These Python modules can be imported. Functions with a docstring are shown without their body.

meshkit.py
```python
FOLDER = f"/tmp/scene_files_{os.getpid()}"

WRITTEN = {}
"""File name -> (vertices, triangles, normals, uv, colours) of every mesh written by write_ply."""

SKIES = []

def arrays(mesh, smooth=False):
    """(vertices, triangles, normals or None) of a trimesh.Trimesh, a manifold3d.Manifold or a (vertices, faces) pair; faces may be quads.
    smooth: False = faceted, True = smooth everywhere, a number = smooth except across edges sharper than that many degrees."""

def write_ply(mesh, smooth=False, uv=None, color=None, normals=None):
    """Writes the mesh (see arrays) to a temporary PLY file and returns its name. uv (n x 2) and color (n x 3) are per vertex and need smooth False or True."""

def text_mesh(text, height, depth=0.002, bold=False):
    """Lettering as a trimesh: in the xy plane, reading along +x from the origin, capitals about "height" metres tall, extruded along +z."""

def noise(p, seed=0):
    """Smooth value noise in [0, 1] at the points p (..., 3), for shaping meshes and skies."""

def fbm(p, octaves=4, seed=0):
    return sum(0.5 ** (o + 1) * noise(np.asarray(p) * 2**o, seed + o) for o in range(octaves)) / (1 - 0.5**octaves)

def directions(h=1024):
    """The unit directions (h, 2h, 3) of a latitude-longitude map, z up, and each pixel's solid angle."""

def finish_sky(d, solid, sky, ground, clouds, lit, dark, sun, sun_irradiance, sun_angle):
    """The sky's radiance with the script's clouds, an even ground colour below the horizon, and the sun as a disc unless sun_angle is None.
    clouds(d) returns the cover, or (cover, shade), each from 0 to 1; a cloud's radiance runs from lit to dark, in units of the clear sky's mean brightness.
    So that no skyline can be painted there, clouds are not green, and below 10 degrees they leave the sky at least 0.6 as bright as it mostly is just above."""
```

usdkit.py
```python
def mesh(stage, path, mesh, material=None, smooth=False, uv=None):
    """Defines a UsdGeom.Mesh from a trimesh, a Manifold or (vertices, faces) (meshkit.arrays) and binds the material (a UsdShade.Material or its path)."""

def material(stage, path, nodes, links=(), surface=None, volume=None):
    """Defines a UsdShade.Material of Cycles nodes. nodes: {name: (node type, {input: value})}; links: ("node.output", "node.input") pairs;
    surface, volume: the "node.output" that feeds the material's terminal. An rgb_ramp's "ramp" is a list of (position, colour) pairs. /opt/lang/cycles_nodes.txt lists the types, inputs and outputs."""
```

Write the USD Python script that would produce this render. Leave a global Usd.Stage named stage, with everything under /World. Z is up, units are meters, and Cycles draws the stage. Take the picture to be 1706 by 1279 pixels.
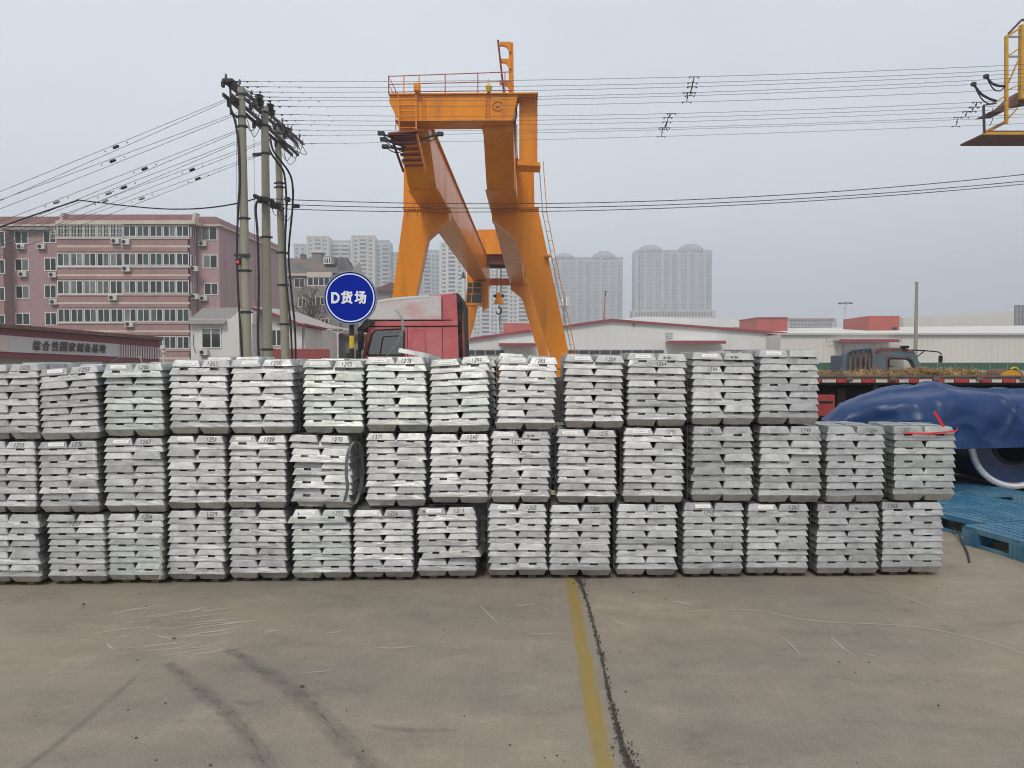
import math, random, json
import numpy as np, trimesh, manifold3d, shapely
import shapely.geometry as sg
import usdkit, meshkit
from pxr import Usd, UsdGeom, UsdLux, UsdShade, Gf, Sdf, Vt

stage = Usd.Stage.CreateInMemory()
UsdGeom.SetStageUpAxis(stage, UsdGeom.Tokens.z)
UsdGeom.SetStageMetersPerUnit(stage, 1.0)
UsdGeom.Xform.Define(stage, '/World')
UsdGeom.Scope.Define(stage, '/World/Looks')

# ------------------------------------------------------------------ camera, sky, sun, exposure
EYE, FPX, CX, CY = 1.52, 1281.0, 853.0, 639.5      # eye height, focal length and centre in photo pixels
PITCH = math.atan((CY - 595.0) / FPX)
cam = UsdGeom.Camera.Define(stage, '/World/camera')
cam.AddTranslateOp().Set(Gf.Vec3d(0, 0, EYE))
cam.AddRotateXOp().Set(90 - math.degrees(PITCH))
cam.CreateHorizontalApertureAttr(36.0)
cam.CreateVerticalApertureAttr(27.0)
cam.CreateFocalLengthAttr(36.0 * FPX / 1706.0)
cam.CreateClippingRangeAttr(Gf.Vec2f(0.05, 8000))
cam.CreateExposureAttr(0.4)

SUN_EL, SUN_AZ = math.radians(48), math.radians(192)    # azimuth = atan2(x, y): behind the camera, a little to the left
SKY_STRENGTH = 0.1
sky = UsdLux.DomeLight.Define(stage, '/World/sky')
sky.GetPrim().SetCustomDataByKey('kind', 'structure')
sky_mat = usdkit.material(stage, '/World/Looks/sky_air', {
    'sky': ('sky_texture', {'sky_type': 'single_scattering', 'sun_disc': False, 'sun_elevation': SUN_EL, 'sun_rotation': SUN_AZ,
                            'aerosol_density': 3.0, 'air_density': 1.0}),
    'tc': ('texture_coordinate', {}),
    'map': ('mapping', {'scale': (1.0, 1.0, 2.5)}),
    'nz': ('noise_texture', {'scale': 1.6, 'detail': 3.0, 'roughness': 0.5}),
    'sx': ('separate_xyz', {}), 'gx': ('math', {'math_type': 'multiply_add', 'value2': -0.42, 'value3': 0.0}), 'ga': ('math', {'math_type': 'add'}),
    'cl': ('rgb_ramp', {'ramp': [(0.1, (5.05, 5.40, 6.05)), (0.5, (6.1, 6.5, 7.05)), (0.9, (6.7, 7.05, 7.4))]}),
    'mx': ('mix_color', {'fac': 0.93, 'use_clamp': False}),
    'bg': ('background_shader', {'strength': SKY_STRENGTH}),
}, [('tc.generated', 'map.vector'), ('map.vector', 'nz.vector'), ('tc.generated', 'sx.vector'), ('sx.x', 'gx.value1'), ('nz.fac', 'ga.value1'), ('gx.value', 'ga.value2'), ('ga.value', 'cl.fac'), ('sky.color', 'mx.a'), ('cl.color', 'mx.b'),
    ('mx.result', 'bg.color')], surface='bg.background')
UsdShade.MaterialBindingAPI.Apply(sky.GetPrim()).Bind(sky_mat)

sun = UsdLux.DistantLight.Define(stage, '/World/sun')
sun.CreateNormalizeAttr(True)
sun.CreateIntensityAttr(0.4)
sun.CreateAngleAttr(16.0)
sun.CreateColorAttr(Gf.Vec3f(1.0, 0.94, 0.84))
sun.AddRotateZOp().Set(-math.degrees(SUN_AZ))
sun.AddRotateXOp().Set(math.degrees(SUN_EL) - 90)

# ------------------------------------------------------------------ helpers
_used = {}
def numbered(parent, name):
    k = (parent, name)
    n = _used.get(k, 0)
    _used[k] = n + 1
    return f'{parent}/{name}' if n == 0 else f'{parent}/{name}_{n:03d}'

def tag(prim, label=None, cat=None, group=None, kind=None):
    for k, v in (('label', label), ('category', cat), ('group', group), ('kind', kind)):
        if v:
            prim.SetCustomDataByKey(k, v)
    return prim

def thing(name, label, cat, loc=(0, 0, 0), rotz=0.0, group=None, kind=None, rot=None):
    p = numbered('/World', name)
    x = UsdGeom.Xform.Define(stage, p)
    x.AddTranslateOp().Set(Gf.Vec3d(*map(float, loc)))
    if rot is not None:
        x.AddRotateXYZOp().Set(Gf.Vec3f(*map(float, rot)))
    elif rotz:
        x.AddRotateZOp().Set(float(rotz))
    tag(x.GetPrim(), label, cat, group, kind)
    return p

def obj(name, mesh, mat, parent='/World', smooth=False, uv=None, label=None, cat=None, group=None, kind=None):
    p = numbered(parent, name)
    if isinstance(mesh, MB):
        mesh = mesh.get()
    m = usdkit.mesh(stage, p, mesh, LOOK(mat), smooth=smooth, uv=uv)
    tag(m.GetPrim(), label, cat, group, kind)
    return p

def copy_of(src, name, label, loc, rotz=0.0, group=None, cat=None):
    p = numbered('/World', name)
    x = UsdGeom.Xform.Define(stage, p)
    x.GetPrim().GetReferences().AddInternalReference(src)
    x.GetPrim().SetInstanceable(True)
    x.ClearXformOpOrder()
    x.AddTranslateOp(opSuffix='copy').Set(Gf.Vec3d(*map(float, loc)))
    x.AddRotateZOp(opSuffix='copy').Set(float(rotz))
    tag(x.GetPrim(), label, cat, group)
    return p

FWD = np.array([0, math.cos(PITCH), -math.sin(PITCH)])
UPV = np.array([0, math.sin(PITCH), math.cos(PITCH)])
def ray(px, py):
    return FWD + (px - CX) / FPX * np.array([1.0, 0, 0]) + (CY - py) / FPX * UPV
def P(px, py, Y):
    """World point at distance Y that the photograph shows at px, py."""
    d = ray(px, py)
    return np.array([0, 0, EYE]) + d * (Y / d[1])
def G(px, py, z=0.0):
    """Ground point that the photograph shows at px, py."""
    d = ray(px, py)
    return np.array([0, 0, EYE]) + d * ((z - EYE) / d[2])

def rotmat(a, axis):
    return trimesh.transformations.rotation_matrix(a, axis)[:3, :3]

BOX_F = np.array([[0, 2, 3, 1], [4, 5, 7, 6], [0, 1, 5, 4], [2, 6, 7, 3], [0, 4, 6, 2], [1, 3, 7, 5]])
BOX_F = np.vstack([BOX_F[:, [0, 1, 2]], BOX_F[:, [0, 2, 3]]])
BOX_V = np.array([[x, y, z] for x in (-.5, .5) for y in (-.5, .5) for z in (-.5, .5)])[[0, 4, 2, 6, 1, 5, 3, 7]]
class MB:
    def __init__(self):
        self.v, self.f, self.n = [], [], 0
    def add(self, v, f):
        v, f = np.asarray(v, float), np.asarray(f, int)
        if f.shape[1] == 4:
            f = np.vstack([f[:, [0, 1, 2]], f[:, [0, 2, 3]]])
        self.v.append(v); self.f.append(f + self.n); self.n += len(v)
        return self
    def mesh(self, m):
        v, f, _ = meshkit.arrays(m)
        return self.add(v, f)
    def box(self, c, s, R=None):
        v = BOX_V * np.asarray(s, float)
        if R is not None:
            v = v @ np.asarray(R).T
        return self.add(v + np.asarray(c, float), BOX_F)
    def span(self, a, b):
        a, b = np.asarray(a, float), np.asarray(b, float)
        return self.box((a + b) / 2, np.abs(b - a))
    def beam(self, p, q, w, h, up=(0, 0, 1)):
        p, q = np.asarray(p, float), np.asarray(q, float)
        d = q - p; L = np.linalg.norm(d); d = d / L
        up = np.asarray(up, float)
        if abs(d @ up) > .98:
            up = np.array([0, 1.0, 0])
        a = np.cross(d, up); a /= np.linalg.norm(a)
        b = np.cross(a, d)
        return self.box((p + q) / 2, (w, L, h), np.stack([a, d, b], 1))
    def tube(self, pts, r, n=6):
        p = np.asarray(pts, float)
        t = np.gradient(p, axis=0); t /= np.linalg.norm(t, axis=1, keepdims=True) + 1e-12
        ref = np.array([0, 0, 1.0]) if np.abs(t[:, 2]).mean() < .8 else np.array([1.0, 0, 0])
        a = np.cross(t, ref); a /= np.linalg.norm(a, axis=1, keepdims=True) + 1e-12
        b = np.cross(t, a)
        ang = np.arange(n) * 2 * np.pi / n
        r = np.broadcast_to(np.asarray(r, float), (len(p),))
        v = p[:, None] + r[:, None, None] * (np.cos(ang)[None, :, None] * a[:, None] + np.sin(ang)[None, :, None] * b[:, None])
        i, j = np.meshgrid(np.arange(len(p) - 1), np.arange(n), indexing='ij')
        q = np.stack([i * n + j, i * n + (j + 1) % n, (i + 1) * n + (j + 1) % n, (i + 1) * n + j], -1).reshape(-1, 4)
        v = v.reshape(-1, 3)
        k = len(v)
        v = np.vstack([v, p[0], p[-1]])
        e = (len(p) - 1) * n
        caps = [[k, (j + 1) % n, j] for j in range(n)] + [[k + 1, e + j, e + (j + 1) % n] for j in range(n)]
        return self.add(v, np.vstack([q[:, [0, 1, 2]], q[:, [0, 2, 3]], caps]))
    def prism(self, poly, fn, a, b):
        """Extrudes a 2D polygon (list or shapely) from depth a to depth b; fn(u, v, w) places it."""
        pg = poly if hasattr(poly, 'geom_type') else sg.Polygon(poly)
        for g in getattr(pg, 'geoms', [pg]):
            g = sg.polygon.orient(g.buffer(0))
            for gg in getattr(g, 'geoms', [g]):
                m = trimesh.creation.extrude_polygon(gg, 1.0, engine='earcut')
                w = np.array([fn(x, y, a + (b - a) * z) for x, y, z in m.vertices])
                self.add(w, m.faces)
        return self
    def lathe(self, prof, c, axis='z', n=24):
        """prof: (radius, height) pairs."""
        m = trimesh.creation.revolve(np.asarray(prof, float), sections=n)
        v = np.array(m.vertices)
        if axis == 'y':
            v = v[:, [0, 2, 1]] * [1, 1, -1]
        elif axis == 'x':
            v = v[:, [2, 1, 0]] * [1, 1, -1]
        return self.add(v + np.asarray(c, float), m.faces)
    def grid(self, pts):
        """pts (n, m, 3) as a sheet."""
        p = np.asarray(pts, float); n, m = p.shape[:2]
        i, j = np.meshgrid(np.arange(n - 1), np.arange(m - 1), indexing='ij')
        q = np.stack([i * m + j, (i + 1) * m + j, (i + 1) * m + j + 1, i * m + j + 1], -1).reshape(-1, 4)
        return self.add(p.reshape(-1, 3), q)
    def get(self):
        m = trimesh.Trimesh(np.vstack(self.v), np.vstack(self.f), process=False)
        return m

def chamfer_box(s, c=0.01, at=(0, 0, 0)):
    """A box with chamfered edges (hull of three slightly smaller boxes)."""
    s = np.asarray(s, float)
    pts = []
    for k in range(3):
        t = s - 2 * c
        t[k] = s[k]
        pts.append(BOX_V * t)
    m = manifold3d.Manifold.hull_points(np.vstack(pts))
    v, f, _ = meshkit.arrays(m)
    return v + np.asarray(at, float), f

def spline(pts, n):
    """Catmull-Rom through the points."""
    p = np.asarray(pts, float)
    p = np.vstack([2 * p[0] - p[1], p, 2 * p[-1] - p[-2]])
    out = []
    for t in np.linspace(0, len(p) - 3 - 1e-9, n):
        i = int(t); u = t - i
        a, b, c, d = p[i:i + 4]
        out.append(.5 * (2 * b + (c - a) * u + (2 * a - 5 * b + 4 * c - d) * u * u + (3 * b - a - 3 * c + d) * u ** 3))
    return np.array(out)

# ------------------------------------------------------------------ materials
_looks = {}
def LOOK(name):
    return _looks[name] if isinstance(name, str) else name

def look(name, color, rough=0.6, metal=0.0, var=0.25, scale=3.0, fine=40.0, fine_amt=0.12, bump=0.1, coat=0.0, rnd=0.0,
         dirt=None, dirt_scale=1.5, dirt_lo=0.5, dirt_hi=0.75, streak=False, world=False, spec=0.5, bump_dist=0.01, **extra):
    """A weathered surface: base colour with coarse and fine variation, optional dirt patches of another colour, slight bump."""
    c = np.asarray(color, float)
    n = {
        'tc': ('texture_coordinate', {}), 'geo': ('geometry', {}), 'oi': ('object_info', {}),
        'rw': ('math', {'math_type': 'multiply', 'value2': 37.0}),
        'mp': ('mapping', {'scale': (1, 1, 0.12) if streak else (1, 1, 1)}),
        'n1': ('noise_texture', {'dimensions': '4D', 'scale': scale, 'detail': 5.0, 'roughness': 0.6}),
        'n2': ('noise_texture', {'dimensions': '4D', 'scale': fine, 'detail': 3.0, 'roughness': 0.6}),
        'r1': ('rgb_ramp', {'ramp': [(0.28, tuple(c * (1 - var))), (0.72, tuple(np.minimum(c * (1 + var * .7), .95)))]}),
        'r2': ('rgb_ramp', {'ramp': [(0.3, (1 - fine_amt,) * 3), (0.7, (1 + fine_amt * .4,) * 3)]}),
        'm1': ('mix_color', {'blend_type': 'multiply', 'fac': 1.0, 'use_clamp': False}),
        'rr': ('map_range', {'from_min': 0.3, 'from_max': 0.7, 'to_min': max(rough - .12, .03), 'to_max': min(rough + .12, 1)}),
        'bp': ('bump', {'strength': bump, 'distance': bump_dist}),
        'bs': ('principled_bsdf', {'metallic': metal, 'coat_weight': coat, 'specular_ior_level': spec, **extra}),
    }
    src = 'geo.position' if world else 'tc.object'
    l = [(src, 'mp.vector'), ('mp.vector', 'n1.vector'), (src, 'n2.vector'), ('oi.random', 'rw.value1'), ('rw.value', 'n1.w'), ('rw.value', 'n2.w'),
         ('n1.fac', 'r1.fac'), ('n2.fac', 'r2.fac'), ('r1.color', 'm1.a'), ('r2.color', 'm1.b'), ('n2.fac', 'rr.value'), ('rr.result', 'bs.roughness'),
         ('n2.fac', 'bp.height'), ('bp.normal', 'bs.normal')]
    last = 'm1.result'
    if dirt is not None:
        n['nd'] = ('noise_texture', {'dimensions': '4D', 'scale': dirt_scale, 'detail': 7.0, 'roughness': 0.68})
        n['rd'] = ('map_range', {'from_min': dirt_lo, 'from_max': dirt_hi, 'to_min': 0.0, 'to_max': 1.0, 'clamp': True})
        n['md'] = ('mix_color', {'b': tuple(dirt), 'use_clamp': False})
        l += [('mp.vector', 'nd.vector'), ('rw.value', 'nd.w'), ('nd.fac', 'rd.value'), ('rd.result', 'md.fac'), (last, 'md.a')]
        last = 'md.result'
    if rnd:
        n['rv'] = ('map_range', {'from_min': 0.0, 'from_max': 1.0, 'to_min': 1 - rnd, 'to_max': 1 + rnd})
        n['hs'] = ('hsv', {})
        l += [('oi.random', 'rv.value'), ('rv.result', 'hs.value'), (last, 'hs.color')]
        last = 'hs.color'
    l.append((last, 'bs.base_color'))
    _looks[name] = usdkit.material(stage, '/World/Looks/' + name, n, l, surface='bs.BSDF')

def glass_look(name, tint=(0.8, 0.85, 0.85), rough=0.03):
    _looks[name] = usdkit.material(stage, '/World/Looks/' + name, {
        'tr': ('transparent_bsdf', {'color': tint}), 'gl': ('glossy_bsdf', {'color': (1, 1, 1), 'roughness': rough}),
        'fr': ('fresnel', {'IOR': 2.2}), 'mx': ('mix_closure', {})},
        [('fr.fac', 'mx.fac'), ('tr.BSDF', 'mx.closure1'), ('gl.BSDF', 'mx.closure2')], surface='mx.closure')

def decal_look(name, color, lo, hi, sx=1.0, sy=1.0, edge=1.0, opac=1.0, rough=0.8):
    """A stain or worn paint on the ground: st.x runs along, st.y from 0 to 1 across; patchy by noise and thinning out to its edges."""
    _looks[name] = usdkit.material(stage, '/World/Looks/' + name, {
        'uv': ('texture_coordinate', {}), 'geo': ('geometry', {}), 'mp': ('mapping', {'scale': (sx, sy, 1)}), 'sep': ('separate_xyz', {}),
        'n1': ('noise_texture', {'scale': 1.0, 'detail': 8.0, 'roughness': 0.72}),
        'n2': ('noise_texture', {'scale': 160.0, 'detail': 3.0, 'roughness': 0.7}),
        'ad': ('math', {'math_type': 'multiply_add', 'value2': 0.5}),
        'om': ('math', {'math_type': 'subtract', 'value1': 1.0}),
        'pr': ('math', {'math_type': 'multiply'}),
        'p4': ('math', {'math_type': 'multiply', 'value2': 4.0}),
        'pw': ('math', {'math_type': 'power', 'value2': edge}),
        'sm': ('math', {'math_type': 'multiply'}),
        'mr': ('map_range', {'from_min': lo, 'from_max': hi, 'to_min': 0.0, 'to_max': opac, 'clamp': True}),
        'tr': ('transparent_bsdf', {}), 'df': ('principled_bsdf', {'base_color': color, 'roughness': rough, 'specular_ior_level': 0.2}), 'mx': ('mix_closure', {})},
        [('uv.UV', 'mp.vector'), ('uv.UV', 'sep.vector'), ('mp.vector', 'n1.vector'), ('geo.position', 'n2.vector'),
         ('n2.fac', 'ad.value1'), ('n1.fac', 'ad.value3'),
         ('sep.y', 'om.value2'), ('sep.y', 'pr.value1'), ('om.value', 'pr.value2'), ('pr.value', 'p4.value1'), ('p4.value', 'pw.value1'),
         ('pw.value', 'sm.value1'), ('ad.value', 'sm.value2'), ('sm.value', 'mr.value'), ('mr.result', 'mx.fac'), ('tr.BSDF', 'mx.closure1'), ('df.BSDF', 'mx.closure2')],
        surface='mx.closure')

look('zinc', (0.485, 0.483, 0.475), rough=0.50, metal=0.85, var=0.24, scale=9, fine=45, fine_amt=0.12, bump=0.22, rnd=0.19,
     dirt=(0.25, 0.255, 0.25), dirt_scale=13, dirt_lo=0.54, dirt_hi=0.78, bump_dist=0.004)
look('zinc_green', (0.475, 0.493, 0.462), rough=0.50, metal=0.85, var=0.24, scale=9, fine=45, fine_amt=0.12, bump=0.22, rnd=0.19,
     dirt=(0.24, 0.27, 0.24), dirt_scale=13, dirt_lo=0.54, dirt_hi=0.78, bump_dist=0.004)
look('zinc_pink', (0.485, 0.477, 0.471), rough=0.50, metal=0.85, var=0.24, scale=9, fine=45, fine_amt=0.12, bump=0.22, rnd=0.19,
     dirt=(0.27, 0.255, 0.26), dirt_scale=13, dirt_lo=0.54, dirt_hi=0.78, bump_dist=0.004)
look('marker_ink', (0.10, 0.10, 0.11), rough=0.7, var=0.3)
look('sticker_paper', (0.82, 0.82, 0.80), rough=0.55, var=0.05, fine_amt=0.04, bump=0.02)
look('print_grey', (0.35, 0.33, 0.33), rough=0.6, var=0.1)
look('strap_steel', (0.33, 0.36, 0.35), rough=0.4, metal=0.7, var=0.3, scale=12)
look('orange_paint', (0.71, 0.238, 0.003), rough=0.42, var=0.16, scale=0.6, fine=9, fine_amt=0.10, bump=0.05, streak=True, coat=0.35, coat_roughness=0.2, spec=0.2, dirt=(0.36, 0.11, 0.015), dirt_scale=2.2, dirt_lo=0.5, dirt_hi=0.82)
look('red_oxide', (0.22, 0.045, 0.03), rough=0.6, var=0.25)
look('rail_red', (0.42, 0.13, 0.10), rough=0.55, var=0.2)
look('yellow_steel', (0.55, 0.30, 0.03), rough=0.5, var=0.2, dirt=(0.16, 0.08, 0.03), dirt_scale=3, dirt_lo=0.58, dirt_hi=0.8)
look('black_rubber', (0.018, 0.018, 0.02), rough=0.6, var=0.3)
look('dark_steel', (0.035, 0.035, 0.04), rough=0.55, metal=0.3, var=0.3)
look('wire_metal', (0.09, 0.09, 0.10), rough=0.5, metal=0.3)
look('galvanised', (0.30, 0.31, 0.32), rough=0.5, metal=0.6, var=0.2)
look('insulator_glaze', (0.10, 0.12, 0.12), rough=0.2, var=0.2, coat=0.4)
look('pole_concrete', (0.30, 0.285, 0.22), rough=0.85, var=0.22, scale=2.2, fine=30, fine_amt=0.15, bump=0.2, streak=True, dirt=(0.17, 0.17, 0.12), dirt_scale=2.5, dirt_lo=0.52, dirt_hi=0.8)
look('pink_stucco', (0.38, 0.25, 0.26), rough=0.9, var=0.14, scale=0.35, fine=3.0, fine_amt=0.14, bump=0.1, streak=True, dirt=(0.20, 0.11, 0.10), dirt_scale=0.9, dirt_lo=0.55, dirt_hi=0.85)
look('pink_band', (0.35, 0.215, 0.215), rough=0.9, var=0.16, scale=0.5, fine=4.0, fine_amt=0.16, bump=0.1, streak=True, dirt=(0.23, 0.14, 0.085), dirt_scale=1.0, dirt_lo=0.5, dirt_hi=0.8)
look('cream_trim', (0.55, 0.47, 0.40), rough=0.85, var=0.15, scale=1.0)
look('roof_tile_red', (0.20, 0.10, 0.10), rough=0.85, var=0.25, scale=1.0, fine=8)
look('white_frame', (0.66, 0.66, 0.64), rough=0.5, var=0.1)
look('window_glass', (0.028, 0.036, 0.036), rough=0.12, var=0.5, scale=0.8, fine_amt=0.3, bump=0.0, rnd=0.5)
look('green_glass', (0.03, 0.065, 0.055), rough=0.15, var=0.4, scale=1.2, rnd=0.4)
look('curtain_glass', (0.14, 0.16, 0.15), rough=0.2, var=0.4, scale=1.5, rnd=0.4)
look('ac_white', (0.56, 0.56, 0.54), rough=0.6, var=0.15, dirt=(0.3, 0.27, 0.22), dirt_scale=4)
look('white_wall', (0.62, 0.61, 0.60), rough=0.9, var=0.08, scale=0.7, fine=6, dirt=(0.42, 0.41, 0.39), dirt_scale=0.8, dirt_lo=0.55, dirt_hi=0.9, streak=True)
look('shed_white', (0.66, 0.66, 0.65), rough=0.7, var=0.06, scale=0.2, fine=3, fine_amt=0.05, dirt=(0.5, 0.5, 0.49), dirt_scale=0.25, dirt_lo=0.5, dirt_hi=0.9, streak=True)
look('shed_cream', (0.62, 0.60, 0.56), rough=0.7, var=0.06, scale=0.2, fine=3, fine_amt=0.05, dirt=(0.5, 0.48, 0.45), dirt_scale=0.25, dirt_lo=0.5, dirt_hi=0.9, streak=True)
look('shed_red', (0.40, 0.085, 0.065), rough=0.7, var=0.1, scale=0.3)
look('trim_red', (0.26, 0.035, 0.05), rough=0.6, var=0.12)
look('grey_roof', (0.13, 0.125, 0.125), rough=0.9, var=0.3, scale=0.4, dirt=(0.25, 0.14, 0.09), dirt_scale=0.25, dirt_lo=0.5, dirt_hi=0.7)
look('old_grey_wall', (0.24, 0.215, 0.20), rough=0.9, var=0.2, scale=0.4)
look('corrugated_grey', (0.38, 0.35, 0.34), rough=0.75, var=0.15)
look('brick_red', (0.33, 0.075, 0.07), rough=0.85, var=0.25, scale=4)
look('beige_wall', (0.40, 0.37, 0.30), rough=0.9, var=0.1)
look('maroon_panel', (0.20, 0.045, 0.065), rough=0.65, var=0.15, scale=0.5)
look('silver_panel', (0.50, 0.49, 0.50), rough=0.5, var=0.06, metal=0.2)
look('sign_letter', (0.055, 0.05, 0.055), rough=0.5)
look('tower_beige', (0.58, 0.55, 0.51), rough=0.9, var=0.08, scale=0.05, fine=0.5)
look('tower_grey', (0.46, 0.485, 0.52), rough=0.9, var=0.08, scale=0.05, fine=0.5)
look('tower_white', (0.66, 0.65, 0.63), rough=0.9, var=0.05, scale=0.05, fine=0.5)
look('tower_window', (0.19, 0.20, 0.21), rough=0.4, var=0.4, scale=0.06, fine=0.3)
look('sign_blue', (0.0, 0.018, 0.33), rough=0.5, var=0.06, bump=0.0, spec=0.1)
look('sign_white', (0.78, 0.80, 0.82), rough=0.4, var=0.05, bump=0.0)
look('post_black', (0.02, 0.02, 0.022), rough=0.5)
look('post_yellow', (0.62, 0.43, 0.02), rough=0.5, var=0.15)
look('truck_red', (0.50, 0.12, 0.13), rough=0.45, var=0.12, scale=1.5, coat=0.0, spec=0.35, dirt=(0.50, 0.24, 0.24), dirt_scale=1.2, dirt_lo=0.5, dirt_hi=0.85)
look('truck_dark', (0.014, 0.014, 0.015), rough=0.65, spec=0.15, var=0.3, dirt=(0.09, 0.085, 0.07), dirt_scale=3)
look('cab_interior', (0.34, 0.36, 0.33), rough=0.8, var=0.2)
look('blue_rust', (0.085, 0.12, 0.16), rough=0.65, var=0.3, dirt=(0.17, 0.10, 0.08), dirt_scale=2.6, dirt_lo=0.5, dirt_hi=0.62)
look('rust_brown', (0.13, 0.06, 0.045), rough=0.8, var=0.35, scale=3, dirt=(0.22, 0.13, 0.10), dirt_scale=4)
look('rusty_steel', (0.15, 0.11, 0.095), rough=0.8, var=0.35, scale=4, dirt=(0.10, 0.05, 0.035), dirt_scale=5)
look('deck_wood', (0.20, 0.165, 0.13), rough=0.9, var=0.3, scale=3)
look('red_box', (0.32, 0.045, 0.045), rough=0.6, var=0.2)
look('reflect_red', (0.45, 0.04, 0.035), rough=0.4, var=0.2)
look('reflect_white', (0.60, 0.58, 0.48), rough=0.4, var=0.25, dirt=(0.25, 0.2, 0.13), dirt_scale=6)
look('straw', (0.33, 0.22, 0.10), rough=0.9, var=0.4, scale=6, rnd=0.3)
look('tarp_blue', (0.006, 0.034, 0.125), rough=0.42, var=0.14, scale=1.6, fine=90, fine_amt=0.1, bump=0.06, spec=0.4, dirt=(0.03, 0.065, 0.15), dirt_scale=1.6, dirt_lo=0.52, dirt_hi=0.95)
look('film_blue', (0.008, 0.035, 0.11), rough=0.25, var=0.2, coat=0.4)
look('bright_steel', (0.80, 0.81, 0.82), rough=0.3, metal=0.5, var=0.1)
look('pallet_blue', (0.03, 0.135, 0.24), rough=0.55, var=0.2, scale=2.5, dirt=(0.16, 0.27, 0.30), dirt_scale=3.5, dirt_lo=0.45, dirt_hi=0.8)
look('tape_red', (0.60, 0.02, 0.025), rough=0.4, var=0.1)
look('fence_green', (0.015, 0.085, 0.045), rough=0.8, var=0.2)
look('bark', (0.10, 0.085, 0.075), rough=0.95, var=0.3, scale=6)
look('rubble', (0.085, 0.075, 0.065), rough=0.95, var=0.5, scale=20, rnd=0.5)
look('led_body', (0.03, 0.03, 0.03), rough=0.5)
glass_look('cab_glass', (0.62, 0.68, 0.64))
_looks['red_lamp'] = usdkit.material(stage, '/World/Looks/red_lamp', {'e': ('emission', {'color': (1.0, 0.03, 0.06), 'strength': 1.2})}, [], surface='e.emission')

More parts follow.
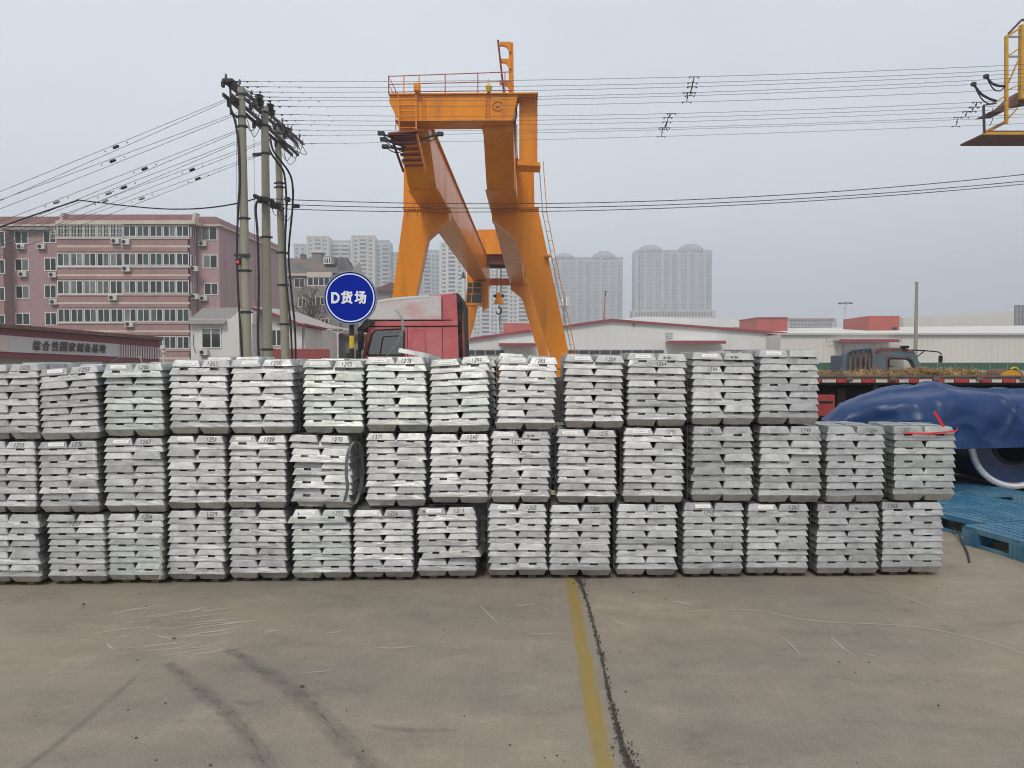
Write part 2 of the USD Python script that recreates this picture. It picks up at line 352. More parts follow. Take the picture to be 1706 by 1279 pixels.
# concrete yard: broad stains, worn light patches, fine grain
_looks['yard_concrete'] = usdkit.material(stage, '/World/Looks/yard_concrete', {
    'geo': ('geometry', {}),
    'm1': ('mapping', {'scale': (0.42, 0.62, 1.0)}), 'm2': ('mapping', {'scale': (1.0, 1.5, 1.0), 'rotation': (0, 0, 0.2)}),
    'm3': ('mapping', {'scale': (9.0, 1.2, 1.0)}),
    'big': ('noise_texture', {'scale': 1.0, 'detail': 6.0, 'roughness': 0.6}),
    'mid': ('noise_texture', {'scale': 1.9, 'detail': 12.0, 'roughness': 0.74, 'distortion': 0.0}),
    'brush': ('noise_texture', {'scale': 3.0, 'detail': 6.0, 'roughness': 0.7}),
    'fin': ('noise_texture', {'scale': 110.0, 'detail': 4.0, 'roughness': 0.75}),
    'spk': ('voronoi_texture', {'scale': 70.0}),
    'rb': ('rgb_ramp', {'ramp': [(0.25, (0.145, 0.135, 0.120)), (0.40, (0.218, 0.194, 0.160)), (0.58, (0.268, 0.230, 0.178)), (0.76, (0.325, 0.282, 0.220))]}),
    'rm': ('rgb_ramp', {'ramp': [(0.26, (0.66, 0.67, 0.69)), (0.44, (0.95, 0.95, 0.955)), (0.56, (1.04, 1.035, 1.03)), (0.74, (1.34, 1.33, 1.31))]}),
    'rbr': ('rgb_ramp', {'ramp': [(0.36, (0.96, 0.96, 0.96)), (0.60, (1.02, 1.02, 1.02)), (0.74, (1.22, 1.21, 1.2))]}),
    'rf': ('rgb_ramp', {'ramp': [(0.3, (0.70, 0.70, 0.69)), (0.7, (1.22, 1.22, 1.21))]}),
    'rs': ('rgb_ramp', {'ramp': [(0.0, (0.72, 0.70, 0.68)), (0.10, (1, 1, 1))]}),
    'a': ('mix_color', {'blend_type': 'multiply', 'fac': 1.0, 'use_clamp': False}), 'b': ('mix_color', {'blend_type': 'multiply', 'fac': 1.0, 'use_clamp': False}),
    'c': ('mix_color', {'blend_type': 'multiply', 'fac': 1.0, 'use_clamp': False}), 'd': ('mix_color', {'blend_type': 'multiply', 'fac': 0.6, 'use_clamp': False}),
    'rr': ('map_range', {'from_min': 0.3, 'from_max': 0.7, 'to_min': 0.9, 'to_max': 0.6}),
    'bp': ('bump', {'strength': 0.3, 'distance': 0.006}),
    'bs': ('principled_bsdf', {'specular_ior_level': 0.3}),
}, [('geo.position', 'm1.vector'), ('geo.position', 'm2.vector'), ('geo.position', 'm3.vector'), ('m1.vector', 'big.vector'), ('m2.vector', 'mid.vector'), ('m3.vector', 'brush.vector'),
    ('geo.position', 'fin.vector'), ('geo.position', 'spk.vector'), ('big.fac', 'rb.fac'), ('mid.fac', 'rm.fac'), ('brush.fac', 'rbr.fac'), ('fin.fac', 'rf.fac'), ('spk.distance', 'rs.fac'),
    ('rb.color', 'a.a'), ('rm.color', 'a.b'), ('a.result', 'b.a'), ('rbr.color', 'b.b'), ('b.result', 'c.a'), ('rf.color', 'c.b'), ('c.result', 'd.a'), ('rs.color', 'd.b'),
    ('d.result', 'bs.base_color'), ('mid.fac', 'rr.value'), ('rr.result', 'bs.roughness'), ('fin.fac', 'bp.height'), ('bp.normal', 'bs.normal')], surface='bs.BSDF')
decal_look('tyre_rubber', (0.03, 0.027, 0.023), 0.78, 1.05, sx=8, sy=7, edge=0.2, opac=0.75)
decal_look('chalk_faint', (0.50, 0.46, 0.40), 0.5, 1.0, sx=3, sy=1.0, edge=0.8, opac=0.5)
decal_look('tyre_faint', (0.085, 0.078, 0.068), 0.55, 1.0, sx=7, sy=1.6, edge=0.8, opac=0.5)
decal_look('chalk_scratch', (0.58, 0.55, 0.51), 0.46, 1.0, sx=7, sy=1.5, edge=0.5, opac=0.6)
decal_look('line_yellow', (0.36, 0.25, 0.06), 0.42, 0.98, sx=4.0, sy=0.9, edge=0.18, opac=0.95)
decal_look('joint_dark', (0.028, 0.024, 0.022), 0.46, 0.85, sx=30, sy=2.0, edge=0.4, opac=0.9)

# haze: all of the air around the yard and the far towers
_looks['air'] = usdkit.material(stage, '/World/Looks/air', {'v': ('principled_volume', {'color': (0.88, 0.905, 0.945), 'density': 0.0012, 'anisotropy': 0.1})}, [], volume='v.volume')
# ------------------------------------------------------------------ ground, markings, air
g = MB().add([[-1300, -700, 0], [1300, -700, 0], [1300, 1100, 0], [-1300, 1100, 0]], [[0, 1, 2, 3]])
obj('yard_ground', g, 'yard_concrete', kind='structure', label='grey brown concrete floor of the goods yard', cat='ground')
hz = MB().box((0, 200, 60), (2700, 1900, 124))
obj('haze', hz, 'air', kind='stuff', label='pale winter haze over the yard and the city', cat='haze')

def ribbon(name, pts, widths, z, mat, label, cat, kind=None, group=None, n=40):
    """A thin strip lying on the ground along points given where the photograph shows them."""
    w = np.array([G(*p) for p in pts])
    c = spline(w, n); t = np.gradient(c, axis=0); t /= np.linalg.norm(t, axis=1, keepdims=True)
    s = np.stack([-t[:, 1], t[:, 0], 0 * t[:, 0]], 1)
    wd = np.interp(np.linspace(0, 1, n), np.linspace(0, 1, len(widths)), widths)[:, None]
    L = np.concatenate([[0], np.cumsum(np.linalg.norm(np.diff(c, axis=0), axis=1))])
    rows = 5
    k = np.linspace(0, 1, rows)
    pt = np.stack([c + s * wd * (.5 - q) for q in k], 1)
    pt[..., 2] = z
    uv = np.stack([np.broadcast_to(L[:, None], (n, rows)), np.broadcast_to(k[None], (n, rows))], -1).reshape(-1, 2)
    m = MB().grid(pt).get()
    return obj(name, m, mat, uv=uv, label=label, cat=cat, kind=kind, group=group)

# painted line: runs on below the stack and into the yard behind
a, b = G(950, 965), G(1006.5, 1279)
d = (b - a) / np.linalg.norm(b - a)
pp = [a - d * 0, b + d * 1.2]
yl = np.array([a - d * 16, a, b, b + d * 1.0])
c = np.array([a - d * 16 + (b + d * 1.0 - (a - d * 16)) * t for t in np.linspace(0, 1, 60)])
s = np.array([-d[1], d[0], 0])
k = np.linspace(0, 1, 5)
pt = np.stack([c + s * .084 * (.5 - q) for q in k], 1); pt[..., 2] = 0.004
L = np.linspace(0, np.linalg.norm(c[-1] - c[0]), 60)
uv = np.stack([np.broadcast_to(L[:, None], (60, 5)), np.broadcast_to(k[None], (60, 5))], -1).reshape(-1, 2)
obj('yellow_line', MB().grid(pt).get(), 'line_yellow', uv=uv, label='worn yellow painted line on the concrete', cat='painted line', kind='structure')
ribbon('slab_joint', [(962, 962), (968, 975), (980, 1010), (993, 1060), (1005, 1110), (1015, 1160), (1028, 1210), (1040, 1255), (1056, 1300)],
       [.06, .04, .018, .014, .016, .016, .02, .042, .05], 0.008, 'joint_dark', 'dark crumbling joint between the concrete slabs', 'slab joint', kind='structure', n=70)
rs = np.random.RandomState(3)
mb = MB()
jp = spline([G(*p) for p in [(962, 962), (968, 975), (980, 1010), (993, 1060), (1005, 1110), (1015, 1160), (1028, 1210), (1040, 1255), (1056, 1300)]], 400)
ico = trimesh.creation.icosahedron()
for i in range(520):
    q = jp[rs.randint(400)]
    wide = .024 if q[1] < 3.0 or q[1] > 4.9 else .008
    r = rs.uniform(.002, .0065)
    v = ico.vertices * r * rs.uniform(.6, 1.2, (12, 3)) * [1, 1, .7]
    mb.add(v + [q[0] + rs.normal(0, wide), q[1] + rs.normal(0, .02), .008 + r * .3], ico.faces)
obj('joint_rubble', mb, 'rubble', kind='stuff', label='crumbs of concrete and dirt along the slab joint', cat='rubble')
for k_, (pts, w, mt, lb) in enumerate([
    ([(380, 1080), (450, 1125), (500, 1160), (545, 1205), (590, 1250), (640, 1296)], [.10, .16, .17, .16, .15, .15], 'tyre_rubber', 'broad dark tyre mark curving towards the yellow line'),
    ([(280, 1105), (340, 1155), (385, 1195), (420, 1240), (452, 1290)], [.10, .13, .14, .13, .12], 'tyre_rubber', 'narrower dark tyre mark beside the broad one'),
    ([(225, 1130), (190, 1160), (100, 1235), (20, 1296)], [.05, .08, .08, .08], 'tyre_faint', 'faint straight tyre mark near the bottom corner of the yard'),
    ([(620, 1210), (690, 1218), (760, 1216)], [.05, .1, .05], 'tyre_faint', 'short faint rubber smear beside the broad tyre mark'),
    ([(390, 1170), (418, 1172), (440, 1168)], [.05, .12, .05], 'tyre_faint', 'small damp stain between the two tyre marks')]):
    if k_ < 2:
        ribbon('tyre_mark', pts, [q * 1.35 for q in w], 0.0036, 'tyre_faint', ('wide faint dust track under the broad tyre mark', 'wide faint dust track under the narrower tyre mark')[k_], 'tyre mark', kind='structure')
    ribbon('tyre_mark', pts, w, 0.0045 + .0006 * k_, mt, lb, 'tyre mark', kind='structure')
rs = np.random.RandomState(11)
sc = [((285, 1032), (400, 1018)), ((300, 1038), (405, 1030)), ((285, 1047), (395, 1036)), ((258, 1058), (290, 1066)), ((275, 1068), (360, 1050)), ((190, 1064), (216, 1060)),
      ((178, 1072), (192, 1084)), ((270, 1094), (350, 1080)), ((310, 1020), (345, 1010)), ((235, 1050), (260, 1046)), ((330, 1056), (405, 1044)), ((440, 1055), (470, 1050)), ((540, 1054), (575, 1050)),
      ((510, 1122), (552, 1117)), ((625, 1080), (700, 1076)), ((800, 1010), (830, 1040)), ((860, 1010), (900, 1004)), ((880, 1056), (930, 1054)), ((1130, 1005), (1158, 1010)), ((1016, 1028), (1060, 1046)),
      ((1385, 1061), (1425, 1094)), ((1300, 1060), (1335, 1094)), ((1440, 1090), (1462, 1095)), ((1120, 1002), (1150, 1008)), ((1480, 985), (1560, 1012))]
for _ in range(26):
    cx_, cy_ = rs.uniform(200, 400), rs.uniform(1012, 1092); dx_ = rs.uniform(8, 55)
    sc.append(((cx_ - dx_, cy_ + dx_ * .12), (cx_ + dx_, cy_ - dx_ * .12)))
for k_, (p, q) in enumerate(sc):
    mid = ((p[0] + q[0]) / 2 + rs.uniform(-4, 4), (p[1] + q[1]) / 2 + rs.uniform(-2, 3))
    ribbon('scratch', [p, mid, q], [.008, rs.uniform(.014, .03), .006], 0.0042 + .0001 * (k_ % 4), 'chalk_scratch', 'pale scratches scraped into the concrete by dragged metal', 'scratch', kind='structure', group='scratches in the concrete', n=10)
ribbon('scratch', [(1060, 1025), (1243, 1017), (1353, 1035), (1523, 1045), (1653, 1072), (1720, 1095)], [.02, .03, .035, .03, .03, .03], 0.0047, 'chalk_faint',
       'long pale scratch arching across the concrete by the yellow line', 'scratch', kind='structure', n=60)

rs = np.random.RandomState(41)
mb = MB()
for _ in range(80):
    q = G(rs.uniform(-40, 1740), 975 + 320 * rs.rand() ** 1.3)
    r = rs.uniform(.002, .007) if rs.rand() < .93 else rs.uniform(.008, .014)
    v = ico.vertices * r * rs.uniform(.6, 1.2, (12, 3)) * [1, 1, .6]
    mb.add(v + [q[0], q[1], r * .35], ico.faces)
obj('grit', mb, 'rubble', kind='stuff', label='scattered grit and small chips on the concrete', cat='grit')
# ------------------------------------------------------------------ the stack: bundles of zinc ingots
LI, WI, HI, DR, DF = .424, .208, .0445, .0140, .0105      # DR: slope of the sides across, DF: of the faces seen in front
def octo(L, W, c):
    x, y = L / 2, W / 2
    return [(x, y - c), (x - c, y), (-x + c, y), (-x, y - c), (-x, -y + c), (-x + c, -y), (x - c, -y), (x, -y + c)]
def ingot(L, W, h, seed, flip=False, along_x=True, notch=False):
    rs = np.random.RandomState(seed)
    d = DR * rs.uniform(.85, 1.15); df = DF * rs.uniform(.85, 1.15)
    dl, dw = (d, df) if along_x else (df, d)
    if flip:
        dl, dw = (.022, d)
    pts = [(x, y, z) for (l, w, c, z) in ((L, W, .004, 0), (L - .001, W - .001, .004, .003), (L - 2 * dl, W - 2 * dw, .008, h - .002), (L - 2 * dl - .003, W - 2 * dw - .003, .008, h)) for x, y in octo(l, w, c)]
    m = manifold3d.Manifold.hull_points(np.array(pts))
    if notch:
        for sx in (-.106, .103):
            for sy in (-1, 1):
                m = m - manifold3d.Manifold.cube((.054 + rs.uniform(-.006, .006), .12, .025), True).translate((sx * L / .424 + rs.uniform(-.006, .006), sy * W / 2, h - .002))
    m = m.refine_to_length(.045)
    mm = m.to_mesh()
    v, f = np.array(mm.vert_properties[:, :3], float), np.array(mm.tri_verts)
    n1 = meshkit.noise(v * 26 + seed * 7.3, seed) - .5
    n2 = meshkit.noise(v * 60 + seed * 3.1, seed + 5) - .5
    n3 = meshkit.noise(v * 20 - seed * 1.7, seed + 9) - .5
    v = v + np.stack([n1 * .0035, n2 * .0035, (n3 * .004 + n1 * .001)], 1)
    if flip:
        v[:, 2] = h - v[:, 2]; f = f[:, ::-1]
    if not along_x:
        v = np.stack([-v[:, 1], v[:, 0], v[:, 2]], 1)
    return v, f

DIGITS = {'0': [[(.1, .5), (.15, .9), (.35, 1), (.55, .85), (.55, .3), (.4, 0), (.2, .05), (.1, .5)]], '1': [[(.2, 1), (.15, 0)]],
          '2': [[(.05, .8), (.3, 1), (.5, .8), (.35, .45), (.05, 0), (.55, .05)]], '3': [[(.05, .95), (.5, .95), (.2, .6), (.5, .4), (.4, .05), (.05, .05)]],
          '4': [[(.35, 1), (.05, .4), (.6, .42)], [(.42, .75), (.38, 0)]], '5': [[(.55, 1), (.15, .95), (.1, .6), (.45, .6), (.5, .2), (.2, 0), (.02, .1)]],
          '6': [[(.45, 1), (.15, .6), (.1, .15), (.35, 0), (.5, .25), (.3, .45), (.12, .25)]], '7': [[(.05, .95), (.55, 1), (.25, 0)]],
          '8': [[(.5, .85), (.25, 1), (.1, .8), (.5, .3), (.3, 0), (.08, .2), (.5, .85)]], '9': [[(.5, .7), (.25, .6), (.1, .8), (.3, 1), (.5, .8), (.4, 0)]],
          '~': [[(0, .5), (.2, .9), (.25, .1), (.5, .8), (.55, .2), (.8, .7), (.85, .2), (1.1, .6), (1.4, .35)]], ' ': []}
def scrawl(text, x0, z0, h, fn, rs, w=.0030, adv=.68):
    """Handwritten strokes as thin ribbons on a face; fn(x, z, lift) places them."""
    mb = MB(); x = x0
    for ch in text:
        for st in DIGITS[ch]:
            p = np.array([(x + (a + .12 * b) * h * .9, z0 + b * h) for a, b in st]) + rs.normal(0, h * .045, (len(st), 2))
            p = spline(p, max(3, 3 * len(p))) if len(p) > 2 else p
            t = np.gradient(p, axis=0); t /= np.linalg.norm(t, axis=1, keepdims=True) + 1e-9
            s = np.stack([-t[:, 1], t[:, 0]], 1) * w / 2
            mb.grid(np.array([[fn(*(q + k), .0026) for k in (s_, -s_)] for q, s_ in zip(p, s)]))
        x += adv * h * (2.3 if ch == '~' else 1)
    return mb

# px of the front face: left, right, top, bottom; tilt in degrees; lean (shift of the top against the foot, metres); tint; number; how it is written; what singles it out
TIER3 = [(-38, 66, 607, 725, 1.0, .01, 'p', '1225', 'R', 'cut off by the picture edge'), (66, 168, 612, 725, 3.2, .0, 'p', '1253', 'R', 'tilted up towards its neighbour'),
         (172, 276, 606, 719, .2, .0, 'g', '1206', 'R', 'level layers'), (280, 382, 602, 716, -.3, .0, 'z', '1265', 'R', 'topmost ingots shifted'),
         (383, 492, 599, 716, .6, .0, 'z', '1250', 'R', 'dark side turned to the gap'), (503, 608, 601, 716, -.3, .0, 'g', '1255', 'r', 'beside the black gap'),
         (609, 714, 595, 713, -.4, .0, 'g', '1278', 'R', 'under the loose steel straps'), (714, 817, 597, 713, 2.4, .0, 'g', '1240', 'R', 'leaning, below the red truck'),
         (826, 927, 595, 712, -.9, .03, 'p', '1285', 'R', 'leaning sideways'), (938, 1040, 592, 707, -.9, -.005, 'p', '1254', 'R', 'below the crane leg'),
         (1042, 1145, 589, 705, -.9, .0, 'z', '1264', 'L2', 'number on its second layer'), (1149, 1260, 588, 706, -.7, .0, 'z', '1244', 'L3', 'number on its third layer'),
         (1261, 1365, 583, 700, -.4, .0, 'z', '1207', 'L2', 'end of its tier, beside the tarpaulin')]
TIER2 = [(-45, 59, 736, 850, 0, .0, 'p', '1253', 'R', 'cut off by the picture edge'), (62, 166, 735, 850, 1.2, -.01, 'p', '1236', 'R', 'tilted layers'),
         (170, 274, 730, 848, .2, .0, 'z', '1267', 'R', 'level pale layers'), (276, 376, 726, 842, 0, .0, 'z', '1238', 'R', 'greenish lower layers'),
         (377, 478, 726, 841, 0, .0, 'p', '1280', 'R', 'beside the untidy bundle'), (482, 586, 725, 845, -1.0, -.03, 'z', '1270', 'R', 'untidy with a curled steel band'),
         (607, 711, 722, 845, 0, .0, 'z', '1271', 'L', 'number on its left top ingot'), (713, 815, 723, 838, 0, .0, 'z', '1240', 'R', 'pale straight layers'),
         (817, 919, 719, 832, -.2, .0, 'z', '1291', 'L2', 'digits on its second layer'), (927, 1030, 716, 832, -.6, .0, 'p', '1235', 'R', 'sticker with red print'),
         (1038, 1143, 713, 832, -.5, .0, 'z', '1290', 'R', 'above the slab joint'), (1150, 1257, 711, 829, -.4, .0, 'z', '1246', 'L', 'grey side to the gap'),
         (1264, 1372, 710, 828, -.3, .0, 'z', '1248', 'R', 'below the end of the top tier'), (1376, 1478, 711, 828, -.3, .0, 'z', '1244', 'R', 'open top and a grey strap beside it'),
         (1488, 1596, 711, 828, -.3, .0, 'g', '1247', 'L', 'end of its tier, red tape on top')]
TIER1 = [(-42, 63, 857, 974, 0, .0, 'z', '', '', 'cut off by the picture edge'), (73, 174, 857, 970, .2, -.01, 'z', '1237', 'L2', 'dark scrawl below its top layer'),
         (173, 272, 856, 968, .2, .0, 'g', '1254', 'R', 'yellow stick beside it'), (274, 374, 851, 967, 0, .0, 'z', '1229', 'R', 'beside the yellow stick'),
         (377, 478, 850, 966, 0, .0, 'z', '1273', 'L', 'number on its left top ingot'), (482, 584, 849, 965, 0, .0, 'g', '1253', 'R', 'yellowish top layer'),
         (585, 689, 849, 968, -.4, .0, 'z', '1256', 'R', 'stepping sideways'), (692, 796, 846, 962, .5, -.005, 'z', '1219', 'R', 'one skewed ingot sticking out'),
         (811, 913, 840, 960, -.3, .0, 'z', '1262', 'R', 'beside the wide dark gap'), (914, 1020, 841, 960, 0, .0, 'z', '1261', 'R', 'standing on the yellow line'),
         (1026, 1131, 840, 961, -.2, .0, 'z', '1277', 'R', 'streaky right ends'), (1136, 1242, 838, 960, -.4, .0, 'z', '1230', 'L2', 'faint digits below its top layer'),
         (1245, 1354, 840, 960, 0, .0, 'z', '1247', 'R', 'sticker on its top left ingot'), (1359, 1470, 840, 960, 0, .0, 'z', '1251', 'L', 'two scrawls on its top layer'),
         (1472, 1578, 837, 958, 0, .0, 'z', '1268', 'L', 'end of its tier, by the pallets')]
STICKER = {3: [1, 2, 3, 4, 5, 6, 7, 8, 9, 10, 11, 12], 2: [1, 2, 3, 4, 7, 8, 9, 10], 1: [5, 6, 7, 8, 11, 12]}
EXTRA = {(3, 10): [(5, 'R')], (3, 11): [(5, 'R')], (2, 8): [(5, 'R')], (1, 13): [(3, 'R')], (1, 7): [(2, 'L')], (1, 5): [(2, 'L')]}
TINT = {'z': 'zinc', 'g': 'zinc_green', 'p': 'zinc_pink'}
TIERW = {1: 'bottom', 2: 'middle', 3: 'top'}
face_tilt = math.atan2(DF, HI)
BUNDLES = {}
def wall_depth(px):
    return np.interp(px, [0, 800, 1590], [5.04, 5.18, 5.27])
def build_bundle(tier, idx, spec, base):
    xl, xr, yt, yb, tilt, lean, tint, num, where, what = spec
    Yf = float(wall_depth((xl + xr) / 2)) - .012 * (tier - 1)
    rs = np.random.RandomState(1000 * tier + idx)
    if xr - xl > 100 and idx:
        wpx = xr - xl
    xc = P((xl + xr) / 2, 700, Yf)[0]
    top = P(0, yt, Yf + .015)[2]
    gap = .014 if tier > 1 else .028
    hl = (top - base - gap) / 11.0
    width = min((xr - xl - 2) / FPX * Yf, .430)
    k = width / .424
    extra = 'with a white sticker' if idx in STICKER[tier] else 'without a sticker'
    marked = f'marked {num}' if num else 'without a number'
    lab = f'zinc ingot bundle {marked}, {TIERW[tier]} tier, {what}'
    yaw = rs.uniform(-1.2, 1.2) + (1.2 if xc > 1.2 else -1.0 if xc < -1.5 else 0)
    t = thing('zinc_ingot_bundle', lab, 'ingot bundle', (xc, Yf + .215 + rs.uniform(-.006, .010), base), yaw, group='stacked zinc ingot bundles')
    top_i = {}
    for lay in range(11):
        z = gap + lay * hl
        h = hl * 1.002
        off = lean * (lay / 10 - .5) + rs.normal(0, .0022)
        tl = math.radians(tilt * 1.35) * (.35 + .65 * lay / 10)
        for j in (0, 1):
            side = lay % 2 == 1
            sd = tier * 100000 + idx * 1000 + lay * 10 + j
            if side:
                v, f = ingot(.424 * k, WI, h, sd, notch=True)
                dx, dy = rs.normal(0, .0025), (-.107 if j == 0 else .107) + rs.normal(0, .004)
            else:
                v, f = ingot(LI, WI * k, h, sd, flip=lay == 0, along_x=False)
                dx, dy = (-.106 if j == 0 else .106) * k + rs.normal(0, .002), rs.normal(0, .004)
            yw = rs.normal(0, .008); rl = 0.0; dz = 0.0
            if rs.rand() < .05 and lay > 0:
                dy += rs.uniform(-.016, .010); dx += rs.normal(0, .008) if side else 0; yw += rs.normal(0, .02)
            if (tier, idx) == (2, 5):                       # the untidy bundle
                dx += rs.normal(0, .008); dy += rs.normal(0, .015); yw += rs.normal(0, .02)
                if not side and j == 1 and lay > 0:
                    dx += .006; dy -= .03
            if (tier, idx) == (1, 7) and lay == 3 and j == 0:
                rl = -.055; dx += .035; yw = -.10; dy -= .03; dz = .006
            if (tier, idx) == (1, 7) and lay == 2:
                dz = -.006
            if (tier, idx) == (3, 3) and lay == 10:
                rl = -.03 * (j * 2 - 1); dx += .012; dz = .006
            if (tier, idx) == (3, 7) and lay == 10 and j == 1:
                dz = .008; dx += .006
            R = rotmat(yw, (0, 0, 1))
            R2 = rotmat(-tl + rl, (0, 1, 0))
            def place(q, R=R, R2=R2, dx=dx, dy=dy, dz=dz, off=off, z=z):
                q = np.atleast_2d(q) @ R.T + [dx, dy, 0]
                q = q @ R2.T
                return q + [off, 0, z + dz]
            mtl = TINT[tint] if rs.rand() < .8 else 'zinc'
            p = obj('ingot', (place(v), f), mtl, t, smooth=28)
            if lay in (10, 9, 8):
                top_i[(lay, j)] = (p, place, side, h)
    # writing and stickers on the front faces
    def face_fn(place, side, h):
        def fn(x, z, lift):
            y = (-WI / 2 if side else -LI / 2) + (z / h) * DF - lift * math.cos(face_tilt)
            return place(np.array([x, y, z + lift * math.sin(face_tilt)]))[0]
        return fn
    def write(lay, j, text, x0, size=.026):
        p, place, side, h = top_i[(lay, j)]
        obj('handwriting', scrawl(text, x0, .009, size, face_fn(place, side, h), rs), 'marker_ink', p)
    if num:
        if where in ('R', 'r', 'L'):
            write(10, 0 if where == 'L' else 1, num, -.05 + rs.uniform(-.02, .03), .026)
        elif where == 'L2':
            write(9, 0, num, rs.uniform(-.08, .0), .026)
        elif where == 'L3':
            write(8, 0, num, -.0, .026)
    for _n, sidej in EXTRA.get((tier, idx), []):
        write(10, 1 if sidej == 'R' else 0, '~' * max(1, _n // 2), -.06, .018)
    if idx in STICKER[tier]:
        p, place, side, h = top_i[(10, 0)]
        fn = face_fn(place, side, h)
        x0 = rs.uniform(-.06, -.02); w = .105; zz0, zz1 = .012, .036
        st = MB()
        st.grid(np.array([[fn(x, z, .0028) for z in np.linspace(zz0, zz1, 3)] for x in np.linspace(x0, x0 + w, 6)]))
        sp = obj('sticker', st, 'sticker_paper', p)
        pr = MB()
        for q in np.arange(x0 + .02, x0 + .085, .0075):
            pr.grid(np.array([[fn(x, z, .0033) for z in (.0205, .0205 + rs.uniform(.003, .005))] for x in (q, q + rs.uniform(.003, .006))]))
        obj('sticker_print', pr, 'print_grey', p)
    if gap > .01:
        for xx in (-.10, .10):
            obj('batten', MB().box((xx, 0, gap / 2), (.05, .30, gap)), 'deck_wood', t)
    # steel bands over the bundle, seen on its top and flanks
    for yy in (-.1, .1):
        s = MB()
        w2 = width / 2 + .004
        s.box((-w2 + lean * 0, yy, gap + 5.5 * hl), (.0016, .019, 11 * hl * .99)).box((w2, yy, gap + 5.5 * hl), (.0016, .019, 11 * hl * .99))
        c_, s_ = math.cos(math.radians(tilt)), math.sin(math.radians(tilt))
        s.box((lean / 2, yy, gap + 11 * hl + .0035), (2 * w2 - .02, .019, .0016), rotmat(-math.radians(tilt), (0, 1, 0)))
        obj('steel_strap', s, 'strap_steel', t)
    BUNDLES[(tier, idx)] = (t, xc, Yf, base, base + gap + 11 * hl, width, yaw)

for i, sp in enumerate(TIER1):
    build_bundle(1, i, sp, 0.001)
def support(tier, xc):
    best = [(abs(b[1] - xc), b[4]) for k, b in BUNDLES.items() if k[0] == tier]
    best.sort()
    return max(h for d, h in best[:2] if d < .40) + .003
for i, sp in enumerate(TIER2):
    build_bundle(2, i, sp, support(1, P((sp[0] + sp[1]) / 2, 700, float(wall_depth((sp[0] + sp[1]) / 2)))[0]))
for i, sp in enumerate(TIER3):
    build_bundle(3, i, sp, support(2, P((sp[0] + sp[1]) / 2, 700, float(wall_depth((sp[0] + sp[1]) / 2)))[0]))
# the second row behind, of which the gaps and the top show a little
rs = np.random.RandomState(77)
last_base = {}
for (tier, idx), (t, xc, Yf, base, top, w, yaw) in sorted(BUNDLES.items()):
    if tier == 2 and idx == 14 or tier == 1 and idx == 14:
        continue
    dx = rs.uniform(.05, .16) if tier < 3 else rs.uniform(-.03, .05)
    if (tier, idx) == (3, 4):
        dx = .09
    if idx == 12 and tier == 3:
        dx = .012
    src = BUNDLES[(tier, (idx * 5 + 3) % 12)]
    sp_ = {1: TIER1, 2: TIER2, 3: TIER3}[tier][idx]
    copy_of(src[0], 'zinc_ingot_bundle', f'rear ingot bundle behind the {TIERW[tier]} tier one {sp_[9]}',
            (xc + dx, Yf + .215 + .50 + rs.uniform(0, .03), base + (rs.uniform(0.0, .012) if tier == 3 else 0)), 180 + rs.uniform(-1.5, 1.5), group='second row bundles', cat='ingot bundle')

def B(px, py, Y=None):
    return P(px, py, Y if Y else float(wall_depth(px)))
def strip(name, pts, w, mat, label, cat, n=40, wdir=(0, 1, 0), parent='/World', thick=.0012, group=None):
    """A loose flat band following points."""
    c = spline(pts, n)
    wd = np.asarray(wdir, float)
    wd = np.broadcast_to(wd, (n, 3)) if wd.ndim == 1 else spline(wd, n)
    t = np.gradient(c, axis=0); nn = np.cross(t, wd); nn /= np.linalg.norm(nn, axis=1, keepdims=True) + 1e-9
    mb = MB()
    ring = np.stack([c + wd * w / 2 + nn * thick / 2, c + wd * w / 2 - nn * thick / 2, c - wd * w / 2 - nn * thick / 2, c - wd * w / 2 + nn * thick / 2, c + wd * w / 2 + nn * thick / 2], 1)
    mb.grid(ring)
    return obj(name, mb, mat, parent, smooth=30, label=label, cat=cat, group=group)
Yb = float(wall_depth(660))
strip('loose_strap', [P(638, 598, Yb + .1), P(652, 585, Yb + .1), P(664, 566, Yb + .12), P(671, 548, Yb + .14), P(669, 530, Yb + .16), P(660, 517, Yb + .18)], .022, 'strap_steel',
      'loose steel strap curling up in front of the red truck door', 'strap', wdir=(.55, .8, .15))
strip('loose_strap', [P(664, 583, Yb + .05), P(690, 588, Yb + .05), P(715, 593, Yb + .06), P(735, 600, Yb + .08)], .034, 'strap_steel',
      'flat steel strap lying aslant on the bundle marked 1278', 'strap', wdir=(.1, .5, .85))
strip('loose_strap', [P(185, 604, 5.5), P(197, 596, 5.5), P(215, 594, 5.5), P(231, 593.5, 5.5), P(235, 599, 5.5), P(237, 608, 5.5)], .018, 'strap_steel',
      'thin strap arching above the bundle marked 1206', 'strap')
strip('curled_steel_band', [P(574, 835, 5.06), P(579, 812, 5.01), P(577, 790, 4.99), P(578, 765, 4.99), P(583, 745, 5.03), P(592, 735, 5.11), P(601, 745, 5.21), P(604, 775, 5.24), P(601, 812, 5.21), P(592, 838, 5.13), P(582, 840, 5.05)],   .03, 'strap_steel',
      'hoop of grey steel band stuck in the untidy middle bundle', 'steel band', n=70, wdir=(.55, .82, 0))
strip('red_tape', [P(1508, 721, 5.24), P(1530, 722, 5.23), P(1552, 721.5, 5.23), P(1590, 718, 5.24), P(1596, 712, 5.27)], .012, 'tape_red', 'red tape hanging along the top of the end bundle marked 1247', 'tape', wdir=(0, .2, .97))
strip('red_tape', [P(1572, 712, 5.29), P(1567, 702, 5.29), P(1562, 694, 5.29), P(1556, 685, 5.29)], .022, 'tape_red', 'red tape end sticking up before the blue tarpaulin', 'tape', wdir=(.9, .1, .3))
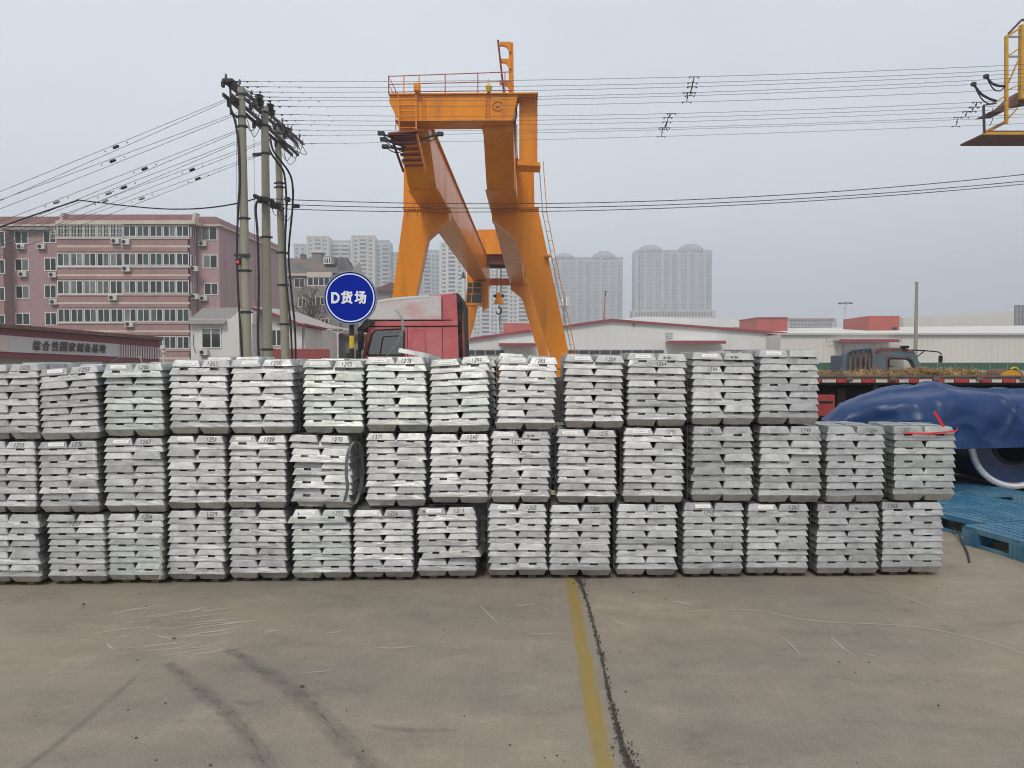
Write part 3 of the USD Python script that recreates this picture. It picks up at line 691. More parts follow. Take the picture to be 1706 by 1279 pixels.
mb = MB().tube([P(267, 893, 5.05), P(268, 920, 5.04), P(270, 936, 5.03)], .009, 8).tube([P(270, 934, 5.02), P(266, 945, 5.01), P(269, 955, 5.01), P(266, 964, 5.01)], .006, 6)
obj('yellow_stick', mb, 'beige_wall', label='short yellowish stick wedged beside the bundle marked 1254 at the bottom', cat='stick')
mb = MB().tube(spline([G(1578, 880) + [0, .2, .06], G(1590, 890) + [0, 0, .05], G(1602, 905) + [0, 0, .02], G(1611, 922) + [0, 0, .012], G(1615, 938) + [0, 0, .008]], 24), .007, 6)
obj('black_cable', mb, 'black_rubber', label='short piece of black cable on the concrete by the pallets', cat='cable')
# ------------------------------------------------------------------ blue plastic pallets
def pallet_mesh(L=1.12, W=1.12, H=.15):
    """Parts of a moulded plastic pallet, centre at the origin, base at z = 0."""
    deck, side, feet = MB(), MB(), []
    n = 13
    pit = L / n
    for i in range(n):                                    # deck as a lattice of bars with slots between
        deck.box((-L / 2 + pit * (i + .5), 0, H - .012), (pit * .62, W - .02, .022))
    for i in range(26):
        deck.box((0, -W / 2 + W / 26 * (i + .5), H - .0135), (L - .02, W / 26 * .55, .019))
    for s in (-1, 1):                                     # skirts with fork openings and ribs
        for axis in (0, 1):
            ln = L if axis == 0 else W
            for (a, b) in ((-.5, -.36), (-.10, .10), (.36, .5)):
                A = [a * ln, s * (W if axis == 0 else L) / 2 - .012]; Bq = [b * ln, s * (W if axis == 0 else L) / 2 + .012]
                lo, hi = (np.array([A[0], A[1], 0]), np.array([Bq[0], Bq[1], H - .024])) if axis == 0 else (np.array([A[1], A[0], 0]), np.array([Bq[1], Bq[0], H - .024]))
                foot = MB().span(lo, hi); feet.append(foot)
                for r in np.linspace(a + .012, b - .012, 6 if b - a > .15 else 4):
                    c = [r * ln, s * ((W if axis == 0 else L) / 2 + .014), (H - .024) / 2]
                    foot.box(c if axis == 0 else [c[1], c[0], c[2]], (.010, .008, H - .03) if axis == 0 else (.008, .010, H - .03))
            c = [0, s * ((W if axis == 0 else L) / 2 - .002), H - .020]
            side.box(c if axis == 0 else [c[1], c[0], c[2]], (ln + .022, .026, .042) if axis == 0 else (.026, ln + .022, .042))
            c = [0, s * ((W if axis == 0 else L) / 2 - .004), .012]
            side.box(c if axis == 0 else [c[1], c[0], c[2]], (ln, .022, .024) if axis == 0 else (.022, ln, .024))
    for x in (-.43, 0, .43):
        for y in (-.43, 0, .43):
            feet.append(MB().box((x * L, y * W, H / 2 - .012), (.14, .14, H - .03)))
    return deck, side, feet
def pallet(label, loc, rz):
    t = thing('plastic_pallet', label, 'pallet', loc, rz, group='blue plastic pallets')
    d, s, f = pallet_mesh()
    obj('deck', d, 'pallet_blue', t); obj('rim', s, 'pallet_blue', t); [obj('foot_block', q, 'pallet_blue', t) for q in f]
    return t
ca, cb = G(1600, 905), G(1706, 937)
ang = math.degrees(math.atan2(cb[1] - ca[1], cb[0] - ca[0])) + 90
pallet('blue plastic pallet nearest the camera, its fork openings showing', tuple((ca + .575 * np.array([math.cos(math.radians(ang - 90)), math.sin(math.radians(ang - 90)), 0]) + .575 * np.array([math.cos(math.radians(ang)), math.sin(math.radians(ang)), 0]))[:2]) + (0.002,), ang)
pallet('blue plastic pallet with a pale scuffed deck, right behind the nearest one', (4.26, 7.02, 0.002), ang + 6)
pallet('blue plastic pallet under the shiny edged steel coil', (4.62, 8.26, 0.002), 2)
pallet('blue plastic pallet behind the end of the bottom tier, beside the steel coil', (3.42, 8.4, 0.002), -3)

# ------------------------------------------------------------------ steel coils below a tarpaulin
cc = P(1692, 725, 8.1)
def coil(label, x, y, z, r, length, hole=.2):
    t = thing('steel_coil', label, 'steel coil', (x, y, z), 0)
    prof = np.array([(hole, 0), (r - .03, 0), (r - .01, .004), (r, .02), (r, length), (hole, length), (hole, 0)], float)
    obj('wrapping', MB().lathe(prof, (0, 0, 0), 'y', 56), 'film_blue', t, smooth=30)
    a = np.linspace(0, 2 * np.pi, 73)
    obj('edge_band', MB().tube(np.stack([np.cos(a) * (r - .004), 0 * a - .012, np.sin(a) * (r - .004)], 1), .034, 8), 'bright_steel', t, smooth=40)
    obj('core_ring', MB().tube(np.stack([np.cos(a) * (hole + .02), 0 * a - .006, np.sin(a) * (hole + .02)], 1), .02, 6), 'black_rubber', t, smooth=40)
coil('blue wrapped steel coil with a shiny steel edge below the tarpaulin', cc[0], 8.12, .152 + .46, .46, 1.0)
coil('dark steel coil in the shade behind the end of the stack', cc[0] - 1.15, 8.2, .152 + .42, .42, 1.0)

# tarpaulin: one sheet over the coils, its front hanging down to the edge seen over the coil
def tarp_top(x):
    return np.interp(x, [3.30, 3.42, 3.55, 3.80, 4.16, 4.62, 4.87, 5.20, 6.2, 7.2, 8.6], [.80, .88, 1.00, 1.10, 1.145, 1.225, 1.20, 1.155, 1.15, 1.13, 1.10])
nx, nv = 330, 190
xs = np.linspace(3.34, 8.6, nx)
pts = np.zeros((nx, nv, 3))
for i, x in enumerate(xs):
    tz = float(tarp_top(x))
    front = float(np.interp(x, [3.12, 3.6, 4.0, 4.4, 9], [8.35, 8.15, 8.02, 7.92, 7.92]))
    low = float(np.interp(x, [3.12, 3.35, 3.8, 4.2, 4.8, 5.25, 5.45, 5.62, 5.8, 9], [.62, .58, .56, .575, .585, .60, .62, .36, .16, .16]))
    path = np.array([(10.1, .25), (10.0, tz - .4), (9.75, tz - .18), (9.1, tz - .06), (8.55, tz), (front + .3, tz - .03), (front + .06, tz - .055), (front, tz - .11), (front - .03, (tz + low) / 2 + .1), (front - .06, (tz + low) / 2 - .12), (front - .05, low)])
    s = np.concatenate([[0], np.cumsum(np.linalg.norm(np.diff(path, axis=0), axis=1))])
    u = np.linspace(0, s[-1], nv)
    y, z = np.interp(u, s, path[:, 0]), np.interp(u, s, path[:, 1])
    k = 5
    yp, zp = np.pad(y, k, mode='edge'), np.pad(z, k, mode='edge')
    y2, z2 = np.convolve(yp, np.ones(2 * k + 1) / (2 * k + 1), 'valid'), np.convolve(zp, np.ones(2 * k + 1) / (2 * k + 1), 'valid')
    y2[-4:], z2[-4:] = y[-4:], z[-4:]
    pts[i, :, 0], pts[i, :, 1], pts[i, :, 2] = x, y2, z2
hang = np.clip((pts[:, :, 2] * 0 + np.linspace(0, 1, nv)[None, :] - .62) / .3, 0, 1)
rid = lambda sx, sy, sz, sh, sd: np.clip(1 - 7 * np.abs(meshkit.noise(np.stack([pts[..., 0] * sx + pts[..., 2] * sh, pts[..., 1] * sy, pts[..., 2] * sz - pts[..., 0] * sh * .3], -1), sd) - .5), 0, 1)
q = np.stack([pts[..., 0] * 1.7, pts[..., 1] * .8, pts[..., 2] * .7], -1)
w1 = meshkit.fbm(q * 1.6 + 3, 4, 5) - .5
w2 = 1 - 2 * np.abs(meshkit.noise(np.stack([pts[..., 0] * 2.6 + pts[..., 2] * 1.3, pts[..., 1] * 1.2, pts[..., 2] * 1.4], -1), 9) - .5)      # creases
w3 = 1 - 2 * np.abs(meshkit.noise(np.stack([pts[..., 0] * 1.4 - pts[..., 2] * 2.2, pts[..., 1] * 1.5, pts[..., 2] * 2.0], -1) * 1.5, 31) - .5)
left = np.clip((4.6 - pts[..., 0]) / 1.2, 0, 1)
pts[..., 1] -= hang * (w1 * .08 + (w2 - .6) * .04 + left * (w3 - .6) * .16)
w4 = 1 - 2 * np.abs(meshkit.noise(np.stack([pts[..., 0] * 3.5 + pts[..., 1] * 2.5, pts[..., 1] * 2.0, pts[..., 2] * 3], -1), 77) - .5)
pts[..., 2] += (1 - hang) * (w1 * .03 + (w2 - .7) * .02 + (w4 - .7) * .03 * (.4 + left)) + left * hang * (w3 - .6) * .05
pts[..., 0] += hang * w1 * .06
pts[..., 0] += np.clip(pts[..., 1] - 8.3, 0, 2) * .42 * np.clip((5.2 - pts[..., 0]) / 1.6, 0, 1)
# the gathered corner at the left: a big fold swinging forward
fold = np.exp(-((pts[..., 0] - 4.15) / .13) ** 2) * hang
pts[..., 1] -= fold * .12
pts[..., 1] -= hang * (.03 * rid(2.2, 1, .8, 1.2, 41) + .02 * rid(3.5, 1, 1.5, -1.6, 42))
pts[..., 2] += (1 - hang) * (.035 * rid(1.8, 2.2, .3, .2, 43) + .02 * rid(3.2, 1.2, .3, .2, 44))
# crumpled cloth: folded facets with sharp creases
rc = np.random.RandomState(19); su = np.linspace(0, 2.6, nv)[None, :] + 0 * pts[..., 0]; X_ = pts[..., 0].copy()
for _ in range(16):
    a_ = rc.uniform(0, np.pi); wl = rc.uniform(.28, .95); am = wl * rc.uniform(.026, .05)
    ph = (X_ * np.cos(a_) + su * np.sin(a_)) / wl + rc.rand() + (meshkit.noise(np.stack([X_ * 1.1, su * 1.1, 0 * su + _], -1), 3) - .5) * 1.1
    tri = np.abs((ph % 1) * 2 - 1) - .5
    mk = np.clip((meshkit.noise(np.stack([X_ * .9 + _ * 3, su * .9, 0 * su], -1), 60 + _) - .38) * 3.5, 0, 1)
    pts[..., 1] -= hang * tri * am * mk
    pts[..., 2] += (1 - hang) * tri * am * .8 * mk
pts[..., 2] = np.maximum(pts[..., 2], .02)
obj('blue_tarpaulin', MB().grid(pts), 'tarp_blue', smooth=True, label='large creased blue tarpaulin draped over steel coils', cat='tarpaulin')
# its hem shows a pale seam
hem = pts[:, -1, :].copy()

# ------------------------------------------------------------------ flatbed trailer with reflector strips
YT = 11.0
t = thing('flatbed_trailer', 'rusty flatbed trailer with red and white reflector strip along its edge', 'trailer', (0, 0, 0))
x0, x1 = 3.9, 13.2
zt, zb = P(1500, 627, YT)[2], P(1500, 637, YT)[2]
obj('deck', MB().span((x0, YT + .04, zt - .06), (x1, YT + 2.4, zt)), 'deck_wood', t)
obj('side_rail', MB().span((x0, YT, zb + .045), (x1, YT + .04, zt + .012)).span((x0, YT - .012, zt - .012), (x1, YT + .04, zt + .014)), 'rusty_steel', t)
xx, kx = x0 + .02, 0
rs = np.random.RandomState(5)
while xx < x1 - .2:
    ln = rs.uniform(.13, .22)
    obj('reflector_strip', MB().box((xx + ln / 2, YT - .004, zb + .022), (ln - .012, .012, .044)), 'reflect_red' if kx % 2 == 0 else 'reflect_white', t)
    xx += ln; kx += 1
for xr in np.arange(x0 + .3, x1, .62):
    obj('stake_pocket', MB().box((xr, YT - .018, (zt + zb) / 2 + .02), (.09, .03, .07)), 'rusty_steel', t)
obj('chassis_beam', MB().span((x0, YT + .6, zb - .22), (x1, YT + .72, zb + .04)).span((x0, YT + 1.7, zb - .22), (x1, YT + 1.82, zb + .04)), 'dark_steel', t)
obj('under_frame', MB().span((x0, YT + .02, zb - .03), (x1, YT + .10, zb + .04)), 'dark_steel', t)
for xr in np.arange(x0 + .2, x1, 1.1):
    obj('cross_member', MB().span((xr, YT + .05, zb - .10), (xr + .08, YT + 2.36, zb + .03)), 'dark_steel', t)
for xw in (9.0, 10.3, 11.6):
    for yw in (YT + .25, YT + 2.15):
        w = obj('wheel', MB().lathe([(.0, -.12), (.36, -.13), (.50, -.11), (.52, -.06), (.52, .06), (.50, .11), (.36, .13), (0, .12)], (xw, yw, .525), 'y', 28), 'black_rubber', t, smooth=35)
a, b = P(1366, 695, YT), P(1394, 658, YT)
tb = obj('tool_box', MB().mesh(chamfer_box((b[0] - a[0] + .25, .5, b[2] - a[2]), .015, ((a[0] + b[0]) / 2 - .1, YT + .35, (a[2] + b[2]) / 2))), 'red_box', t)
obj('tool_box_hinge', MB().box(((a[0] + b[0]) / 2, YT + .09, (a[2] + b[2]) / 2 + .06), (.2, .02, .02)), 'dark_steel', tb)
obj('landing_leg', MB().span((4.9, YT + .55, .0), (5.02, YT + .67, zb - .1)).span((4.84, YT + .48, 0), (5.08, YT + .74, .03)), 'rusty_steel', t)
for xr in (4.2, 6.0, 7.6):
    obj('side_tank', MB().mesh(chamfer_box((1.45, .7, .62), .05, (xr + .8, YT + 1.2, .70))), 'dark_steel', t)
# straw on the deck
def straw(name, cx, w, hgt, n, seed, label, y0=.10, y1=1.0):
    rs = np.random.RandomState(seed); mb = MB()
    for _ in range(n):
        x = cx + rs.normal(0, w / 2.2); y = YT + rs.uniform(y0, y1)
        e = max(0, 1 - ((x - cx) / w) ** 2)
        z = zt + rs.uniform(0, hgt * e + .012)
        L = rs.uniform(.05, .16); a = rs.uniform(0, 6.28); el = rs.normal(0, .45)
        d = np.array([math.cos(a) * math.cos(el), math.sin(a) * math.cos(el), math.sin(el)]) * L / 2
        s = np.array([-d[1], d[0], .3 * L]); s = s / np.linalg.norm(s) * .0035
        c = np.array([x, y, max(z, zt + .01 + abs(d[2]))])
        mb.add([c - d - s, c + d - s * .4, c + d + s, c - d + s], [[0, 1, 2], [0, 2, 3]])
    # the packed lower part of the heap
    a = np.linspace(0, 2 * np.pi, 25)[:-1]
    rings = [(1, 0), (.75, .5), (.4, .85), (.05, .95)]
    pt = np.array([[(cx + w * r * math.cos(t_), YT + (y0 + y1) / 2 + (y1 - y0) / 2 * r * math.sin(t_), zt + .004 + hgt * .75 * h * (.7 + .6 * rs.rand())) for t_ in np.append(a, a[0])] for r, h in rings])
    pt[:, -1] = pt[:, 0]
    mb.grid(pt)
    obj(name, mb, 'straw', kind='stuff', label=label, cat='straw')
def xat(px): return P(px, 620, YT)[0]
straw('straw', xat(1400), .36, .03, 500, 1, 'thin straw litter on the trailer deck by the truck cab')
straw('straw', xat(1478), .30, .02, 700, 2, 'low straw heap on the trailer deck in front of the cab door')
straw('straw', xat(1552), .34, .06, 1300, 3, 'long straw heap on the trailer deck below the mirror arm')
straw('straw', xat(1575), .22, .10, 1000, 4, 'tallest loose tuft of straw on the trailer deck')
straw('straw', xat(1637), .22, .085, 900, 6, 'rounded straw heap on the trailer deck near the picture edge')
t = thing('metal_drum_piece', 'rusty half round metal guard lying on the trailer deck', 'metal guard', tuple(P(1674, 627, YT + .3)))
a = np.linspace(0, np.pi, 15)
mb = MB(); mb.grid(np.stack([np.stack([.17 * np.cos(a), 0 * a - .15, .11 * np.sin(a)], 1), np.stack([.17 * np.cos(a), 0 * a + .25, .11 * np.sin(a)], 1)], 0))
obj('shell', mb, 'rust_brown', t, smooth=40)
obj('end_plate', MB().prism([(.165 * math.cos(q), .105 * math.sin(q)) for q in a], lambda u, v, w: (u, w, v), -.14, -.12), 'yellow_steel', t)
mb = MB(); a = np.linspace(0, 2 * np.pi, 25)
c = P(1690, 622, YT + .3)
mb.tube(np.stack([c[0] + .055 * np.cos(a), 0 * a + c[1], zt + .07 + .055 * np.sin(a)], 1), .014, 6)
obj('yellow_ring', mb, 'post_yellow', smooth=40, label='small yellow lifting ring standing on the trailer deck', cat='lifting ring')

# ------------------------------------------------------------------ old blue truck behind the trailer
YB = 20.0
def Q(px, py, y=YB): return P(px, py, y)
t = thing('old_truck', 'old rusty blue truck with barred cab guard behind the flatbed trailer', 'truck', (0, 0, 0))
pz = lambda poly, y=YB: [(Q(a, b, y)[0], Q(a, b, y)[2]) for a, b in poly]
xz = lambda u, v, w: (u, w, v)
cab_out = [(1455, 622), (1457, 588), (1461, 582), (1470, 579), (1500, 579.5), (1519, 583), (1527, 592), (1536, 616), (1540, 640), (1455, 640)]
win = [(1480, 617), (1481, 600), (1484, 598), (1512, 599), (1517, 602), (1525, 617)]
body = sg.Polygon(pz(cab_out)); wn = sg.Polygon(pz(win))
low = body.union(sg.box(Q(1420, 640)[0], .55, Q(1548, 640)[0], Q(1500, 640)[2]))
obj('cab', MB().prism(low.difference(wn), xz, YB, YB + .08).prism(low.difference(wn), xz, YB + 1.6, YB + 1.68)
    .prism(sg.Polygon(pz([(1457, 588), (1461, 582), (1470, 579), (1500, 579.5), (1519, 583), (1519, 586), (1500, 582.5), (1470, 582), (1463, 585), (1460, 590)])), xz, YB + .08, YB + 1.6), 'blue_rust', t)
obj('roof_skin', MB().prism(sg.Polygon(pz([(1457, 589), (1461, 582), (1470, 578.6), (1500, 579), (1519.5, 582.6), (1524, 588), (1518, 587), (1500, 584), (1470, 584), (1462, 588)])), xz, YB - .012, YB + 1.69), 'rust_brown', t)
obj('cab_lining', MB().span((Q(1490, 600)[0], YB + .9, Q(1500, 616)[2]), (Q(1524, 600)[0], YB + 1.0, Q(1500, 604)[2])), 'ac_white', t)
obj('door', MB().prism(sg.Polygon(pz([(1476, 640), (1477, 596), (1481, 594), (1515, 595), (1521, 600), (1532, 640)])).difference(wn), xz, YB - .02, YB - .001), 'rust_brown', t)
obj('window_frame', MB().prism(wn.buffer(.03).difference(wn.buffer(-.005)), xz, YB - .035, YB - .02), 'truck_dark', t)
obj('window', MB().prism(wn, xz, YB + .03, YB + .035), 'cab_glass', t)
obj('seat', MB().mesh(chamfer_box((.45, 1.2, .5), .05, (Q(1503, 600)[0], YB + .8, Q(1500, 612)[2]))), 'cab_interior', t)
obj('rear_panel', MB().span((Q(1454, 600)[0], YB + .01, .6), (Q(1457.5, 600)[0], YB + 1.67, Q(1450, 586)[2])), 'blue_rust', t)
for y_, dx in ((YB - .05, 0), (YB + 1.6, -4)):
    mb = MB().tube([Q(1405 + dx, 640, y_), Q(1406 + dx, 600, y_), Q(1410 + dx, 588, y_), Q(1418 + dx, 583, y_), Q(1450 + dx, 580, y_), Q(1455 + dx, 590, y_), Q(1456 + dx, 640, y_)], .055, 8)
    obj('guard_hoop', mb, 'blue_rust', t, smooth=40)
for k, px in enumerate((1416, 1424, 1433, 1442, 1448)):
    obj('guard_bar', MB().tube([Q(px, 640), Q(px + 1, 584 - k * .6)], .033, 6), 'rusty_steel', t, smooth=40)
mb = MB()
obj('guard_panel', MB().span((Q(1421, 600)[0], YB + .25, .7), (Q(1455, 600)[0], YB + 1.4, Q(1430, 592)[2])), 'blue_rust', t)
obj('horn', MB().mesh(chamfer_box((.16, .2, .07), .02, tuple(Q(1507, 578)))), 'truck_dark', t)
arm = MB().tube([Q(1519, 583), Q(1542, 584), Q(1563, 586), Q(1568, 589), Q(1567, 596)], .018, 6).tube([Q(1528, 594), Q(1541, 584)], .014, 6)
m = obj('mirror_arm', arm, 'truck_dark', t)
obj('mirror', MB().mesh(chamfer_box((.06, .14, .18), .02, tuple(Q(1567, 598)))), 'truck_dark', m)
for xw in (Q(1512, 600)[0], Q(1400, 600)[0] - .6):
    for yw in (YB + .12, YB + 1.55):
        obj('wheel', MB().lathe([(0, -.1), (.3, -.11), (.43, -.09), (.45, 0), (.43, .09), (.3, .11), (0, .1)], (xw, yw, .45), 'y', 24), 'black_rubber', t, smooth=35)
obj('load_bed', MB().span((Q(1300, 600)[0], YB - .1, .75), (Q(1404, 600)[0], YB + 1.8, .95)), 'rusty_steel', t)
obj('chassis', MB().span((Q(1300, 600)[0], YB + .5, .5), (Q(1536, 600)[0], YB + .62, .74)).span((Q(1300, 600)[0], YB + 1.1, .5), (Q(1536, 600)[0], YB + 1.22, .74)), 'dark_steel', t)

# ------------------------------------------------------------------ red truck beyond the stack
YR = 17.0
t = thing('red_truck', 'red truck with faded sleeper cab roof standing behind the stack', 'truck', (0, 0, 0))
R_ = lambda poly, y=YR: sg.Polygon([(P(a, b, y)[0], P(a, b, y)[2]) for a, b in poly])
out = [(610, 536), (612, 524), (618, 508), (628, 500), (650, 497), (678, 494.5), (715, 492), (745, 489.5), (760, 487.5), (762, 520), (764.5, 600), (766, 660), (600, 660), (602, 605), (613, 548)]
win = [(617, 590), (613, 589), (621, 556), (626, 551), (668, 549), (672, 552), (672, 590)]
body, wn = R_(out), R_(win)
W_ = 2.35
shell = body.difference(wn)
inner = body.buffer(-.07)
obj('cab', MB().prism(shell, xz, YR, YR + .05).prism(shell, xz, YR + W_ - .05, YR + W_).prism(body.difference(inner), xz, YR + .05, YR + W_ - .05), 'truck_red', t)
# raised panels and seams
seam = MB()
for pl in ([(610, 534), (737, 533.2), (752, 533)], [(615, 543.6), (737, 543.4), (763, 542.6)]):
    for (a, b) in zip(pl[:-1], pl[1:]):
        p, q = P(*a, YR), P(*b, YR)
        seam.beam(p - [0, .004, 0], q - [0, .004, 0], .012, .022)
for pl in ([(737, 496), (736.5, 533), (738, 600)], [(679, 545), (679, 600)]):
    for (a, b) in zip(pl[:-1], pl[1:]):
        seam.beam(P(*a, YR) - [0, .003, 0], P(*b, YR) - [0, .003, 0], .010, .012)
obj('panel_seam', seam, 'truck_dark', t)
obj('belt_moulding', MB().prism(R_([(610, 535.5), (737, 534.5), (763, 534), (763, 541.8), (737, 542.4), (613, 542.6)]), xz, YR - .028, YR - .001), 'truck_red', t)
sp = R_([(683, 600), (684, 551), (688, 547.5), (706, 547.5), (710.5, 551), (711.5, 600)])
obj('sleeper_panel', MB().prism(sp.difference(sp.buffer(-.028)), xz, YR - .008, YR - .001).prism(sp.buffer(-.04), xz, YR - .018, YR - .001), 'truck_red', t)
_looks['truck_roof'] = usdkit.material(stage, '/World/Looks/truck_roof', {
    'tc': ('texture_coordinate', {}), 'm': ('mapping', {'scale': (0.7, 1, 1.6)}), 'n': ('noise_texture', {'scale': 2.2, 'detail': 6.0, 'roughness': 0.65}),
    'r': ('rgb_ramp', {'ramp': [(0.28, (0.50, 0.27, 0.27)), (0.42, (0.52, 0.39, 0.385)), (0.55, (0.52, 0.49, 0.49)), (0.7, (0.55, 0.54, 0.54))]}),
    'b': ('principled_bsdf', {'roughness': 0.4})}, [('tc.object', 'm.vector'), ('m.vector', 'n.vector'), ('n.fac', 'r.fac'), ('r.color', 'b.base_color')], surface='b.BSDF')
obj('roof_fairing', MB().prism(R_([(612, 532), (613, 524), (619, 509), (629, 501), (650, 498), (678, 495.5), (715, 493), (734.5, 491.6), (735.5, 532)]), xz, YR - .022, YR - .001), 'truck_roof', t, label='sun faded whitish roof side')
obj('roof_lip', MB().prism(R_([(629, 500), (650, 496.6), (678, 493.8), (715, 491.2), (716, 495), (678, 497.8), (650, 500.5), (629, 504)]), xz, YR - .03, YR + W_ + .03), 'white_wall', t)
obj('rear_wall', MB().prism(R_([(760, 487), (764, 489), (770, 503), (771, 560), (773, 610), (775, 660), (766, 660), (764.5, 600), (762, 520)]), xz, YR + .04, YR + W_ - .04), 'truck_dark', t)
obj('rear_fairing', MB().prism(R_([(771, 515), (773.5, 560), (775, 610), (772, 610), (770, 560)]), xz, YR - .01, YR + .05), 'red_oxide', t)
obj('window_frame', MB().prism(wn.buffer(.03).difference(wn), xz, YR - .03, YR - .001), 'truck_dark', t)
obj('window', MB().prism(wn, xz, YR + .02, YR + .026), 'cab_glass', t)
obj('window_divider', MB().tube(spline([P(633, 590, YR), P(637, 566, YR), P(641, 561, YR), P(668, 559, YR)], 14), .012, 6), 'truck_dark', t)
obj('seat', MB().mesh(chamfer_box((.5, .55, .8), .1, tuple(P(655, 585, YR + .6)))).mesh(chamfer_box((.5, .55, .8), .1, tuple(P(655, 585, YR + 1.7)))), 'cab_interior', t)
obj('pillar_trim', MB().prism(R_([(618, 551), (613, 551), (603, 600), (608, 600)]), xz, YR - .02, YR - .001), 'red_oxide', t)
obj('sun_visor', MB().prism(R_([(604, 540), (611, 531), (624, 533), (625, 538), (612, 546), (597, 552), (596, 549)]), xz, YR - .1, YR + W_ + .1), 'truck_dark', t)
for y_ in (YR - .22, YR + W_ + .12):
    mb = MB().mesh(chamfer_box((.10, .2, .42), .03, tuple(P(604.5, 568, YR) * [1, 0, 1] + [0, y_, 0]))).mesh(chamfer_box((.09, .2, .26), .03, tuple(P(601, 592, YR) * [1, 0, 1] + [0, y_, 0])))
    mb.tube([P(604, 553, YR) * [1, 0, 1] + [0, y_, 0], P(613, 550, YR) * [1, 0, 1] + [0, YR if y_ < YR else YR + W_, 0]], .02, 6)
    obj('mirror', mb, 'truck_dark', t)
ws = [P(612, 548, YR), P(602.5, 604, YR)]
obj('windscreen', MB().grid(np.array([[ws[0] + [0, .1, 0], ws[0] + [0, W_ - .1, 0]], [ws[1] + [0, .1, 0], ws[1] + [0, W_ - .1, 0]]])), 'cab_glass', t)
obj('chassis', MB().span((P(600, 600, YR)[0], YR + .6, .5), (P(1000, 600, YR)[0], YR + .75, .8)).span((P(600, 600, YR)[0], YR + 1.6, .5), (P(1000, 600, YR)[0], YR + 1.75, .8)), 'dark_steel', t)
for px in (640, 850, 935):
    for yw in (YR + .2, YR + 2.1):
        obj('wheel', MB().lathe([(0, -.13), (.34, -.14), (.49, -.12), (.52, 0), (.49, .12), (.34, .14), (0, .13)], (P(px, 600, YR)[0], yw, .52), 'y', 24), 'black_rubber', t, smooth=35)
obj('floor', MB().span((P(602, 600, YR)[0], YR + .02, .78), (P(765, 600, YR)[0], YR + W_ - .02, .9)), 'truck_dark', t)

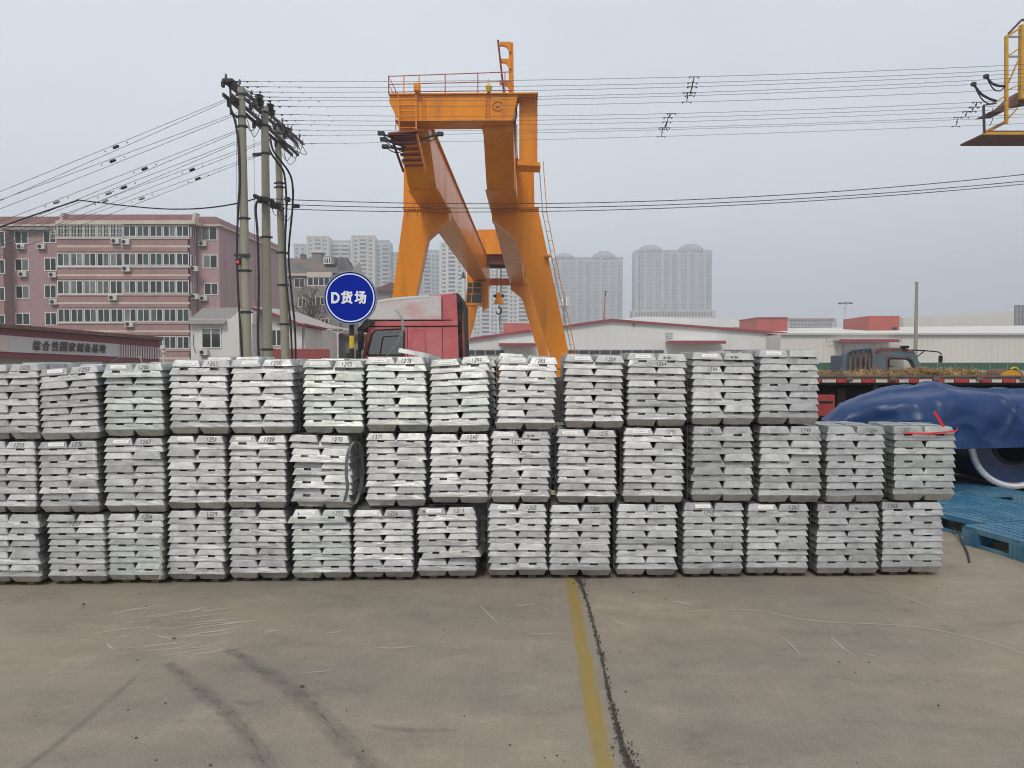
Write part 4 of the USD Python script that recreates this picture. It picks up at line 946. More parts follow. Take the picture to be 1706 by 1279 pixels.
# ------------------------------------------------------------------ round yard sign
GLYPH = json.loads(r'''{"货":[[[0,61,0,65,2,67,19,76,31,89,38,88,44,83,42,78,34,71,35,69,48,72,48,85,50,88,62,88,64,85,65,77,79,81,85,85,91,84,96,78,96,74,90,71,89,68,98,65,98,55,93,46,86,44,86,8,85,7,98,0,98,-4,95,-9,92,-12,87,-12,77,-6,50,3,40,-4,30,-8,15,-12,9,-12,3,-5,2,-1,5,2,18,4,15,9,15,43,19,46,19,57,17,58,9,53],[80,67,64,62,64,59,83,59,84,60,84,67],[58,31,57,16,59,15,70,12,70,31],[35,59,34,46,52,46,49,51,48,58,38,56],[31,10,36,11,41,16,42,31,31,31]]],"场":[[[0,9,1,16,13,20,13,49,3,49,1,51,1,62,3,64,13,64,13,84,15,87,28,86,28,64,37,64,39,62,40,56,51,62,57,68,34,70,33,80,36,84,82,84,89,78,88,73,68,57,96,56,98,54,94,4,91,-5,86,-10,81,-12,66,-11,62,2,46,-12,41,-12,34,-6,34,-2,50,10,57,19,58,23,44,10,33,12,9,1,4,1],[64,4,77,3,80,16,81,33,79,33,71,14],[58,24,60,24,60,26,58,26],[28,27,37,28,40,26,46,32,50,41,39,40,34,49,28,49]]],"综":[[[76,18,77,22,86,24,99,0,89,-4]],[[4,41,2,51,6,53,13,65,21,86,29,84,31,79,18,53,26,54,32,65,39,62,39,74,62,74,58,84,65,87,70,85,75,74,96,73,96,54,87,53,86,45,48,45,47,53,38,53,23,33,25,31,37,33,39,38,95,38,96,27,73,27,73,-4,71,-8,66,-10,53,-10,50,-2,51,0,62,1,62,27,38,27,37,23,6,16,3,26,10,31,17,42],[50,57,84,56,84,63,50,63]],[[4,-4,3,7,33,14,41,12,48,24,58,21,55,13,41,-5,32,2,9,-4]]],"合":[[[2,46,3,50,18,56,35,68,51,87,60,83,58,76,69,66,99,50,93,40,78,47,76,42,24,42,22,45,8,39],[51,67,36,53,66,54]],[[18,34,83,34,84,-9,73,-10,71,-5,30,-5,29,-10,18,-10],[30,23,29,6,72,6,72,23]]],"性":[[[1,38,6,66,15,66,16,86,27,85,27,69,33,69,38,58,45,82,55,80,53,65,60,65,60,85,71,86,72,65,94,65,95,63,94,54,72,54,72,37,92,37,92,26,72,26,72,4,96,4,97,-6,32,-7,32,4,60,4,60,25,40,26,40,38,32,42,33,47,30,48,28,54,27,-9,16,-10,15,48,9,35],[41,38,60,37,60,54,49,54]]],"国":[[[7,82,93,82,93,-10,82,-10,80,-5,19,-5,18,-10,7,-10],[18,7,81,6,80,12,21,12,21,21,44,22,44,34,25,35,26,45,44,45,44,55,23,55,23,66,77,66,78,57,76,55,55,55,55,46,75,44,75,35,69,32,75,27,76,21,80,20,81,71,18,71],[56,34,55,21,65,21,64,25]]],"家":[[[4,2,5,5,23,10,49,26,49,28,45,28,23,16,14,13,9,14,6,19,7,23,30,30,43,38,38,40,22,32,10,30,6,39,27,45,33,49,20,50,18,54,6,54,7,77,42,77,40,83,48,87,53,85,56,77,94,77,94,53,83,53,83,66,18,65,19,60,81,60,81,49,87,45,87,42,74,33,73,28,85,11,98,4,98,0,93,-6,79,1,63,24,62,4,59,-3,52,-9,35,-10,32,-3,32,1,47,1,51,8,51,13,13,-5,8,-5],[50,47,59,35,76,49,54,50]]],"储":[[[1,41,21,87,29,85,29,79,35,81,47,67,49,75,61,75,62,86,72,86,73,75,84,75,87,83,96,81,96,75,86,57,97,56,98,46,76,45,71,39,93,38,94,36,93,-9,84,-10,82,-5,66,-5,64,-10,55,-10,53,5,34,-7,29,0,33,9,33,43,24,43,23,-8,22,-10,12,-10,12,39,5,34],[65,6,83,5,83,12,65,12],[65,23,83,22,83,28,65,28],[72,59,75,60,76,64,72,64],[28,73,23,54,43,54,43,32,60,43,60,45,46,45,45,55,61,56,61,64,48,65,42,59,39,59],[43,13,50,16,54,15,54,24,48,22,43,26]]],"备":[[[1,40,3,44,19,46,36,52,29,60,13,51,6,57,6,61,27,74,36,87,46,85,45,78,77,78,82,75,83,72,79,66,64,52,99,44,94,34,85,35,84,-10,73,-10,72,-7,28,-7,26,-10,15,-10,15,34,6,32],[57,11,56,4,73,4,73,11],[57,27,56,21,73,21,73,27],[51,45,35,38,66,39],[38,67,50,58,62,66],[44,10,27,11,27,4,44,4],[44,26,27,27,27,21,44,21]]],"基":[[[2,11,4,16,21,27,3,28,3,38,22,39,22,66,8,66,8,76,22,76,23,86,34,86,34,76,66,76,67,86,77,86,78,76,93,76,92,66,78,66,78,39,97,38,97,28,80,27,98,16,99,13,93,6,78,14,76,10,56,9,56,2,90,2,89,-8,11,-8,11,2,44,2,44,10,24,10,22,13,7,5],[57,28,56,20,70,20,65,28],[34,39,65,38,66,40,35,41],[34,52,65,51,66,53,35,54],[35,66,35,64,66,65,65,66],[31,21,44,20,44,28,36,28]]],"地":[[[30,42,31,45,41,49,41,76,52,76,54,54,61,57,62,86,72,86,73,63,85,69,94,67,93,24,86,17,74,17,72,12,63,12,61,15,61,45,52,42,52,4,85,3,88,17,91,17,98,14,95,-3,87,-8,51,-8,44,-5,41,1,41,36,34,34],[73,28,82,27,83,54,73,51]],[[1,14,3,18,15,23,15,51,3,51,2,61,15,62,15,84,26,85,26,62,38,61,37,51,26,51,26,27,36,31,39,21,9,6,4,7]]]}''')
def glyph(ch):
    return shapely.union_all([sg.Polygon(np.array(r[0]).reshape(-1, 2), [np.array(h).reshape(-1, 2) for h in r[1:]]).buffer(0) for r in GLYPH[ch]])
YS = 9.0
c = P(584, 496, YS)
t = thing('round_sign', 'round blue yard sign on a black and yellow post in front of the red truck', 'sign', (c[0], YS, 0))
zc = c[2]; r = .305
obj('disc', MB().lathe([(0, -.018), (r - .004, -.018), (r, -.012), (r, .012), (r - .004, .018), (0, .018)][::-1], (0, 0, zc), 'y', 64), 'sign_blue', t, smooth=30)
obj('edge_rim', MB().lathe([(r - .006, -.024), (r + .006, -.024), (r + .006, .024), (r - .006, .024), (r - .006, -.024)], (0, 0, zc), 'y', 64), 'galvanised', t, smooth=30)
obj('white_ring', MB().lathe([(r - .036, .0), (r - .022, .0), (r - .022, .003), (r - .036, .003), (r - .036, 0)], (0, -.0215, zc), 'y', 64), 'sign_white', t, smooth=30)
fy = lambda u, v, w: (u, w, v)
import shapely.affinity as aff
for ch, ox, wd, ht in (('货', -.075, .135, .150), ('场', .085, .135, .150)):
    gpoly = glyph(ch); b0 = gpoly.bounds
    gpoly = aff.scale(aff.translate(gpoly, -(b0[0] + b0[2]) / 2, -(b0[1] + b0[3]) / 2), wd / (b0[2] - b0[0]), ht / (b0[3] - b0[1]), origin=(0, 0))
    gpoly = aff.translate(gpoly, ox + .035, zc + .005)
    obj('lettering', MB().prism(gpoly, fy, -.0225, -.0185), 'sign_white', t)
D = sg.box(-.225, -.065, -.195, .065).union(sg.Point(-.185, 0).buffer(.066).difference(sg.Point(-.185, 0).buffer(.038)).intersection(sg.box(-.188, -.1, 0, .1))).union(sg.box(-.22, .0375, -.185, .0655)).union(sg.box(-.22, -.0655, -.185, -.0375))
obj('lettering', MB().prism(aff.translate(aff.scale(D, .95, 1), 0.0, zc), fy, -.0225, -.0185), 'sign_white', t)
edges = [0, .35, .62, .90, 1.17, 1.44, P(0, 580, YS)[2], P(0, 559, YS)[2], zc + .1]
for k in range(len(edges) - 1):
    obj('post_band', MB().tube([(0, .05, edges[k]), (0, .05, edges[k + 1])], .029, 14), 'post_yellow' if k % 2 == 0 else 'post_black', t, smooth=40)
# ------------------------------------------------------------------ concrete poles with cross arms and insulators
def pole(label, px_top, py_top, px_low, Y, r_top, r_low, bands):
    top = P(px_top, py_top, Y); lowx = P(px_low, 600, Y)[0]
    zl = 1.5
    dx = (lowx - top[0]) / (zl - top[2])
    base = np.array([top[0] + dx * (0 - top[2]), Y, 0])
    t = thing('concrete_pole', label, 'utility pole', tuple(base), group='concrete poles of the overhead line')
    zs = np.linspace(0, top[2], 30)
    rr = r_low + (r_top - r_low) * zs / top[2]
    obj('shaft', MB().tube(np.stack([dx * zs, 0 * zs, zs], 1), rr, 20), 'pole_concrete', t, smooth=40)
    for py in bands:
        z = P(px_top, py, Y)[2]
        r = r_low + (r_top - r_low) * z / top[2]
        c = np.array([dx * z, 0, z])
        obj('band', MB().tube([c - [0, 0, .035], c + [0, 0, .035]], r + .014, 18).box(c + [r + .03, 0, 0], (.08, .05, .05)).box(c - [r + .03, 0, 0], (.08, .05, .05)), 'dark_steel', t, smooth=40)
    return t, base, dx, top
PO = [pole('nearest weathered concrete pole with a small red lamp, beside the white house', 402, 146, 411.5, 22.9, .105, .150, [158, 195, 211, 364, 451, 520]),
      pole('middle weathered concrete pole carrying most of the insulators', 441, 178, 446, 25.0, .115, .165, [188, 210, 256, 333, 395, 582]),
      pole('farthest concrete pole with looped cables beside the grey old building', 462, 208, 476, 27.2, .105, .160, [222, 305, 312, 421, 475, 540])]
# lamp box on the first pole
t, base, dx, top = PO[0]
z = P(400, 436, 22.9)[2]
loc = np.array([dx * z, 0, z])
q = obj('signal_box', MB().mesh(chamfer_box((.13, .12, .22), .015, loc + [-.14, -.16, 0])).box(loc + [-.05, -.15, .18], (.42, .05, .07)).box(loc + [.16, -.16, .16], (.09, .09, .12)), 'led_body', t)
obj('signal_lamp', MB().lathe([(0, 0), (.032, .002), (.036, .012), (0, .014)], loc + [-.14, -.235, -.03], 'y', 14), 'red_lamp', q)

def arm(px0, py0, px1, py1, z, w=.10, brace=None):
    """A steel cross arm running from pole to pole at height z."""
    d0, d1 = ray(px0, py0), ray(px1, py1)
    k0, k1 = (z - EYE) / d0[2], (z - EYE) / d1[2]
    return np.array([0, 0, EYE]) + d0 * k0, np.array([0, 0, EYE]) + d1 * k1
t = thing('cross_arm', 'upper steel cross arm spanning the three concrete poles', 'cross arm', (0, 0, 0))
A0, A1 = arm(378, 133, 500, 239, 9.62)
side = np.array([.11, 0, 0])
for s in (-1, 1):
    obj('arm_bar', MB().beam(A0 + s * side, A1 + s * side, .055, .10), 'dark_steel', t)
obj('arm_strut', MB().beam(A0 + [.0, .25, 0], A0 + [.0, .3, -.5], .05, .05).beam(A0 + [.0, .3, -.5], A0 + [.1, 1.0, -.45], .05, .05), 'dark_steel', t)
t = thing('cross_arm', 'lower steel cross arm spanning the three concrete poles', 'cross arm', (0, 0, 0))
B0, B1 = arm(378, 157, 492, 258, 9.05)
for s in (-1, 1):
    obj('arm_bar', MB().beam(B0 + s * side, B1 + s * side, .055, .10), 'dark_steel', t)
obj('arm_strut', MB().beam(B0 + [.0, .25, 0], B0 + [.0, .3, -.45], .05, .05).beam(B0 + [.0, .3, -.45], B0 + [.1, 1.0, -.40], .05, .05), 'dark_steel', t)
t = thing('cross_arm', 'short steel bracket low on the middle pole holding the three low cables', 'cross arm', (0, 0, 0))
C0, C1 = P(424, 326, 23.9), P(466, 345, 27.0)
obj('arm_bar', MB().beam(C0, C1, .09, .10), 'dark_steel', t)
for f in (.25, .5, .75):
    c = C0 + (C1 - C0) * f
    obj('clamp', MB().mesh(chamfer_box((.34, .20, .2), .03, c + [0.05, 0, -.03])).tube([c + [.1, 0, -.1], c + [.25, .02, -.22], c + [.35, 0, -.1]], .03, 6), 'dark_steel', t)
t = thing('cross_arm', 'stub bracket sticking out from the middle pole', 'cross arm', (0, 0, 0))
obj('arm_bar', MB().beam(P(421, 258, 25.0), P(447, 255.5, 25.0), .07, .10), 'dark_steel', t)

ORDINAL = 'first second third fourth fifth sixth seventh eighth ninth tenth eleventh twelfth thirteenth last'.split()
# clamps, pins and jumpers that crowd the arms
for (P0, P1, nm) in ((A0, A1, 'upper'), (B0, B1, 'lower')):
    for k, pl_ in enumerate(PO):
        f = (pl_[1][1] - P0[1]) / (P1[1] - P0[1])
        c = P0 + (P1 - P0) * f
        obj('arm_clamp', MB().mesh(chamfer_box((.34, .22, .14), .03, c)).mesh(chamfer_box((.07, .34, .08), .02, c + [.15, .05, -.12])).mesh(chamfer_box((.09, .12, .18), .02, c + [-.15, -.06, -.10])), 'dark_steel',
            label=f'dark clamp holding the {nm} cross arm to the ' + ('nearest', 'middle', 'farthest')[k] + ' pole', cat='clamp')
rs = np.random.RandomState(31)
for k in range(9):
    f = .08 + .1 * k
    a_ = A0 + (A1 - A0) * f + [.15, 0, 0]; b_ = B0 + (B1 - B0) * min(1, f + rs.uniform(-.05, .08)) + [.15, 0, 0]
    m_ = (a_ + b_) / 2 + [rs.uniform(.15, .55), rs.uniform(-.1, .1), rs.uniform(-.5, -.1)]
    obj('jumper_wire', MB().tube(spline([a_, m_, b_], 16), .013, 5), 'wire_metal', smooth=True, label=f'{ORDINAL[k]} thin jumper wire from the near tip of the upper cross arm', cat='wire', group='jumper wires on the pole arms')
for k in range(14):
    f = .03 + .07 * k
    c = A0 + (A1 - A0) * f + [(-.11, .11)[k % 2], 0, .05]
    obj('arm_pin', MB().tube([c, c + [0, 0, .06], c + [0, 0, .09], c + [0, 0, .2]], [.015, .015, .045, .03], 8), 'insulator_glaze', label=f'{ORDINAL[k]} small pin insulator from the near tip of the upper cross arm', cat='insulator', group='pin insulators on the upper arm')

def insulator(px, py, Y, label, n=6, r=.15, axis=(0.25, 0, 1.0), step=.05):
    c = P(px, py, Y); ax = np.array(axis, float); ax /= np.linalg.norm(ax)
    t = thing('disc_insulator', label, 'insulator', tuple(c), group='insulators on the poles')
    for k in range(n):
        o = ax * (k - n / 2) * step
        obj('disc', MB().tube([o - ax * .008, o, o + ax * .02], [r * .55, r, r * .35], 14), 'insulator_glaze', t, smooth=50)
    obj('pin', MB().tube([-ax * (n / 2 * step + .09), ax * (n / 2 * step + .09)], .02, 6), 'dark_steel', t)
for a in ((432, 164, 24.4, 'grey disc insulator string standing nearest above the middle pole', 6, .13, (.12, 0, 1)), (434, 172, 24.6, 'grey disc insulator string half hidden by the one nearest the middle pole', 5, .12, (.12, 0, 1)),
          (450, 179, 25.4, 'grey disc insulator string just beyond the middle pole top', 6, .13, (.1, 0, 1)), (453, 187, 25.6, 'lower grey disc insulator string just beyond the middle pole', 5, .12, (.1, 0, 1)),
          (479, 217, 27.6, 'small disc insulator string above the farthest pole arm', 5, .12, (.1, 0, 1)), (474, 225, 27.5, 'small pale disc insulator beside the farthest pole', 4, .12, (.1, 0, 1)),
          (489, 232, 28.4, 'dark insulator clamp string near the far tip of the upper arm', 5, .11, (.5, .2, -.8)), (494, 240, 28.9, 'dark insulator clamp string at the far tip of the upper arm', 5, .10, (.5, .2, -.8))):
    insulator(*a)

# conductors running right along the crane way
WY = lambda y: (9.62 - EYE) * FPX / (595 - y) * 1.0
rs = np.random.RandomState(8)
wires = [(386, 135, 132, 109), (404, 144, 142, 117.5), (410, 153, 149, 124), (425, 161, 159, 131), (440, 167, 164, 138), (458, 176.5, 174, 150), (462, 190, 192, 168), (470, 200, 199, 176),
         (466, 207, 206, 183), (478, 216, 215.5, 192), (486, 225, 219.5, 196), (500, 239, 231, 207)]
ORD = 'topmost second third fourth fifth sixth seventh eighth ninth tenth eleventh lowest'.split()
WIRE_PT = []
for k, (xl, yl, ym, yr) in enumerate(wires):
    Yl = WY(yl)
    a = P(xl, yl, Yl); b = P(960, ym, Yl - .022 * 9); c = P(1670, yr, Yl - .022 * 22)
    tt = np.linspace(0, 1.5, 60)
    # a smooth curve through the three known points, going on to the right
    pa = lambda t, a=a, b=b, c=c: a * (t - .45) * (t - 1) / (.45 * 1.0) + b * t * (t - 1) / (.45 * -.55) + c * t * (t - .45) / (1 * .55)
    pts = np.array([pa(t) for t in tt])
    lab = f'{ORD[k]} thin conductor wire of the line between the poles and the cranes'
    if k == 0: lab = 'topmost thin conductor wire of the line between the poles and the cranes'
    t = thing('overhead_wire', lab, 'wire', (0, 0, 0), group='conductor wires')
    obj('conductor', MB().tube(pts, .0068, 5), 'wire_metal', t, smooth=True)
    mb = MB()
    d = (pts[1] - pts[0]) / np.linalg.norm(pts[1] - pts[0])
    for off, s_ in ((.15, .022), (.45, .014), (1.1, .011), (1.7, .011)):
        mb.mesh(chamfer_box((s_ * 3, s_ * 2, s_ * 2.2), .006, pts[0] + d * off + [0, 0, -.02]))
    mb.tube([pts[0] - d * .15, pts[0] + d * .75], .010, 6)
    obj('line_clamp', mb, 'dark_steel', t, kind='stuff')
    WIRE_PT.append((pa, a, b, c))
def on_wire(k, px):
    pa = WIRE_PT[k][0]
    best = min((abs((CX + FPX * p[0] / (np.dot(p - [0, 0, EYE], FWD))) - px), i) for i, p in enumerate([pa(t) for t in np.linspace(0, 1.2, 600)]))
    return pa(np.linspace(0, 1.2, 600)[best[1]])
def hanger(k0, k1, px, label):
    p, q = on_wire(k0, px), on_wire(k1, px - 4)
    t = thing('wire_spacer', label, 'wire spacer', (0, 0, 0), group='spacers holding the wires apart')
    for c, nm in ((p, 'clamp'), (q, 'clamp')):
        obj(nm, MB().box(c, (.30, .02, .02)).box(c + [-.13, 0, -.015], (.04, .03, .045)).box(c + [.13, 0, -.015], (.04, .03, .045)), 'wire_metal', t)
    obj('rod', MB().beam(p, q, .022, .022).mesh(chamfer_box((.045, .045, .07), .01, (p + q) / 2)), 'wire_metal', t)
for n, (cl, sets) in enumerate((('upper wires right of the crane', [(0, 2, 1157), (1, 3, 1154), (2, 4, 1152), (3, 5, 1147)]),
                                ('lower wires right of the crane', [(6, 7, 1118), (7, 9, 1114), (8, 10, 1110), (9, 11, 1105)]),
                                ('lower wires by the crane platform at the picture edge', [(6, 7, 1629), (7, 8, 1622), (8, 9, 1612), (9, 11, 1596)]))):
    for m, (k0, k1, px) in enumerate(sets):
        hanger(k0, k1, px, f'{("highest", "second highest", "second lowest", "lowest")[m]} spacer on the {cl}')

# stay wires with strain insulators down to the left
stays = [((382, 163, 22.9), (0, 316), [(.505, .0)]), ((395, 187, 22.9), (0, 330), [(.535, 0)]), ((395, 217, 22.9), (0, 366), [(.40, 0), (.77, 1)]), ((393, 236, 23.0), (0, 384), [(.485, 0), (.55, 1)]),
         ((440, 234, 25.0), (0, 392), [(.28, 0), (.61, 1)]), ((430, 257, 25.0), (0, 408), [(.24, 0), (.46, 1)])]
nth = 'uppermost second third fourth fifth lowest'.split()
for k, ((px, py, Y), (qx, qy), ins) in enumerate(stays):
    a = P(px, py, Y); b = P(qx, qy, Y - 1.0)
    tg = b + (b - a) * (b[2] / (a[2] - b[2]))
    t = thing('stay_wire', f'{nth[k]} slanting stay wire from the poles down past the pink building', 'stay wire', (0, 0, 0), group='stay wires')
    for s, off in ((0, 0.0), (1, .055)):
        n_ = np.linspace(0, 1, 50)[:, None]
        pts = a + (tg - a) * n_
        pts[:, 2] -= (.10 + off * 3.5) * np.sin(np.pi * n_[:, 0]) * (1 if s else .6) + off
        obj('strand', MB().tube(pts, .0072, 5), 'wire_metal', t, smooth=True)
        if s == 0: base_pts = pts
    full = np.linalg.norm(tg - a); seg = np.linalg.norm(b - a)
    for f, g_ in ins:
        c = a + (b - a) * f; c[2] -= .10
        d = (b - a) / seg
        obj('strain_insulator', MB().tube([c - d * .09, c - d * .07, c + d * .07, c + d * .09], [.022, .042, .042, .022], 10), 'black_rubber' if g_ == 0 else 'galvanised', t, smooth=40)
        obj('clip', MB().box(c + d * .32, (.03, .02, .03)).box(c - d * .34, (.03, .02, .03)), 'dark_steel', t, kind='stuff')
# low cables
for k, (yl, ym, yr, r) in enumerate(((332, 338, 291, .013), (338, 345, 302, .013), (343, 351, 307, .013))):
    a, b, c = P(448 + k * 14, yl - 1 + k * 3, 24.4 + k), P(960, ym, 24.2 + k), P(1700, yr, 23.8 + k)
    t_ = np.linspace(0, 1.35, 60)[:, None]
    m = .41
    pts = a * (t_ - m) * (t_ - 1) / m + b * t_ * (t_ - 1) / (m * (m - 1)) + c * t_ * (t_ - m) / (1 - m)
    obj('low_cable', MB().tube(pts, r, 5), 'black_rubber', smooth=True, label=f'{("upper", "middle", "lower")[k]} sagging black cable crossing in front of the crane legs', cat='cable', group='low sagging cables')
a = [P(438, 327, 25.0), P(398, 338, 23), P(340, 346.5, 24), P(280, 348, 25), P(215, 343, 26), P(130, 333, 27)]
obj('low_cable', MB().tube(spline(a, 50), .022, 6), 'black_rubber', smooth=True, label='black cable sagging in front of the roof of the pink building', cat='cable')
a = [P(131, 333, 27), P(60, 357, 26), P(0, 378, 25), P(-160, 436, 24), P(-420, 530, 23)]
obj('low_cable', MB().tube(spline(a, 40), .03, 6), 'black_rubber', smooth=True, label='thick black cable bundle dropping out of the picture over the pink building', cat='cable')
# cables running down the poles
def drop(pts, r, label):
    obj('pole_cable', MB().tube(spline([P(*p) for p in pts], 60), r, 8), 'black_rubber', smooth=True, label=label, cat='cable', group='cables down the poles')
drop([(379, 160, 22.7), (381, 172, 22.7), (388, 190, 22.75), (393, 208, 22.75), (397, 240, 22.75), (399, 300, 22.75), (397, 345, 22.75), (395, 400, 22.75), (396, 470, 22.75), (400, 540, 22.75), (403, 602, 22.75)], .034, 'thick black cable down the nearest concrete pole')
drop([(428, 335, 24.7), (426, 350, 24.7), (429, 390, 24.7), (431, 470, 24.7), (430, 560, 24.7), (432, 602, 24.7)], .04, 'thick black cable hanging along the middle concrete pole')
drop([(447, 232, 26.6), (449, 250, 26.6), (462, 270, 26.7), (472, 285, 26.9), (476, 310, 27.0), (477, 350, 27), (475, 420, 27), (478, 480, 27), (484, 540, 27), (487, 602, 27)], .036, 'inner black cable bowing out along the farthest pole')
drop([(450, 230, 26.8), (455, 250, 26.8), (468, 268, 26.9), (483, 290, 27.1), (488, 315, 27.2), (487, 350, 27.2), (481, 420, 27.2), (485, 480, 27.2), (491, 540, 27.2), (493, 602, 27.2)], .036, 'outer black cable bowing out along the farthest pole')
obj('pole_clamp', MB().mesh(chamfer_box((.2, .14, .16), .03, P(479, 332, 26.9))).mesh(chamfer_box((.26, .14, .13), .03, P(493, 343, 27.0))), 'dark_steel', label='dark cable clamps on the bowed cables of the farthest pole', cat='clamp')
rs = np.random.RandomState(21)
for k, (px, py, Y, w) in enumerate(((418, 205, 23.8, 14), (424, 215, 24.2, 12), (478, 252, 27.6, 14), (484, 262, 27.8, 12), (490, 250, 28.2, 15), (470, 350, 26.6, 10), (460, 345, 26.0, 9), (478, 355, 27.0, 10))):
    a = [P(px - w, py - 16, Y), P(px - w * .6, py + rs.uniform(0, 8), Y), P(px, py + 14 + rs.uniform(-3, 4), Y + .3), P(px + w * .7, py + rs.uniform(-2, 4), Y + .3), P(px + w, py - 18, Y + .2)]
    obj('wire_loop', MB().tube(spline(a, 24), .012, 5), 'wire_metal', smooth=True, label=['upper loose wire loop between the nearest and middle poles', 'lower loose wire loop between the nearest and middle poles', 'nearest loose wire loop dangling beside the farthest pole', 'lowest loose wire loop dangling beside the farthest pole', 'outermost loose wire loop dangling beside the farthest pole', 'middle loose wire loop below the low cable bracket', 'inner loose wire loop below the low cable bracket', 'outer loose wire loop below the low cable bracket'][k], cat='wire loop', group=('wire loops by the middle pole', 'wire loops by the farthest pole', 'wire loops by the low bracket')[0 if k < 2 else 1 if k < 5 else 2])
for px, Y in ((394, 22.95), (423, 25.05)):
    obj('earth_wire', MB().tube([P(px, 195, Y), P(px + 1, 400, Y), P(px + 6, 600, Y)], .006, 5), 'wire_metal', label='thin straight earth wire beside the ' + ('nearest' if px == 394 else 'middle') + ' concrete pole', cat='wire')

# ------------------------------------------------------------------ gantry crane
KC = 1.3
U = np.array([.0221, .99976]); V = np.array([.99976, -.0221])
def C(s, t, z):
    if s < 3 and z > 8.84:
        z = np.interp(z, [8.84, 8.95, 9.86, 12.0], [8.74, 8.84, 9.59, 11.62])
    b = np.array([-1.757, 24.2]) + s * U + t * V
    return np.array([KC * b[0], KC * b[1], EYE + KC * (z - EYE)])
Z0 = EYE - EYE / KC                       # yard level in the crane's own measure
crane = thing('gantry_crane', 'large orange double girder gantry crane spanning the yard behind the stack', 'gantry crane', (0, 0, 0))
sz = lambda t0, t1: None
def girder(t0, t1):
    prof = [(.1, 8.95), (.1, 8.6), (.25, 8.5), (1.9, 7.35), (2.3, 7.25), (38.3, 7.25), (38.3, 8.98), (.1, 8.98)]
    mb = MB().prism(prof, lambda u, v, w: C(u, w, v), t0, t1)
    mb.prism([(-.05, 8.98), (38.4, 8.98), (38.4, 9.03), (-.05, 9.03)], lambda u, v, w: C(u, w, v), t0 - .08, t1 + .08)
    mb.prism([(2.3, 7.21), (38.35, 7.21), (38.35, 7.25), (2.3, 7.25)], lambda u, v, w: C(u, w, v), t0 - .06, t1 + .06)
    return mb
for s in (-1, 1):
    gp = obj('girder', girder(1.325 * s - .47, 1.325 * s + .47), 'orange_paint', crane)
    for k in range(1, 8):
        x = k * 4.8
        obj('splice_joint', MB().prism([(x, 7.27), (x + .10, 7.27), (x + .10, 8.96), (x, 8.96)], lambda u, v, w: C(u, w, v), 1.325 * s - .478, 1.325 * s + .478), 'orange_paint', gp)
    obj('rail', MB().prism([(0, 9.03), (38.3, 9.03), (38.3, 9.11), (0, 9.11)], lambda u, v, w: C(u, w, v), 1.325 * s - .05, 1.325 * s + .05), 'dark_steel', crane)
tz = lambda u, v, w: C(w, u, v)
beam = sg.Polygon([(-1.75, 8.93), (-2.0, 9.55), (-2.0, 9.82), (1.95, 9.82), (1.78, 8.90), (-1.2, 8.90)])
bm = obj('tip_beam', MB().prism(beam, tz, -.35, .45), 'orange_paint', crane)
obj('beam_flange', MB().prism([(-2.02, 9.82), (2.56, 9.82), (2.56, 9.86), (-2.02, 9.86)], tz, -.42, .5).prism([(-1.75, 8.86), (1.78, 8.86), (1.78, 8.90), (-1.75, 8.90)], tz, -.40, .48), 'orange_paint', bm)
mb = MB()
for t_ in (-.98, 0.98):
    for z in np.linspace(8.98, 9.74, 10):
        mb.box(C(-.36, t_, z), (.05, .04, .05)); mb.box(C(-.36, t_ + .09, z), (.05, .04, .05))
obj('bolt_rows', mb, 'orange_paint', bm, kind='stuff')
a = np.linspace(0, 2 * np.pi, 33)
obj('maker_emblem', MB().tube(np.array([C(-.36, 1.33 + .16 * math.cos(q), 9.38 + .17 * math.sin(q)) for q in a[3:-3]]), .012, 5).box(C(-.36, 1.33, 9.36), (.14, .01, .05)), 'red_oxide', bm)
pb = obj('side_box', MB().prism([(1.98, 7.62), (2.55, 7.55), (2.55, 9.82), (1.98, 9.82)], tz, .05, .75), 'orange_paint', crane)
obj('box_flange', MB().prism([(1.92, 7.5), (2.64, 7.46), (2.64, 7.56), (1.92, 7.62)], tz, -.03, .85), 'orange_paint', pb)
obj('work_lamp', MB().tube([C(-.1, 1.9, 8.7), C(-.1, 1.9, 7.7)], .035, 8), 'galvanised', crane)
obj('cable_pipe', MB().tube([C(0.0, 1.88, 9.6), C(-.05, 1.9, 9.2), C(.1, 1.84, 8.9), C(.1, 1.9, 8.3)], .04, 6), 'red_oxide', crane)
